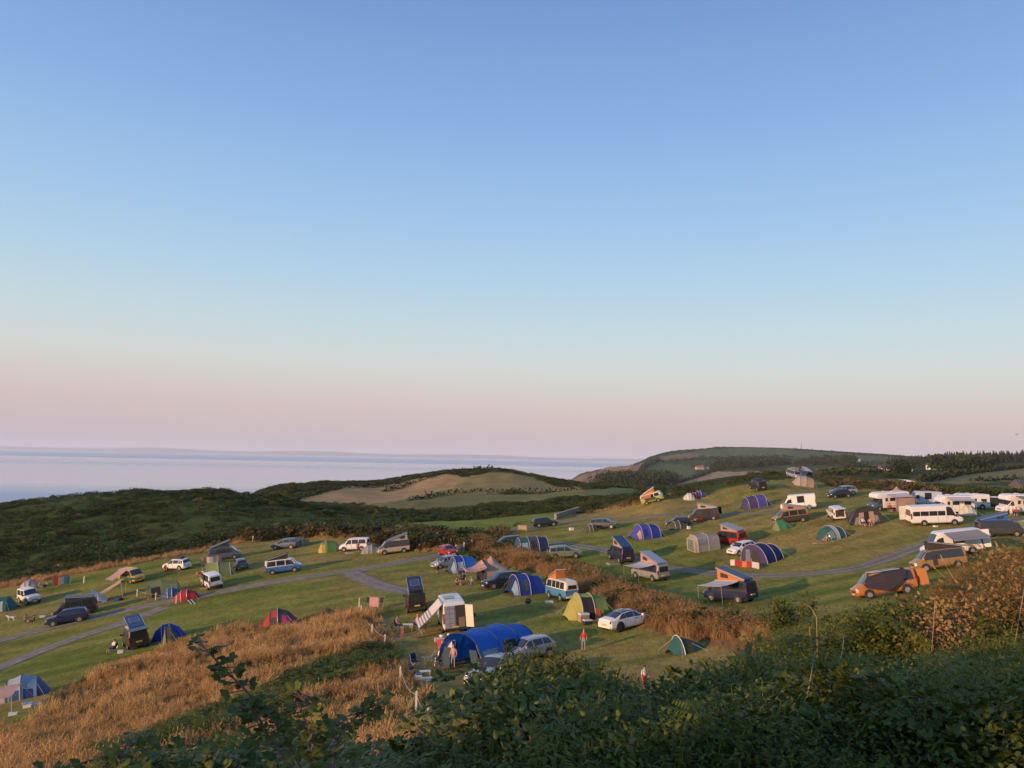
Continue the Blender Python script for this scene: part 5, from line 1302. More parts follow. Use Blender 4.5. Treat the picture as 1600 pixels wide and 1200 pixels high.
# left field
T('dome_tent', 36, 1093, 206, 'pale blue and navy dome tent at the lower field edge', [(-2.1, 1.0, .2, 2), (-1.2, 1.5, 1.55, 2.1), (0, 1.65, 1.95, 2.1), (1.1, 1.5, 1.7, 2.1), (1.8, 1.2, .25, 2)], [fDENIM, fSKY, fPALE, fGREY], patches=[(-1.8, 1.2, .1, 2.3, 1, fDENIM, 'skirt_panel')], poles=(1, 2, 3), polemat=fSLATE, scale=.86)
tarp('sun_shelter', -12, 1120, 200, 'pink and blue tarp on poles in front of the pale blue tent', [(-1.5, -1.3, 1.6), (1.9, -1.4, 1.5), (1.9, 1.1, .9), (-1.4, 1.1, 1.1)], fPINK, [((-1.5, -1.3, 1.6), (-1.5, -1.3, 0)), ((-1.4, 1.1, 1.1), (-1.4, 1.15, 0)), ((1.9, 1.1, .9), (1.95, 1.15, 0))], lines=[((-1.5, -1.2, 1.5), (-2.5, -1.7, 0))])
T('dome_tent', 438, 976, 191, 'black tent with a red top and a magenta cloth over it', [(-1.6, .8, .15, 2), (-.8, 1.2, 1.1, 2), (.1, 1.3, 1.5, 2), (.9, 1.1, 1.2, 2), (1.8, .6, .12, 2)], [fDGREY, fDGREY, fDGREY, fRED], patches=[(-1.5, -.3, .1, 3.6, 1, fMAG, 'magenta_cloth'), (.2, .7, 3.0, 7.5, 1, fRED, 'red_panel')], poles=(2,))
dome('dome_tent', 263, 1000, 195, 'dark blue dome tent behind the olive utility tent', 3.2, 2.0, 1.5, fROYAL)
T('utility_tent', 266, 1009, 200, 'narrow upright olive utility tent beside the brown van', [(-.75, .75, .1, 2), (-.2, .7, 1.75, 1.6), (.3, .7, 1.8, 1.6), (.7, .7, .1, 2)], [fOLIVE, fOLIVE, fSAGE], poles=(2,), polemat=fSAGE)
dome('dome_tent', 291, 939, 192, 'bright red low tent by the rope fence', 3.3, 1.9, 1.25, fRED)
dome('dome_tent', 268, 934, 195, 'small denim blue tent between a green and a red tent', 2.5, 1.8, 1.15, fDENIM)
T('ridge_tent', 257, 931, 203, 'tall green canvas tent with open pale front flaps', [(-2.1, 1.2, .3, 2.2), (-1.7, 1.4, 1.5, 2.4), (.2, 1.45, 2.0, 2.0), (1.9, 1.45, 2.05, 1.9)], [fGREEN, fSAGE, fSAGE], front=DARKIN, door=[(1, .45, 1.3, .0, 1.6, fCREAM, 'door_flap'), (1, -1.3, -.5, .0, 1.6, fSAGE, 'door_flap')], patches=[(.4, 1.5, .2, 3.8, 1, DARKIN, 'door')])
T('tunnel_tent', 344, 901, 202, 'pale green tunnel tent beside the dark blue hatchback', [(-2.0, 1.1, .3, 2), (-1.4, 1.5, 1.6, 2.2), (.2, 1.6, 1.95, 2.2), (1.8, 1.55, 2.0, 2.1)], [fSAGE, fSAGE, fLIME], front=fYEL, door=[(1, -.8, .8, .0, 1.5, fCREAM, 'door_flap')], poles=(1, 2, 3))
T('dome_tent', 515, 863, 194, 'green tent with a yellow front under the dry scrub', [(-1.9, 1.0, .2, 2), (-1.0, 1.4, 1.5, 2.1), (.4, 1.45, 1.75, 2.1), (1.2, 1.3, 1.5, 2.1), (1.8, .9, .2, 2)], [fSAGE, fGREEN, fSAGE, fYEL], patches=[(.7, 1.5, .1, 4.5, 1, fYEL, 'door_flap')])
dome('dome_tent', 473, 853, 180, 'small sage green tent behind the blue-grey car', 2.8, 1.9, 1.2, fSAGE)
dome('dome_tent', 579, 865, 190, 'small grey tent beside the white small van', 3.0, 1.9, 1.3, fGREY)
dome('dome_tent', 46, 922, 190, 'beige dome tent behind the white off-road car', 2.8, 2.2, 1.35, fBEIGE)
T('dome_tent', 3, 957, 196, 'teal tent with a pale door cut by the picture edge', [(-1.9, 1.0, .2, 2), (-.9, 1.5, 1.7, 2.1), (.6, 1.5, 1.8, 2.1), (1.8, 1.0, .2, 2)], [fTEAL, fTEAL, fPALE], patches=[(-.5, .4, .1, 4.5, 1, fPALE, 'door')])
T('tipi_tarp', 149, 944, 200, 'white pointed shelter behind the black camper van', [(-1.5, .9, .05, 2), (-.5, 1.2, 1.2, 1.3), (.3, 1.2, 1.9, 1.15), (1.0, .9, .4, 1.6)], [fWHITE, fWHITE, fDENIM], patches=[(-.9, .3, 1.0, 2.0, 1, fDENIM, 'vent_panel')])
tarp('sun_shelter', 178, 936, 210, 'peach tarp leaning on poles beside the lime umbrella', [(-1.0, -1.1, 2.0), (1.5, -1.2, .9), (1.5, 1.0, .9), (-1.0, .9, 2.0)], fPINK, [((-1.0, -1.1, 2.0), (-1.0, -1.15, 0)), ((-1.0, .9, 2.0), (-1.0, .95, 0))], lines=[((1.5, -1.2, .9), (2.3, -1.5, 0)), ((1.5, 1.0, .9), (2.3, 1.3, 0))])
windbreak(313, 885, 345, 881, 'pale cloth windbreak in front of the slate blue van', [fPINK, fBEIGE, fWHITE], 1.3, 4)
windbreak(82, 916, 112, 911, 'colourful beach windbreak by the scrub edge', [fORANGE, fRED, fWHITE, fSKY, fTEAL], 1.2, 5)
def umbrella(px, py, label, mat):
    root = empty('umbrella'); tag(root, label, 'umbrella'); n = 8
    rings = [[(r * math.cos(2 * PI * k / n), r * math.sin(2 * PI * k / n), 2.15 - .28 * (r / 1.25) ** 1.6) for k in range(n + 1)] for r in (.03, .45, .85, 1.25)]
    for k in range(n): MB().sheet([[r[k], r[k + 1]] for r in rings], .008).obj('canopy_panel', mat if k % 2 else fGREEN, root)
    MB().tube([(0, 0, 0), (0, 0, 2.2)], .02).obj('pole', POLE, root)
    settle(root, px, py, 0, 1, 1, 1, tilt=False)
umbrella(196, 928, 'lime green parasol beside the yellow camper van', fLIME)
# ------------------------------------------------------------------ fences, gate, posts
rope_fence([(561,949),(564,962),(581,994),(601,1011)], 'white posts and slack rope beside the clothes airer')
rope_fence([(625,1066),(650,1112),(668,1143),(684,1172)], 'white posts and rope running down beside the dry grass slope')
rope_fence([(214,932),(243,938),(275,943)], 'white posts and rope beside the red tent')
for px, py, lb in [(131,911,'white marker post on the scrub edge, left of the yellow van'),(395,846,'white marker post where the field meets the scrub')]: marker_post(px, py, lb)
def field_gate():
    a, b = ground(712, 866), ground(737, 858); root = empty('field_gate', a); tag(root, 'white timber field gate beside the dark red car', 'gate')
    d = b - a; u = d.normalized()
    for k, q in enumerate((Vector((0, 0, 0)), d * .5, d)):
        MB().box(q + Vector((0, 0, .65)), (.16, .16, 1.5)).obj('post', WOODW, root)
    for z in (.3, .6, .9, 1.15):
        MB().tube([d * .02 + Vector((0, 0, z)), d * .98 + Vector((0, 0, z))], .035, 4).obj('rail', WOODW, root)
field_gate()
def notice(px, py):
    root = empty('notice_board'); tag(root, 'small wooden notice board beside the lane', 'sign')
    for s in (-1, 1): MB().box((0, s * .8, .6), (.1, .1, 1.3)).obj('post', WOOD, root)
    MB().box((0, 0, .8), (.06, 1.7, .75)).obj('board', fTAN, root)
    settle(root, px, py, 250, .5, 1.6, 1, tilt=False)
notice(816, 832)
# ------------------------------------------------------------------ people and their things
person(912, 1019, 250, 'person in a red top and shorts standing on the open grass', cRED, cGREY, hair=HAIRF, scale=.9)
person(1007, 1080, 300, 'child in a white top and red shorts on the near grass', cWHITE, cRED, scale=.74)
p = ground(622, 985); camp_chair(0, 0, 330, 'camp chair under the person in pink by the striped awning', fDGREY, pt=(p.x, p.y)); person(0, 0, 330, 'person in a pink top seated near the small white table', cPINK, cBLACK, 'sit', pt=(p.x, p.y), lift=-.03)
p = ground(650, 983); camp_chair(0, 0, 200, 'camp chair under the person by the awning pole', fDGREY, pt=(p.x, p.y)); person(0, 0, 200, 'seated person in pale top between the table and awning', cPINK, cBLUE, 'sit', pt=(p.x, p.y), lift=-.03, hair=HAIRF)
camp_table(637, 988, 10, 'small white folding table by the striped awning', PLASW)
camp_chair(622, 1004, 200, 'red folding chair tipped low on the grass', fRED)
camp_chair(659, 992, 150, 'tan camp chair under the striped awning', fTAN)
person(738, 986, 260, 'person in dark clothes beside the open rear door', cBLACK, cBLUE, bare=False); person(735, 985, 90, 'second dark-clothed person behind the white van door', cBLUE, cBLACK, bare=False, hair=HAIRF)
person(708, 1046, 250, 'person with bare legs at the mouth of the huge blue tent', cPINK, cGREY, hair=HAIRF, scale=.92)
camp_chair(684, 1042, 230, 'dark camp chair at the front of the huge blue tent', cBLACK); camp_chair(650, 1045, 320, 'dark blue camp chair by the rope fence', fNAVY); camp_chair(641, 1056, 30, 'black camp chair nearest the dry grass', fDGREY)
camp_table(670, 1042, 25, 'grey folding table in front of the huge blue tent', cGREY); camp_table(664, 1058, 15, 'low pale table with washing-up by the tent', PLASW, .7, .4, .35)
lump('water_carrier', 654, 1063, 'white water carrier on the grass by the low table', 'water carrier', (.35, .3, .42), PLASW, PLASB)
lump('crate', 667, 1064, 'flat pale crate beside the water carrier', 'crate', (.6, .4, .2), PLASW)
lump('water_carrier', 690, 1000, 'round white water carrier behind the striped-awning van', 'water carrier', (.38, .38, .42), PLASW, PLASB, round_=True)
lump('bucket', 701, 998, 'white bucket behind the striped-awning van', 'bucket', (.3, .3, .4), PLASW, round_=True); lump('storage_box', 684, 1003, 'pale storage box behind the striped-awning van', 'box', (.5, .35, .3), PALEB)
def barbecue(px, py, label):
    root = empty('barbecue'); tag(root, label, 'barbecue')
    MB().disc((0, 0, .55), (0, 0, 1), .3, .24, 14, .08).obj('bowl', TRIM, root, True); MB().disc((.1, .25, .55), (0.2, 1, 0.2), .3, .06, 14, .02).obj('lid', TRIM, root)
    for k in range(3): MB().tube([(.15 * math.cos(2.1 * k), .15 * math.sin(2.1 * k), .45), (.34 * math.cos(2.1 * k), .34 * math.sin(2.1 * k), 0)], .014, 5).obj('leg', TRIM, root)
    settle(root, px, py, 20, .6, .6, 1, tilt=False)
barbecue(825, 950, 'black kettle barbecue alone on the grass'); barbecue(1340, 937, 'black barbecue beside the wheel of the orange van')
lump('storage_box', 912, 973, 'wooden crate kitchen beside the lime tent door', 'crate', (.8, .5, .75), fTAN, PLASW); lump('cool_box', 918, 977, 'black cool box beside the lime tent', 'cool box', (.7, .45, .4), TRIM, PLASW)
camp_chair(945, 966, 320, 'blue folding chair between the lime tent and white saloon', fDENIM); camp_chair(939, 970, 30, 'red folding chair behind the white saloon', fRED)
person(962, 959, 270, 'person in a red top sitting behind the white saloon', cRED, cBLUE, 'floor')
lump('step_box', 858, 943, 'white step beside the vintage camper van', 'box', (.7, .35, .22), PLASW)
def bicycle(px, py, heading, label, mat):
    root = empty('bicycle'); tag(root, label, 'bicycle')
    for x in (-.5, .5):
        w = MB().tube([(x + .33 * math.cos(2 * PI * k / 16), 0, .34 + .33 * math.sin(2 * PI * k / 16)) for k in range(17)], .022, 5, cap=False).obj('wheel', TYRE, root)
        sp = MB()
        for k in range(6): sp.tube([(x, 0, .34), (x + .32 * math.cos(PI * k / 3), 0, .34 + .32 * math.sin(PI * k / 3))], .006, 3)
        sp.obj('spoke', ALU, w)
    f = MB()
    for a, b in (((-.5, 0, .34), (-.1, 0, .34)), ((-.1, 0, .34), (-.22, 0, .82)), ((-.22, 0, .78), (.36, 0, .80)), ((-.1, 0, .34), (.36, 0, .76)), ((-.5, 0, .34), (-.22, 0, .78)), ((.36, 0, .9), (.5, 0, .34))): f.tube([a, b], .022, 5)
    f.obj('frame', mat, root); MB().box((-.23, 0, .88), (.26, .13, .06)).obj('saddle', TRIM, root); MB().tube([(.34, -.28, .98), (.36, 0, .92), (.34, .28, .98)], .016, 5).obj('handlebar', TRIM, root)
    settle(root, px, py, heading, 1, .4, 1, tilt=False)
bicycle(598, 990, 20, 'dark bicycle lying up by the rope fence', cBLUE); bicycle(603, 996, 60, 'second bicycle in front of the rope fence', cGREY)
bicycle(1411, 819, 30, 'bicycle behind the minibus rear door', cGREY)
def airer(px, py, label):
    root = empty('clothes_airer'); tag(root, label, 'airer')
    for s in (-1, 1):
        MB().tube([(-.4, s * .8, 0), (.3, s * .8, 1.25)], .015, 5).obj('leg', ALU, root); MB().tube([(.4, s * .8, 0), (-.3, s * .8, 1.25)], .015, 5).obj('leg', ALU, root)
    for x in (-.3, 0, .3): MB().tube([(x, -.85, 1.22), (x, .85, 1.22)], .01, 5).obj('rail', ALU, root)
    for y, w, h, m in ((-.75, .28, .6, cBLACK), (-.1, .95, 1.0, cPINK), (.68, .3, .55, cBLACK)):
        MB().sheet([[(.32, y - w / 2, 1.24), (.32, y + w / 2, 1.24)], [(.36, y - w / 2, 1.24 - h), (.36, y + w / 2, 1.24 - h * .95)]], .02).obj('towel', m, root)
    settle(root, px, py, 265, .8, 1.6, 1, tilt=False)
airer(587, 953, 'clothes airer hung with a pale pink towel')
def towel_line(px, py, label, mat): 
    root = empty('drying_cloth'); tag(root, label, 'cloth')
    MB().sheet([[(0, -.45, 1.5), (0, .35, 1.7)], [(.05, -.2, .7), (.1, .5, .8)]], .02).obj('cloth', mat, root)
    MB().tube([(0, -.5, 1.55), (0, .6, 1.72)], .012, 4).obj('line', ROPE, root); MB().tube([(0, .6, 1.74), (0, .65, 0)], .02, 5).obj('pole', WOOD, root); MB().tube([(0, -.5, 1.56), (0, -.55, 0)], .02, 5).obj('pole', WOOD, root)
    settle(root, px, py, 250, .6, .8, 1, tilt=False)
towel_line(690, 1036, 'red cloth drying beside the huge blue tent', cRED); towel_line(698, 1040, 'cream cloth drying at the blue tent mouth', cWHITE)
# people on the left and further off
for px, py, hd, lb, a, b, ps, hr in [
 (40, 972, 330, 'bare-armed person sitting on the grass left of the black car', cPINK, cBLACK, 'floor', HAIRB), (52, 973, 200, 'person in black sitting facing another on the grass', cBLACK, cBLACK, 'floor', HAIRB),
 (176, 1020, 235, 'person reclining in a chair beside the brown van', cWHITE, cBLUE, 'sit', HAIRB), (62, 919, 330, 'person sitting by the scrub near the beige dome tent', cPINK, cBLUE, 'floor', HAIRF), (72, 917, 230, 'person in grey sitting by the scrub edge', cGREY, cBLACK, 'floor', HAIRB),
 (88, 913, 300, 'person in orange in front of the beach windbreak', cORAN, cORAN, 'floor', HAIRB), (97, 911, 250, 'person in white in front of the beach windbreak', cWHITE, cPINK, 'floor', HAIRF),
 (258, 892, 300, 'child in red beside the white estate car', cRED, cRED, 'floor', HAIRB), (309, 901, 330, 'person in pink sitting outside the pale green tent', cPINK, cRED, 'floor', HAIRB), (316, 899, 220, 'person in white sitting outside the pale green tent', cWHITE, cBLACK, 'floor', HAIRF),
 (559, 864, 270, 'person in red standing by the small grey tent', cRED, cBLACK, 'stand', HAIRB), (684, 897, 300, 'person in dark shorts standing by the silver hatchback', cWHITE, cBLACK, 'stand', HAIRB),
 (714, 914, 320, 'person in orange sitting left of the pink canopy', cORAN, cBLACK, 'floor', HAIRB), (722, 911, 230, 'person in black sitting under the pink canopy', cBLACK, cBLACK, 'sit', HAIRB), (737, 914, 250, 'person in grey standing under the pink canopy', cGREY, cGREY, 'floor', HAIRF),
 (1009, 788, 300, 'person in red beside the lime vintage camper', cRED, cBLACK, 'stand', HAIRB), (1291, 846, 200, 'person lying back beside the teal dome tent', cGREY, cPINK, 'floor', HAIRB), (1349, 823, 280, 'person in white seated at the black dome awning', cWHITE, cBLUE, 'sit', HAIRB), (1360, 823, 250, 'person in orange seated at the black dome awning', cORAN, cGREY, 'sit', HAIRF),
 (1391, 800, 260, 'person in dark red under the pink motorhome awning', cRED, cBLACK, 'sit', HAIRB), (1580, 807, 250, 'person in a pale dress by the grey awning motorhome', cWHITE, cWHITE, 'stand', HAIRF), (1588, 807, 230, 'person in red seated under the grey awning', cRED, cBLACK, 'sit', HAIRB), (1176, 879, 240, 'person in pink at the door of the navy tent', cPINK, cBLUE, 'stand', HAIRF)]:
    pp = ground(px, py)
    if ps == 'sit': camp_chair(0, 0, hd, 'camp chair under the ' + lb.replace('seated ', '').replace('sitting ', '').replace('reclining in a chair ', ''), fDGREY, pt=(pp.x, pp.y))
    person(px, py, hd, lb, a, b, ps, hr, pt=(pp.x, pp.y), lift=-.03 if ps == 'sit' else 0)
def dog(px, py, heading, label, mat):
    me = bpy.data.meshes.new('dog_skeleton')
    J = [(-.28,0,.48),(.0,0,.46),(.28,0,.50),(.42,0,.64),(.56,0,.68),(.68,0,.64),(-.5,0,.58),(.28,.1,.40),(.27,.1,.2),(.29,.1,.03),(.28,-.1,.40),(.27,-.1,.2),(.29,-.1,.03),(-.28,.1,.36),(-.36,.1,.2),(-.31,.1,.03),(-.28,-.1,.36),(-.36,-.1,.2),(-.31,-.1,.03)]
    E_ = [(0,1),(1,2),(2,3),(3,4),(4,5),(0,6),(2,7),(7,8),(8,9),(2,10),(10,11),(11,12),(0,13),(13,14),(14,15),(0,16),(16,17),(17,18)]
    rad = [.12,.12,.14,.08,.085,.045,.02,.06,.035,.03,.06,.035,.03,.07,.035,.03,.07,.035,.03]
    me.from_pydata(J, E_, []); o = bpy.data.objects.new('dog', me); COL.objects.link(o); o.modifiers.new('skin', 'SKIN').use_smooth_shade = True
    bpy.context.view_layer.update()
    for i, r in enumerate(rad): me.skin_vertices[0].data[i].radius = (r, r); me.skin_vertices[0].data[i].use_root = (i == 1)
    o.modifiers.new('sub', 'SUBSURF').levels = 1
    dg = bpy.context.evaluated_depsgraph_get(); dg.update(); out = bpy.data.meshes.new_from_object(o.evaluated_get(dg)); bpy.data.objects.remove(o)
    out.materials.clear(); out.materials.append(mat); d = bpy.data.objects.new('dog', out); COL.objects.link(d); tag(d, label, 'dog'); settle(d, px, py, heading, .8, .3, 1, tilt=False)
dog(17, 971, 190, 'pale dog on the grass left of the seated pair', cWHITE)
# loose things on the grass
for i, (px, py, nm, lb, ct, sz, m1) in enumerate([
 (66, 965, 'rucksack', 'white bag on the grass behind the seated pair', 'bag', (.6, .3, .25), cWHITE), (188, 1021, 'storage_box', 'white box on the grass beside the brown van', 'box', (.5, .4, .3), PLASW), (205, 1018, 'picnic_mat', 'pale folded mat beside the brown van wheel', 'mat', (1.2, .5, .08), cGREY),
 (43, 1106, 'storage_box', 'round white tub beside the pink and blue tarp', 'box', (.5, .5, .35), PLASW), (54, 1103, 'storage_box', 'flat white tray beside the pink and blue tarp', 'tray', (.8, .3, .15), PLASW), (182, 940, 'cool_box', 'blue cool box under the peach tarp', 'cool box', (.6, .4, .4), PLASB), (189, 938, 'storage_box', 'dark bag under the peach tarp', 'bag', (.6, .4, .3), cBLACK),
 (893, 829, 'storage_box', 'white tub on the straw-coloured grass by the lane', 'tub', (.7, .5, .45), PLASW), (1076, 827, 'bucket', 'white bucket beside the olive dome tent', 'bucket', (.4, .4, .45), PLASW), (1093, 816, 'storage_box', 'red box beside the dark camper on the knoll', 'box', (.9, .5, .6), PLASR), (1281, 851, 'picnic_mat', 'pale mat in front of the teal dome tent', 'mat', (1.6, .8, .05), cPINK),
 (1462, 824, 'step_box', 'white step under the minibus', 'step', (.55, .35, .2), PLASW), (958, 884, 'picnic_mat', 'grey folded groundsheet beside the dark blue van', 'groundsheet', (1.5, 1.1, .25), cGREY), (20, 1118, 'storage_box', 'small pale box under the tarp pole', 'box', (.5, .3, .2), PLASW), (547, 865, 'picnic_mat', 'pale mat in front of the small white van', 'mat', (1.6, .8, .05), cWHITE)]):
    lump(nm, px, py, lb, ct, sz, m1)
# ------------------------------------------------------------------ plants
def leaf_mat(name, c1, c2, rough=.7, trans=.35, pos=0.0, c3=None):
    m, n, l, b = nodes_of(name)
    oi = n.new('ShaderNodeObjectInfo'); ge = n.new('ShaderNodeNewGeometry')
    no = n.new('ShaderNodeTexNoise'); no.inputs['Scale'].default_value = .35; no.inputs['Detail'].default_value = 3
    l.new(ge.outputs['Position'], no.inputs['Vector'])
    ad = n.new('ShaderNodeMath'); ad.operation = 'MULTIPLY_ADD'; ad.inputs[1].default_value = .55
    l.new(ge.outputs['Random Per Island'], ad.inputs[0])
    ad2 = n.new('ShaderNodeMath'); ad2.operation = 'MULTIPLY_ADD'; ad2.inputs[1].default_value = .45
    l.new(oi.outputs['Random'], ad2.inputs[0]); l.new(ad2.outputs[0], ad.inputs[2])
    sb = n.new('ShaderNodeMath'); sb.operation = 'MULTIPLY_ADD'; sb.inputs[1].default_value = 1.6; sb.inputs[2].default_value = -.8
    l.new(no.outputs['Fac'], sb.inputs[0]); l.new(sb.outputs[0], ad2.inputs[2])
    r = n.new('ShaderNodeValToRGB'); e = r.color_ramp.elements
    e[0].position = .0; e[0].color = tuple(c1) + (1,); e[1].position = 1.; e[1].color = tuple(c2) + (1,)
    if c3: q = e.new(.9); q.color = tuple(c2) + (1,); e[2].color = tuple(c3) + (1,)
    l.new(ad.outputs[0], r.inputs[0]); l.new(r.outputs[0], b.inputs['Base Color'])
    b.inputs['Roughness'].default_value = rough; b.inputs['Specular IOR Level'].default_value = .25
    tr = n.new('ShaderNodeBsdfTranslucent'); l.new(r.outputs[0], tr.inputs['Color'])
    ms = n.new('ShaderNodeMixShader'); ms.inputs[0].default_value = trans
    l.new(b.outputs[0], ms.inputs[1]); l.new(tr.outputs[0], ms.inputs[2]); l.new(ms.outputs[0], n['Material Output'].inputs['Surface'])
    return m
M_DRY = leaf_mat('dry_grass', (.34, .19, .06), (.70, .45, .19), .8, .3)
M_DRYB = leaf_mat('bank_grass', (.19, .115, .04), (.50, .31, .135), .8, .3)
M_SCRUB = leaf_mat('scrub_leaf', (.020, .036, .007), (.095, .125, .026), .8, .2)
M_SCRUBB = leaf_mat('scrub_brown', (.07, .06, .022), (.23, .16, .065), .8, .2)
M_BRACKEN = leaf_mat('bracken_green', (.055, .082, .009), (.22, .24, .038), .65, .35, c3=(.30, .20, .075))
M_BRAMBLE = leaf_mat('bramble_leaf', (.050, .074, .008), (.19, .205, .028), .5, .25, c3=(.25, .21, .08))
M_BROWN = leaf_mat('brown_bracken', (.15, .085, .025), (.46, .27, .10), .8, .3)
M_LIGHT = leaf_mat('young_leaf', (.07, .11, .03), (.21, .25, .085), .6, .4)
M_TURFB = leaf_mat('turf_tuft', (.07, .095, .025), (.19, .16, .06), .8, .3)
M_TREE = leaf_mat('far_tree', (.014, .024, .011), (.05, .07, .025), .85, .1)
M_CONIFER = leaf_mat('far_conifer', (.012, .020, .012), (.035, .048, .026), .85, .1)
STEM = paint('dead_stalk', (.36, .28, .18), .8, vary=.3, scale=20); CANE = paint('bramble_cane', (.16, .09, .06), .7, vary=.3, scale=20)
rg = np.random.default_rng(5)
def quads(V):
    return np.arange(len(V)).reshape(-1, 4)
def grass_clump(n, h, spread, lean, wid=1.0):
    V = []; 
    for k in range(n):
        a, b = rg.uniform(0, 2 * PI, 2); r = spread * math.sqrt(rg.uniform()); x, y = r * math.cos(a), r * math.sin(a)
        hh = h * rg.uniform(.55, 1.1); ln = lean * rg.uniform(.2, 1.2) * hh; dx, dy = math.cos(b) * ln, math.sin(b) * ln
        w = rg.uniform(.010, .02) * wid; wx, wy = -math.sin(b + .7) * w, math.cos(b + .7) * w
        p0 = np.array((x, y, -.05)); p1 = np.array((x + dx * .3, y + dy * .3, hh * .55)); p2 = np.array((x + dx, y + dy, hh)); W = np.array((wx, wy, 0))
        V += [p0 - W, p0 + W, p1 + W * .9, p1 - W * .9, p1 - W * .9, p1 + W * .9, p2 + W * .25, p2 - W * .25]
        if rg.uniform() < .5:       # seed head
            q = p2 + np.array((dx * .12, dy * .12, hh * .10)); V += [p2 - W * 1.4, p2 + W * 1.4, q + W * .4, q - W * .4]
    return np.array(V)
def leaf(c, d, up, L, W):
    """one leaf: two quads folded along the midrib"""
    d = d / (np.linalg.norm(d) + 1e-9); s = np.cross(d, up); s /= (np.linalg.norm(s) + 1e-9); n = np.cross(s, d)
    t = c + d * L - n * L * .14; k1 = c + d * L * .28 - n * W * .14; k2 = c + d * L * .68 - n * (W * .14 + L * .05)
    return [c, k1 + s * W * .5, k2 + s * W * .38, t, c, t, k2 - s * W * .38, k1 - s * W * .5]
def rand_dir():
    v = rg.normal(size=3); return v / np.linalg.norm(v)
def bush_clump(n, R_, H, L, W, hollow=.45):
    V = []
    for k in range(n):
        a = rg.uniform(0, 2 * PI); z = rg.uniform(0, 1) ** .8; rr_ = math.sqrt(max(0, 1 - z * z * .9)) * rg.uniform(hollow, 1) * R_ * (1 + .25 * math.sin(3 * a + 1))
        c = np.array((rr_ * math.cos(a), rr_ * math.sin(a), z * H * rg.uniform(.75, 1.1)))
        d = np.array((math.cos(a), math.sin(a), rg.uniform(-.3, .9))) + rand_dir() * .7
        V += leaf(c, d, np.array((0, 0, 1.)) + rand_dir() * .4, L * rg.uniform(.6, 1.2), W * rg.uniform(.7, 1.2))
    return np.array(V)
def bracken_plant(nf, L, seed):
    V = []
    for f in range(nf):
        a = 2 * PI * f / nf + rg.uniform(-.5, .5); up = rg.uniform(.8, 1.5); Lf = L * rg.uniform(.7, 1.1); n = 11; prev = None
        for k in range(n):
            t = k / (n - 1); r = Lf * t * (.45 + .4 * t); z = Lf * up * (t * 1.25 - .75 * t * t)
            p = np.array((math.cos(a) * r, math.sin(a) * r, z)); 
            if prev is not None:
                d = p - prev; d /= np.linalg.norm(d); s = np.cross(d, (0, 0, 1.)); s /= np.linalg.norm(s) + 1e-9
                V += [prev - s * .004, prev + s * .004, p + s * .003, p - s * .003]
                if k >= 3:
                    pl = Lf * .30 * math.sin(PI * min(1, (1.12 - t) * 1.15)) * rg.uniform(.8, 1.1)
                    for sg in (-1, 1):
                        e = s * sg * .9 + d * .45 + np.array((0, 0, -.12)); e /= np.linalg.norm(e); w = d * Lf * .028
                        for j in range(6):                     # paired leaflets along each pinna
                            c0 = p + e * pl * (j + .3) / 6; ll = Lf * .075 * (1 - j / 7.5)
                            for s2 in (-1, 1):
                                q = c0 + (d * s2 * .9 + e * .5) * ll - np.array((0, 0, ll * .25)); w = e * pl * .055
                                V += [c0 - w, c0 + w, q + w * .4, q - w * .4]
            prev = p
    return np.array(V)
def bramble_plant(nc, L):
    V = []
    for c in range(nc):
        a = rg.uniform(0, 2 * PI); Lf = L * rg.uniform(.6, 1.1); n = 20; pts = []
        for k in range(n):
            t = k / (n - 1); pts.append(np.array((math.cos(a + t * .4) * Lf * .6 * t, math.sin(a + t * .4) * Lf * .6 * t, Lf * (1.3 * t - .8 * t * t))))
        for k in range(1, n):
            p0, p1 = pts[k - 1], pts[k]; d = p1 - p0; s = np.cross(d, (0, 0, 1.)); s /= np.linalg.norm(s) + 1e-9
            V += [p0 - s * .005, p0 + s * .005, p1 + s * .004, p1 - s * .004]
            if k > 1:
                for _ in range(2):
                    e = s * rg.choice((-1, 1)) + rand_dir() * .6 + np.array((0, 0, .3)); e /= np.linalg.norm(e); pet = p1 + e * .04
                    u = np.array((0, 0, 1.)) + rand_dir() * .4
                    for ang in (-.9, 0, .9):
                        sd = np.cross(e, u); sd /= np.linalg.norm(sd) + 1e-9
                        V += leaf(pet, e * math.cos(ang) + sd * math.sin(ang), u, rg.uniform(.032, .052), rg.uniform(.024, .036))
    return np.array(V)
def plant_obj(name, V, mat):
    me = mesh_np(name, V, quads(V)); me.materials.append(mat)
    return bpy.data.objects.new(name, me)
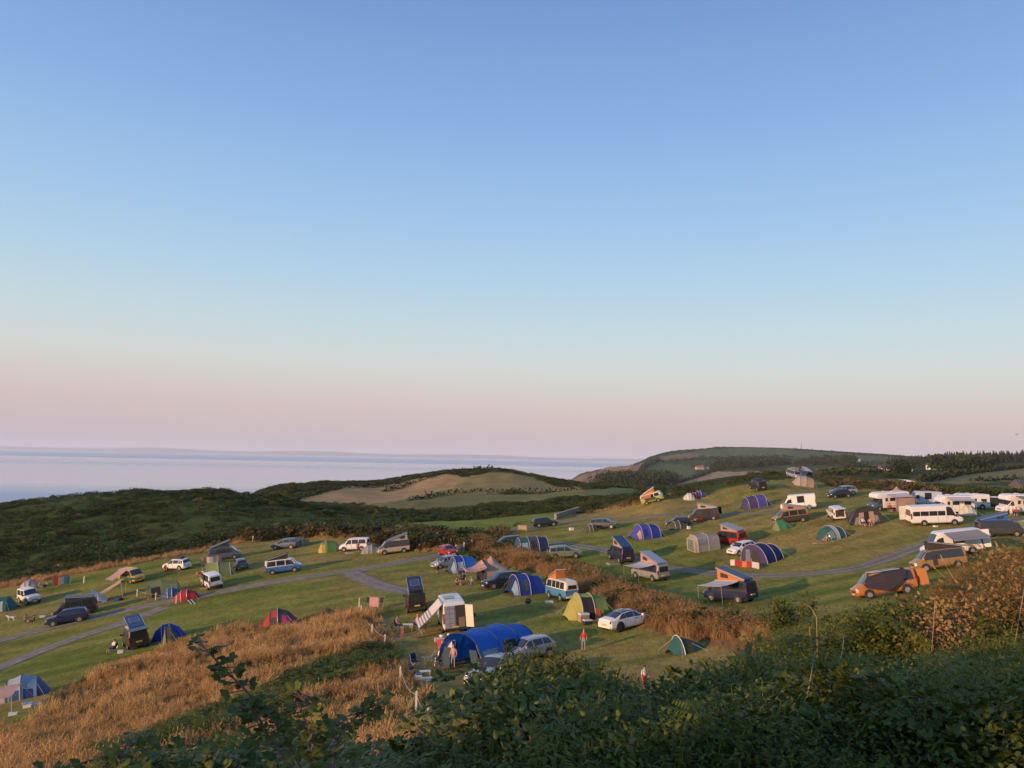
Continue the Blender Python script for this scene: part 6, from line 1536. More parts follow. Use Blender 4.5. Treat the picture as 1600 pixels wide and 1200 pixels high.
def scatter(name, label, cat, P, scl, variants, tilt=.12, kind='stuff', zs=None):
    """one mass of plants: a point mesh that carries plants by geometry nodes"""
    P = np.asarray(P, np.float32); n = len(P)
    me = bpy.data.meshes.new(name); me.vertices.add(n); me.vertices.foreach_set('co', P.ravel())
    rot = np.stack([rg.normal(0, tilt, n), rg.normal(0, tilt, n), rg.uniform(0, 2 * PI, n)], 1).astype(np.float32)
    a = me.attributes.new('rot', 'FLOAT_VECTOR', 'POINT'); a.data.foreach_set('vector', rot.ravel())
    sv_ = np.repeat(np.asarray(scl, np.float32)[:, None], 3, 1)
    if zs is not None: sv_[:, 2] *= zs
    a = me.attributes.new('scl', 'FLOAT_VECTOR', 'POINT'); a.data.foreach_set('vector', sv_.ravel())
    a = me.attributes.new('vid', 'INT', 'POINT'); a.data.foreach_set('value', rg.integers(0, len(variants), n).astype(np.int32))
    o = link(name, me); tag(o, label, cat, kind=kind)
    ng = bpy.data.node_groups.new(name + '_nodes', 'GeometryNodeTree')
    ng.interface.new_socket('Geometry', in_out='INPUT', socket_type='NodeSocketGeometry'); ng.interface.new_socket('Geometry', in_out='OUTPUT', socket_type='NodeSocketGeometry')
    N = ng.nodes; Lk = ng.links; gi = N.new('NodeGroupInput'); go = N.new('NodeGroupOutput'); jn = N.new('GeometryNodeJoinGeometry')
    def attr(nm, t):
        x = N.new('GeometryNodeInputNamedAttribute'); x.data_type = t; x.inputs['Name'].default_value = nm; return [s for s in x.outputs if s.enabled and s.name == 'Attribute'][0]
    ra, sa, va = attr('rot', 'FLOAT_VECTOR'), attr('scl', 'FLOAT_VECTOR'), attr('vid', 'INT')
    for k, src in enumerate(variants):
        oi = N.new('GeometryNodeObjectInfo'); oi.inputs['Object'].default_value = src; oi.inputs['As Instance'].default_value = True
        cp = N.new('FunctionNodeCompare'); cp.data_type = 'INT'; cp.operation = 'EQUAL'; cp.inputs[3].default_value = k; Lk.new(va, cp.inputs[2])
        ip = N.new('GeometryNodeInstanceOnPoints'); Lk.new(gi.outputs[0], ip.inputs['Points']); Lk.new(cp.outputs[0], ip.inputs['Selection'])
        Lk.new(oi.outputs['Geometry'], ip.inputs['Instance']); Lk.new(ra, ip.inputs['Rotation']); Lk.new(sa, ip.inputs['Scale']); Lk.new(ip.outputs[0], jn.inputs[0])
    Lk.new(jn.outputs[0], go.inputs[0])
    o.modifiers.new('plants', 'NODES').node_group = ng
    return o
def ground_pts(X, Y, sink=0.0, bumps=True):
    Z = height_smooth(X, Y)
    r = np.hypot(X, Y)
    if bumps:
        c_, b_, d_ = zone_masks(X, Y)
        Z = Z + (~c_) * np.where(r > 60, 1.0, .35) * (0.9 * (hash_noise(X, Y, 14, 21) - 0.5) + 0.5 * (hash_noise(X, Y, 5, 22) - 0.5)) * sstep(20, 60, r)
        Z = Z + 0.55 * np.exp(-(seg_dist(BANK, X, Y) / 2.3) ** 2)
    return np.stack([X, Y, Z - sink], 1)
def uniform(x0, x1, y0, y1, n):
    return rg.uniform(x0, x1, n), rg.uniform(y0, y1, n)
# --- tall dry grass on the near slope
V_DRY = [plant_obj('dry_grass_clump', grass_clump(26, .62, .26, .55), M_DRY) for _ in range(4)]
X, Y = uniform(-62, 2, 18, 80, 52000)
jx, jy = rg.normal(0, .9, len(X)), rg.normal(0, .9, len(X)); m = inside(DRYSLOPE, X + jx, Y + jy) & (np.abs(X / Y) < .85)
green = hash_noise(X, Y, 7, 51) > .66
strip_line = world_poly([(200,1178),(330,1130),(430,1090),(520,1050),(600,1022)])
gs = seg_dist(strip_line, X, Y) < 1.5 + 1.0 * hash_noise(X, Y, 3, 52)
md = m & ~gs & ((rg.uniform(size=len(X)) < .9) & ~(green & (rg.uniform(size=len(X)) < .75)))
V_GRN = [plant_obj('green_grass_clump', grass_clump(24, .42, .26, .6), M_TURFB) for _ in range(2)]; V_TALL = [plant_obj('seeding_grass_clump', grass_clump(20, .85, .24, .4), M_DRY)]
P = ground_pts(X[md], Y[md]); scatter('grass', 'tall bleached grass on the slope below the camera', 'grass', P, rg.uniform(.5, 1.15, len(P)) * (.55 + .75 * hash_noise(X[md], Y[md], 2.6, 53)), V_DRY + V_GRN + V_TALL, .25)
V_BRK = [plant_obj('bracken_plant', bracken_plant(7, .85, k), M_BRACKEN) for k in range(3)]
V_BUSH = [plant_obj('bramble_bush', bush_clump(170, .62, .75, .11, .075), M_BRAMBLE) for _ in range(3)]
mg = m & (gs | (green & (rg.uniform(size=len(X)) < .12)))
P = ground_pts(X[mg], Y[mg], .05); sc_ = rg.uniform(.5, .95, len(P)) * np.where(gs[mg], 1.0, .6)
scatter('bracken', 'dark green strip of bracken and bramble across the dry slope', 'bracken', P, sc_, V_BRK + V_BUSH, .15)
# --- bank between the fields
V_BANK = [plant_obj('bank_grass_clump', grass_clump(26, .70, .30, .55, .8), M_DRYB) for _ in range(3)]
V_BRN = [plant_obj('brown_bracken_plant', bracken_plant(7, .9, k), M_BROWN) for k in range(2)]
V_SB = [plant_obj('scrub_bush', bush_clump(110, 1.0, 1.0, .28, .2), M_SCRUB) for _ in range(3)]
V_SBB = [plant_obj('scrub_bush_brown', bush_clump(110, 1.0, .9, .28, .2), M_SCRUBB) for _ in range(2)]
X, Y = uniform(-20, 34, 40, 125, 42000)
d = seg_dist(BANK, X, Y); endd = np.hypot(X - BANK[-1][0], Y - BANK[-1][1]); w = np.clip(endd / 7, .35, 1) * 2.6 + 1.3 * (hash_noise(X, Y, 4, 55) - .3)
m = (d < w) & (rg.uniform(size=len(X)) < np.clip(1.25 - d / w * .5, 0, 1))
P = ground_pts(X[m], Y[m]); scatter('grass', 'tall rusty grass on the bank between the two fields', 'grass', P, rg.uniform(.75, 1.35, len(P)), V_BANK, .2)
m2 = (d < w * .8) & (rg.uniform(size=len(X)) < .15)
P = ground_pts(X[m2], Y[m2], .1); scatter('undergrowth', 'bramble and brown bracken on the bank between the two fields', 'undergrowth', P, rg.uniform(.7, 1.45, len(P)) * .95, V_BRN + V_BUSH + V_BRK + [V_SBB[0], V_SB[0]], .15)
# --- uncut strip along the seaward edge of the camp and thicket behind it
X, Y = uniform(-125, 20, 95, 185, 60000)
ed = seg_dist(CAMP_EDGE, X, Y); camp_, bank_, dry_ = zone_masks(X, Y)
m = ~camp_ & (ed < 4.0 + 3 * hash_noise(X, Y, 8, 57)) & (rg.uniform(size=len(X)) < .8)
P = ground_pts(X[m], Y[m]); scatter('grass', 'bleached uncut grass along the seaward edge of the camp', 'grass', P, rg.uniform(.5, 1.0, len(P)), V_DRY, .2)
# --- scrub on the hillside beyond
X, Y = uniform(-330, 190, 100, 470, 190000)
camp_, bank_, dry_ = zone_masks(X, Y); ed = seg_dist(CAMP_EDGE, X, Y); infield = np.zeros(len(X), bool)
for poly, c in FIELD_POLY[:4]: infield |= inside(poly, X, Y)
lane = inside(Z_LANE, X, Y)
right_limit = X / Y < .20
open_ = hash_noise(X, Y, 24, 58) * .6 + hash_noise(X, Y, 9, 59) * .4
m = ~camp_ & ~infield & ~lane & (ed > 3.5) & (np.abs(X / Y) < .78) & right_limit & (Y > 108) & (height_smooth(X, Y) > -62)
keep = m & (rg.uniform(size=len(X)) < np.where(open_ > .40, .34, .10))
thick = keep & (rg.uniform(size=len(X)) < .91); brown = keep & ~thick
sz = (.65 + 1.1 * hash_noise(X, Y, 11, 60)) * rg.uniform(.7, 1.25, len(X))
P = ground_pts(X[thick], Y[thick], .25); scatter('undergrowth', 'dark green scrub covering the seaward hillside', 'scrub', P, sz[thick], V_SB, .2, zs=.8)
P = ground_pts(X[brown], Y[brown], .2); scatter('undergrowth', 'brownish scrub patches on the seaward hillside', 'scrub', P, sz[brown] * .9, V_SBB, .2, zs=.8)
nb = len(X[keep])
# taller thicket right behind the camp's far-left corner, and rough banks on the right
def thicket(line, width, n, s0, s1, variants, label, cat='scrub', name='undergrowth', hi=300):
    L_ = world_poly(line, lo=30, hi=hi); x0, y0 = L_.min(0) - width; x1, y1 = L_.max(0) + width
    X, Y = uniform(x0, x1, y0, y1, n * 6); d = seg_dist(L_, X, Y); q = np.flatnonzero(d < width * (.55 + .7 * hash_noise(X, Y, 6, 63)))[:n]
    P = ground_pts(X[q], Y[q], .2); scatter(name, label, cat, P, rg.uniform(s0, s1, len(P)), variants, .18)
thicket([(430,836),(480,832),(540,830),(600,836),(650,846),(690,848)], 7, 420, 1.0, 2.1, V_SB[:2] + V_SBB, 'tall brown and green thicket behind the seaward vans')
thicket([(640,846),(690,850),(725,846),(760,838)], 3.5, 200, .9, 1.7, V_SBB + V_BANK, 'dry thicket round the white field gate')
thicket([(930,800),(960,792),(990,786),(1020,780)], 3.0, 150, .7, 1.2, V_DRY + V_SBB[:1], 'bleached grass bank along the top of the lane')
thicket([(1290,749),(1330,757),(1370,763),(1400,764)], 9, 520, .8, 1.6, V_SB[:1] + V_SBB, 'brown gorse bank behind the upper field')
thicket([(1440,768),(1480,771),(1520,774),(1560,776)], 9, 520, 1.2, 2.2, V_SB, 'dark hedge behind the motorhomes')
thicket([(1422,770),(1436,773)], 4, 120, 1.2, 2.4, V_SBB, 'russet thicket beside the white van at the field top')
thicket([(1040,772),(1090,763),(1140,754),(1185,748),(1225,741)], 5, 360, .7, 1.3, V_SB[:2] + V_SBB[:1], 'dark hedge along the seaward rim of the knoll')
thicket([(1270,742),(1330,743),(1400,747)], 8, 260, 1.0, 2.0, V_SB[:2] + V_SBB[:1], 'hedge line beyond the knoll', hi=500)
# --- foreground: bracken, bramble and nettles on the bank below the camera
def fore(n, px0, px1, Y0, Y1):
    a = rg.uniform((px0 - 800) / 1200, (px1 - 800) / 1200, n); Y = np.exp(rg.uniform(math.log(Y0), math.log(Y1), n)); return a * Y, Y
X, Y = fore(24000, 560, 1720, 4.5, 50)
camp_, bank_, dry_ = zone_masks(X, Y)
m0 = ~camp_ & ~dry_ & ~bank_
a = X / Y * 1200 + 800
golden = sstep(1400, 1530, a + (hash_noise(X, Y, 3, 71) - .5) * 330) * sstep(11, 17, Y)
u = rg.uniform(size=len(X))
hum = hash_noise(X, Y, 2.2, 72) * .6 + hash_noise(X, Y, .9, 74) * .4
low = 1 - .55 * np.exp(-((a - 1030) / 110) ** 2) * sstep(16, 26, Y)          # thin, low growth where the field comes nearest
sz = rg.uniform(.6, 1.3, len(X)) * (.45 + 1.1 * hum) * low * (1 + .6 * np.exp(-((a - 820) / 75) ** 2))
SIL = np.array([(500,1240),(560,1230),(640,1215),(690,1190),(715,1160),(745,1105),(800,1066),(850,1056),(900,1060),(950,1070),(1000,1092),(1060,1085),(1100,1074),(1150,1045),(1180,1020),(1220,982),(1260,966),(1330,952),(1390,942),(1440,916),(1480,900),(1530,868),(1600,836),(1720,790)], float)
def head_room(X, Y, curve, jit=26):
    """how tall growth at a spot stands so that its ragged top follows the brow seen in the photograph"""
    px = 800 + 1200 * X / Y; py = np.interp(px, curve[:, 0], curve[:, 1]) + jit * (hash_noise(X, Y, .8, 79) * .6 + hash_noise(X, Y, .3, 80) * .4 - .35)
    return -(py - 699 - .0195 * px) / 1200 * Y - height_smooth(X, Y)
room = head_room(X, Y, SIL); sz = np.clip(np.minimum(sz, room / .9), 0, 2); m0 &= (sz > .16) & (a - .45 * sz * 1200 / Y > 672 + 40 * hash_noise(X, Y, 1.5, 86)) & (hash_noise(X, Y, 1.1, 84) < .64)
hn = hash_noise(X, Y, 3.2, 73)
fern = (hn > .62) | ((a > 1190) & (a < 1430) & (Y > 12) & (hn > .45)); sz = np.where((a > 1180) & (a < 1440) & (Y > 12), np.minimum(sz * 1.5, np.maximum(room, .1) / .95), sz)
def spray_plant(nst, h, L, W):
    """upright leafy stems with leaves in pairs, nettle or willowherb like"""
    V = []
    for s_ in range(nst):
        b0 = rg.normal(0, .16, 2); ln = rg.normal(0, .22, 2); hh = h * rg.uniform(.6, 1.1); n = int(hh / .055)
        for k in range(n):
            t = k / n; p = np.array((b0[0] + ln[0] * t * t, b0[1] + ln[1] * t * t, hh * t)); q = np.array((b0[0] + ln[0] * (t + 1 / n) ** 2, b0[1] + ln[1] * (t + 1 / n) ** 2, hh * (t + 1 / n)))
            V += [p - (.004, 0, 0), p + (.004, 0, 0), q + (.003, 0, 0), q - (.003, 0, 0)]
            if t > .2:
                a_ = k * 1.57 + rg.uniform(-.4, .4)
                for sg in (0, PI):
                    e = np.array((math.cos(a_ + sg), math.sin(a_ + sg), rg.uniform(-.3, .5))); V += leaf(q, e, np.array((0, 0, 1.)), L * (1.15 - .7 * t) * rg.uniform(.7, 1.2), W * (1.15 - .7 * t))
    return np.array(V)
V_BRM = [plant_obj('bramble_plant', bramble_plant(16, 1.2), M_BRAMBLE) for _ in range(3)]
V_LEAFY = [plant_obj('leafy_bush', bush_clump(1100, .55, .80, .042, .028, .3), M_BRAMBLE) for _ in range(2)] + [plant_obj('small_leaved_bush', bush_clump(1300, .55, .85, .03, .019, .3), M_BRACKEN) for _ in range(2)]
V_SPRAY = [plant_obj('nettle_plant', spray_plant(9, 1.15, .075, .032), M_BRACKEN) for _ in range(2)] + [plant_obj('willowherb_plant', spray_plant(7, 1.3, .07, .018), M_BRAMBLE)]
V_LIGHT = [plant_obj('young_leafy_bush', bush_clump(900, .5, .8, .05, .03, .3), M_LIGHT), plant_obj('young_bramble', bramble_plant(12, 1.2), M_LIGHT)]
V_DEAD = [plant_obj('dead_twigs', grass_clump(26, .9, .3, .9, .5), M_BROWN), plant_obj('dead_bracken', bracken_plant(6, .9, 9), M_BROWN)]
V_BRLEAF = [plant_obj('brown_leafy_bush', bush_clump(1200, .55, .85, .032, .02, .3), M_BROWN) for _ in range(2)]
V_FINE = [plant_obj('fine_dry_grass', grass_clump(70, .95, .26, .55, .38), M_DRYB) for _ in range(2)]
mb_ = m0 & (u < .55 * (1 - golden)) & fern
P = ground_pts(X[mb_], Y[mb_], .05); scatter('bracken', 'green bracken fronds on the bank below the camera', 'bracken', P, sz[mb_] * .95, V_BRK + V_LEAFY[2:3], .25, zs=1.2)
mr_ = m0 & (u < .72 * (1 - golden)) & ~fern
P = ground_pts(X[mr_], Y[mr_], .05); scatter('undergrowth', 'tangled dark bramble on the bank below the camera', 'bramble', P, sz[mr_] * .95, V_BRM + V_LEAFY + V_LEAFY[2:] + V_LIGHT, .3, zs=1.25)
ms_ = m0 & (u > .80) & (hash_noise(X, Y, 1.8, 76) > .40) & (low > .8)
P = ground_pts(X[ms_], Y[ms_], .02); scatter('undergrowth', 'upright nettle and willowherb stems among the brambles', 'nettles', P, np.minimum(rg.uniform(.55, 1.15, len(P)), np.maximum(room[ms_] + .45, .1)), V_SPRAY + V_SPRAY[:1] + [V_LIGHT[1]], .14)
md_ = m0 & (u < .62 * golden)
P = ground_pts(X[md_], Y[md_], .05); scatter('bracken', 'rusty bracken and dry stalks on the sunlit bank by the gold van', 'bracken', P, np.minimum(sz[md_] * 1.6, np.maximum(room[md_], .15) / 1.0), V_BRN + V_BRLEAF + V_BRLEAF + V_BANK[:1] + V_BRK[:1] + V_LEAFY[2:], .22, zs=1.1)
# bottom-left corner: leafy plants just below the camera
X, Y = fore(1300, 60, 720, 3.4, 9)
top = -(1150 - 40 * hash_noise(X / Y, X / Y * 0, .12, 75) - 705) / 1200 * Y
m = (X / Y * 1200 + 800 > 90) & (X / Y * 1200 + 800 < 640)
P = ground_pts(X[m], Y[m]); want = head_room(X[m], Y[m], np.array([(0,1230),(60,1195),(150,1172),(250,1165),(330,1128),(400,1102),(500,1108),(580,1130),(620,1165),(660,1200),(720,1235)], float), 40)
ok = (want > .25) & (want < 1.9) & (rg.uniform(size=len(want)) < .8) & (X[m] / Y[m] * 1200 + 800 + .40 * want * 1200 / Y[m] < 640)
P = P[ok]; scatter('undergrowth', 'leafy bramble tops in the lower left corner', 'bramble', P, np.clip(want[ok] / 1.0, .35, 1.5), V_BRM + V_LEAFY[:1], .15)
# --- single plants that stand out
def shrub(name, label, x, y, h, w, nleaf, L, mat, cat='shrub', seed=1):
    root = empty(name, (x, y, H1(x, y))); tag(root, label, cat); g = np.random.default_rng(seed); V = []; st = MB()
    for b in range(26):
        a = 2 * PI * b / 26 + g.uniform(-.3, .3); rr_ = w * math.sqrt(g.uniform(.02, 1.0)); hh = h * g.uniform(.62, 1.0) * (1 - .42 * (rr_ / w) ** 2)
        pts = [Vector((math.cos(a) * rr_ * t ** 1.3, math.sin(a) * rr_ * t ** 1.3, hh * t)) for t in np.linspace(0, 1, 7)]
        st.tube(pts, .022, 5, .005)
        for t in np.linspace(.18, 1, 14):
            i = min(5, int(t * 6)); f = t * 6 - i; p = np.array(pts[i].lerp(pts[i + 1], f))
            for k in range(int(nleaf / 364) + 1):
                e = g.normal(size=3); e /= np.linalg.norm(e); c = p + e * g.uniform(.03, .42) * (1.15 - .5 * t)
                if c[2] < .05: continue
                V += leaf(c, e + np.array((0, 0, .2)), np.array((0, 0, 1.)) + e * .3, L * g.uniform(.7, 1.3), L * .55 * g.uniform(.7, 1.2))
    st.obj('stem', CANE, root); V = np.array(V); me = mesh_np('foliage', V, quads(V)); link('foliage', me, root, [mat])
p = at(790, 1150, 27); shrub('shrub', 'leafy shrub in front of the huge blue tent and silver car', p.x, p.y, 3.3, 1.35, 13000, .12, M_BRAMBLE, seed=3)
p = at(850, 1150, 26); shrub('shrub', 'second leafy shrub right of the one by the silver car', p.x, p.y, 2.9, 1.5, 11000, .12, M_BRACKEN, seed=4)
p = at(930, 1150, 26); shrub('shrub', 'low bush below the person in red', p.x, p.y, 2.2, 1.6, 9000, .12, M_BRACKEN, seed=5)
p = at(1245, 1060, 26); shrub('shrub', 'bush at the end of the dry bank', p.x, p.y, 2.4, 1.6, 9000, .12, M_BRACKEN, seed=8)
def bramble_sprig(pix, label, leaves, seed, r0=.008):
    """one long bramble shoot rising into view, with its leaves"""
    g = np.random.default_rng(seed); pts = [at(*p) for p in pix]; base = Vector((pts[0].x, pts[0].y, H1(pts[0].x, pts[0].y)))
    pts = [base] + pts; root = empty('bramble', base); tag(root, label, 'bramble'); pts = [p - base for p in pts]
    MB().tube(pts, r0, 6, r0 * .4).obj('stem', CANE, root)
    for k in range(leaves):
        t = (.35 + .65 * k / leaves) * (len(pts) - 1); i = min(len(pts) - 2, int(t)); p = np.array(pts[i].lerp(pts[i + 1], t - i)); V = []
        e = g.normal(size=3); e[2] = abs(e[2]) * .3; e /= np.linalg.norm(e); u = np.array((0, -.5, 1.)) + g.normal(size=3) * .3; pet = p + e * g.uniform(.03, .10)
        for ang in (-1.0, 0, 1.0):
            s = np.cross(e, u); s /= np.linalg.norm(s); V += leaf(pet, e * math.cos(ang) + s * math.sin(ang), u, g.uniform(.038, .056), g.uniform(.028, .040))
        V = np.array(V); link('leaf', mesh_np('leaf', V, quads(V)), root, [M_BRAMBLE])
        MB().tube([p, pet], .003, 4).obj('leaf_stalk', CANE, root)
bramble_sprig([(470,1200,3.9),(440,1140,4.0),(385,1080,4.05),(345,1040,4.1),(312,1004,4.2)], 'long bramble shoot rising over the dry grass', 40, 2)
bramble_sprig([(455,1200,3.8),(420,1150,3.9),(400,1115,3.95),(370,1095,4.0)], 'short bramble shoot beside the long one', 34, 3)
bramble_sprig([(520,1200,3.8),(530,1150,3.9),(560,1115,4.0),(600,1095,4.1)], 'bramble shoot leaning towards the rope fence', 34, 4)
bramble_sprig([(480,1210,3.7),(490,1160,3.8),(470,1110,3.8),(480,1085,3.9)], 'upright bramble shoot with dense leaves', 40, 6)
bramble_sprig([(180,1215,3.9),(190,1180,4.0),(215,1155,4.1)], 'leafy bramble tip in the bottom left corner', 28, 7)
for i, (pix, lb) in enumerate([([(1226,1165,6.0),(1262,1085,6.1),(1274,1016,6.2)], 'tall pale dead stalk standing over the brambles'), ([(1303,1062,7),(1316,1020,7.1),(1320,983,7.2)], 'pale dead stalk right of the tallest one'), ([(1276,965,14),(1268,950,14.2),(1256,943,14.4)], 'arched dry stem over the green field edge'),
   ([(966,1105,9),(976,1075,9),(980,1038,9.1)], 'thin dead stalk near the child in red shorts'), ([(1540,1150,5.5),(1546,1100,5.6),(1532,1050,5.7)], 'bent dry stem in the lower right bracken'), ([(1180,1052,14),(1200,1042,14.2),(1225,1034,14.4)], 'pale arching stem below the dry bank')]):
    pts = [at(*p) for p in pix]; b0 = Vector((pts[0].x, pts[0].y, H1(pts[0].x, pts[0].y))); o = MB().tube([b0 - b0] + [p - b0 for p in pts], .008, 5, .003).obj('dead_stalk', STEM); o.location = b0; tag(o, lb, 'stalk')
for k in range(15):
    px = rg.uniform(880, 1590); Ys_ = rg.uniform(6, 13); py = np.interp(px, SIL[:, 0], SIL[:, 1]) + rg.uniform(-25, 110); t_ = at(px, py, Ys_); b0 = Vector((t_.x + rg.normal(0, .45), t_.y + rg.normal(0, .2), H1(t_.x, t_.y))); d_ = t_ - b0
    if d_.z < .5: continue
    bend = Vector((rg.normal(0, .28), 0, -abs(rg.normal(0, .1)))); st_ = [Vector((0, 0, 0)), d_ * .5 + bend * .6, d_ + bend, d_ + bend * 1.9 + Vector((0, 0, .03))]
    o = MB().tube(st_, .0055, 5, .002).obj('dead_stalk', STEM); o.location = b0; tag(o, 'thin dry stalk poking out of the brambles below the camera', 'stalk', 'thin dry stalks among the near brambles')
# ------------------------------------------------------------------ far hedges, woods, houses
def hedge_mesh(pts, w, h, seed, leafL=1.0):
    g = np.random.default_rng(seed); V = []
    for x, y, z, s in pts:
        for k in range(9):
            e = g.normal(size=3); e[2] = abs(e[2]); e /= np.linalg.norm(e); c = np.array((x, y, z)) + e * np.array((w, w, h)) * s * g.uniform(.3, .9)
            V += leaf(c, e + g.normal(size=3) * .5, np.array((0, 0, 1.)) + g.normal(size=3) * .3, leafL * s * g.uniform(.7, 1.3), leafL * .8 * s)
    return np.array(V)
def far_hedge(line, label, lo, hi, h=1.8, mat=None, seed=1):
    L_ = world_poly(line, lo=lo, hi=hi); pts = []
    for (x1, y1), (x2, y2) in zip(L_[:-1], L_[1:]):
        n = max(2, int(math.hypot(x2 - x1, y2 - y1) / (h * .7)))
        n = min(n, 500)
        for k in range(n):
            t = k / n; x, y = x1 + (x2 - x1) * t + rg.normal(0, h * .15), y1 + (y2 - y1) * t + rg.normal(0, h * .15); pts.append((x, y, H1(x, y) - .2, rg.uniform(.6, 1.25)))
    V = hedge_mesh(pts, h * .55, h, seed, h * .55); o = link('hedge', mesh_np('hedge', V, quads(V)), None, [mat or M_TREE]); tag(o, label, 'hedge', 'hedges between the far fields')
for k, (ln, lb, lo, hi, h) in enumerate([
 ([(600,770),(640,757),(690,742),(740,735),(790,733),(850,744),(900,754)], 'dark hedge along the crest of the tan hill', 250, 470, 2.2), ([(455,783),(540,762),(640,752)], 'hedge along the seaward side of the tan field', 250, 470, 1.8),
 ([(640,782),(700,772),(800,768),(900,766),(930,764)], 'hedge under the green hill field', 250, 470, 2.0),
 ([(1000,738),(1010,728),(1030,720)], 'hedge running up the headland beside the russet field', 900, 2200, 7), ([(1030,722),(1090,717),(1160,715),(1240,714)], 'hedge across the upper headland fields', 900, 2500, 7), ([(1080,730),(1180,727),(1280,725)], 'hedge across the middle of the headland', 900, 2300, 6), ([(1040,758),(1110,738),(1130,733)], 'hedge between two stubble fields in the valley', 600, 1500, 5),
 ([(1280,735),(1360,731),(1440,728)], 'hedge behind the right-hand stubble field', 300, 1100, 3.5), ([(1290,745),(1380,739),(1440,741)], 'hedge across the right-hand green field', 220, 800, 2.5), ([(1440,752),(1500,742),(1560,735),(1600,731)], 'long hedge climbing the right-hand pasture', 220, 900, 3.0), ([(1520,752),(1600,750)], 'hedge across the near right pasture', 200, 600, 2.2), ([(1240,703),(1330,709),(1420,716)], 'hedge on the skyline of the headland', 1200, 2700, 6)]):
    far_hedge(ln, lb, lo, hi, h, seed=k)
def far_wood(poly, label, n, h, lo, hi, conifer=False, seed=1, name='woods'):
    W_ = world_poly(poly, lo=lo, hi=hi); g = np.random.default_rng(seed); x0, y0 = W_.min(0); x1, y1 = W_.max(0); V = []
    X, Y = g.uniform(x0, x1, n * 12), g.uniform(y0, y1, n * 12); q = np.flatnonzero(inside(W_, X, Y))[:n]; Z = height_smooth(X[q], Y[q])
    for x, y, z in zip(X[q], Y[q], Z):
        s = h * g.uniform(.65, 1.2)
        if conifer:
            for k in range(6):
                zz = z + s * (.12 + .14 * k); r = s * .24 * (1 - k / 6.3)
                for j in range(5):
                    a = 2 * PI * j / 5 + k; c = np.array((x, y, zz + s * .16)); t = np.array((x + math.cos(a) * r, y + math.sin(a) * r, zz)); sd = np.array((-math.sin(a), math.cos(a), 0)) * r * .55
                    V += [c, t + sd, t - np.array((0, 0, s * .03)), t - sd]
        else:
            for k in range(34):
                e = g.normal(size=3); e /= np.linalg.norm(e); c = np.array((x, y, z + s * .58)) + e * np.array((.48, .48, .42)) * s * g.uniform(.5, 1.0)
                V += leaf(c, e + g.normal(size=3) * .5, np.array((0, 0, 1.)) + g.normal(size=3) * .4, s * .22, s * .2)
    V = np.array(V); tag(link(name, mesh_np(name, V, quads(V)), None, [M_CONIFER if conifer else M_TREE]), label, 'woods', kind='stuff')
far_wood([(925,762),(960,745),(1000,744),(1050,746),(1062,757),(1000,764)], 'dark wood in the valley below the cliff', 330, 11, 600, 1500, seed=1)
far_wood([(1105,732),(1140,722),(1200,722),(1235,726),(1180,733)], 'dark wood on the headland slope', 300, 13, 900, 2300, seed=2)
far_wood([(1240,728),(1280,720),(1340,720),(1330,727)], 'wood below the headland skyline', 200, 12, 900, 2300, seed=3)
far_wood([(1385,724),(1430,720.5),(1480,719),(1540,717),(1600,716),(1720,714),(1720,722),(1600,724),(1500,725.5)], 'conifer plantation on the right skyline', 1100, 11, 600, 1400, True, 4)
far_wood([(1435,735),(1470,729),(1540,727),(1560,733),(1480,738)], 'broadleaf trees round the white cottages', 130, 9, 350, 900, seed=5)
far_wood([(1390,738),(1420,735),(1425,741),(1395,743)], 'tree clump beside the pink barn', 30, 6, 300, 700, seed=6)
far_wood([(1195,741),(1240,737),(1240,741),(1200,745)], 'trees behind the skyline vans', 40, 5, 230, 420, seed=7)
PINKW = paint('wall_pink', (.52, .38, .30), .9); WHITEW = paint('wall_white', (.72, .70, .66), .9); ROOF = paint('roof_slate_tile', (.09, .085, .09), .8, vary=.3); ROOFR = paint('roof_red_tile', (.26, .13, .09), .8, vary=.3); STONE = paint('stone_wall', (.26, .20, .15), .9, vary=.4, scale=4)
def house(px, py, Y, label, l, w, h, wall, roof, rz, chim=True):
    p = at(px, py, Y); root = empty('farm_house', (p.x, p.y, H1(p.x, p.y) - .3), R(rz)); tag(root, label, 'house')
    MB().box((0, 0, h / 2), (l, w, h)).obj('wall', wall, root)
    m = MB(); rh = w * .42; o = .3
    m.add([(-l / 2 - o, -w / 2 - o, h - .1), (l / 2 + o, -w / 2 - o, h - .1), (l / 2 + o, w / 2 + o, h - .1), (-l / 2 - o, w / 2 + o, h - .1), (-l / 2 - o, 0, h + rh), (l / 2 + o, 0, h + rh)], [(0, 1, 5, 4), (2, 3, 4, 5), (0, 4, 3), (1, 2, 5), (0, 3, 2, 1)])
    r_ = m.obj('roof', roof, root)
    if chim: MB().box((l * .38, 0, h + rh + .3), (.8, .8, 1.6)).obj('chimney', wall, r_)
    for k in range(max(2, int(l / 3.5))):
        x = -l / 2 + (k + .5) * l / max(2, int(l / 3.5))
        MB().box((x, -w / 2 - .02, h * .6), (1.1, .08, 1.3)).obj('window', GLASS, root)
    MB().box((0, -w / 2 - .03, 1.05), (1.0, .08, 2.1)).obj('door', WOOD, root)
house(1093, 726, 1500, 'pink farmhouse on the headland slope', 15, 8, 4.5, PINKW, ROOFR, 10); house(1103, 725, 1510, 'pale barn beside the headland farmhouse', 10, 7, 3.5, WHITEW, ROOF, -15, False)
house(1476, 732, 560, 'white gabled cottage among the trees', 9, 7, 4.5, WHITEW, ROOF, 75); house(1464, 733, 560, 'long white cottage beside the gabled one', 13, 6, 3.5, WHITEW, ROOF, 5); house(1384, 737, 480, 'pink low barn in the right-hand fields', 8, 5, 2.0, PINKW, ROOF, 8, False); house(1414, 734, 520, 'pale barn next to the tree clump', 8, 6, 2.4, PINKW, ROOF, -10, False)
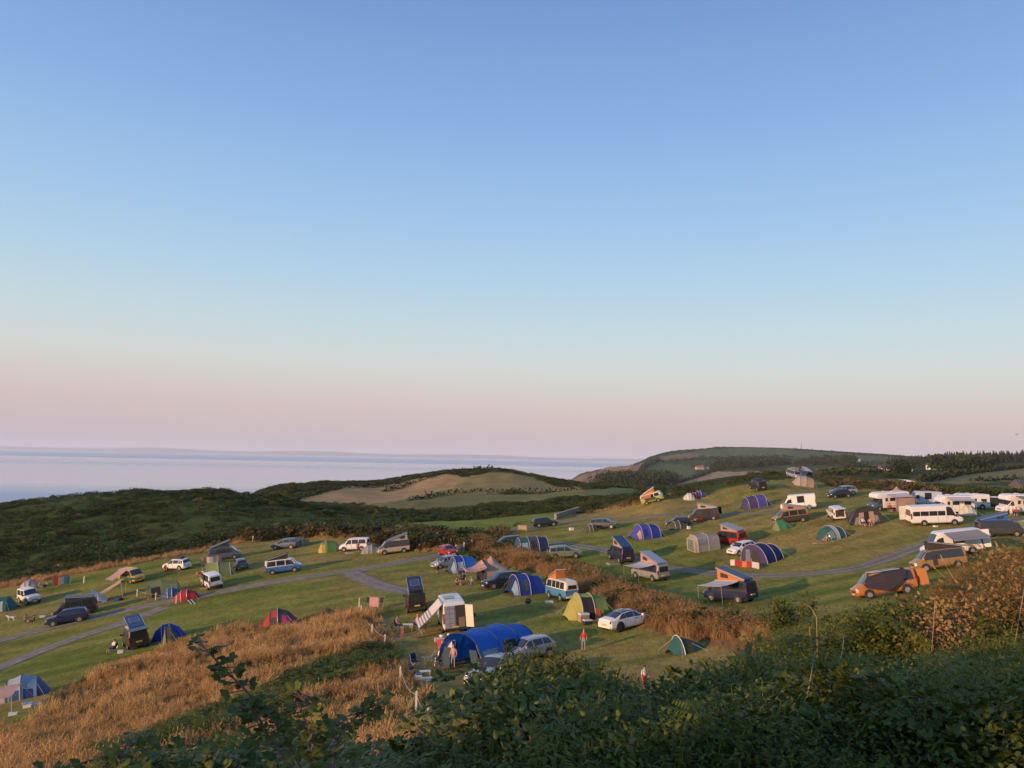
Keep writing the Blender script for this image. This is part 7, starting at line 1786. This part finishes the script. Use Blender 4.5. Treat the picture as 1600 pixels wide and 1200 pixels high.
house(1338, 716, 1500, 'white house below the headland skyline', 12, 8, 6, WHITEW, ROOF, 5); house(1325, 718, 1450, 'second white house below the headland skyline', 12, 8, 5, WHITEW, ROOF, -8)
house(1610, 771, 185, 'stone barn at the right picture edge', 8, 4, 2.6, STONE, ROOF, 12, False)
def mast(px, py, Y, h):
    p = at(px, py, Y); z = H1(p.x, p.y); root = empty('radio_mast', (p.x, p.y, z)); tag(root, 'thin radio mast on the headland skyline', 'mast')
    MB().tube([(0, 0, -1), (0, 0, h)], .9, 5, .5).obj('pole', GREY, root)
    for k in range(3): MB().tube([(0, 0, h * .8), (h * .25 * math.cos(2.1 * k), h * .25 * math.sin(2.1 * k), 0)], .12, 4).obj('stay', GREY, root)
    MB().box((0, 0, h * .9), (1.6, 1.6, 3)).obj('antenna', GREY, root)
mast(1252, 702, 2450, 26)
def stone_wall(line):
    L_ = world_poly(line, lo=60, hi=260); root = empty('stone_wall', (L_[0][0], L_[0][1], H1(*L_[0]))); tag(root, 'low dry stone wall above the lane', 'wall'); g = random.Random(3); o0 = Vector(root.location)
    mats = [MB().box((0, 0, 0), (.75, .5, .42)).mesh('stone') for _ in range(1)]; mats[0].materials.append(paint('lichen_stone', (.30, .27, .23), .9, vary=.4, scale=3))
    for (x1, y1), (x2, y2) in zip(L_[:-1], L_[1:]):
        n = int(math.hypot(x2 - x1, y2 - y1) / .75)
        for k in range(n):
            for row in range(3):
                t = (k + .5 * (row % 2)) / n; x, y = x1 + (x2 - x1) * t, y1 + (y2 - y1) * t
                s = bpy.data.objects.new('stone', mats[0]); COL.objects.link(s); s.parent = root
                s.location = Vector((x, y, H1(x, y) + .2 + row * .4)) - o0; s.rotation_euler = (g.uniform(-.08, .08), g.uniform(-.08, .08), math.atan2(y2 - y1, x2 - x1) + g.uniform(-.12, .12)); s.scale = (g.uniform(.85, 1.1), g.uniform(.8, 1.1), g.uniform(.85, 1.05))
stone_wall([(868,812),(885,806),(905,800)])
# unseen hedge added outside the picture to keep the low sun off the bank
def shade_hedge():
    pts = []
    for k in range(150):
        t = rg.uniform() * 3; i = int(t); A_ = [(-4, -10), (-9, -4.5), (-11.5, 4), (-11.8, 12)]; x, y = [A_[i][q] + (A_[i + 1][q] - A_[i][q]) * (t - i) + rg.normal(0, .4) for q in (0, 1)]; pts.append((x, y, H1(x, y) + rg.uniform(0, 3.2), rg.uniform(.8, 1.2)))
    V = hedge_mesh(pts, 1.0, 1.3, 77, .75); root = empty('hedge', (-14.5, 5, 0)); tag(root, 'unseen hedge added beside the viewpoint to shade the near bank', 'hedge')
    V = V - np.array((-14.5, 5, 0)); link('foliage', mesh_np('foliage', V, quads(V)), root, [M_TREE])
shade_hedge()

def gull(px, py, Y, label):
    p = at(px, py, Y); root = empty('gull', p, R(160)); tag(root, label, 'bird')
    prof = [(-.26, .012), (-.18, .05), (0, .075), (.14, .06), (.22, .045), (.28, .03), (.33, .006)]; n = 8
    MB().sheet([[(x, r * math.cos(2 * PI * k / n), r * math.sin(2 * PI * k / n)) for k in range(n + 1)] for x, r in prof]).obj('body', PLASW, root, True)
    for s_ in (-1, 1):
        MB().sheet([[(.10 - .10 * t * t, s_ * (.05 + .62 * t), .03 + .20 * t - .22 * t * t), (-.10 - .12 * t * t * .6, s_ * (.05 + .62 * t), .02 + .20 * t - .22 * t * t)] for t in np.linspace(0, 1, 6)], .008).obj('wing', paint('gull_grey', (.35, .36, .38), .7), root)
gull(1587, 679, 90, 'gull gliding above the conifer skyline')
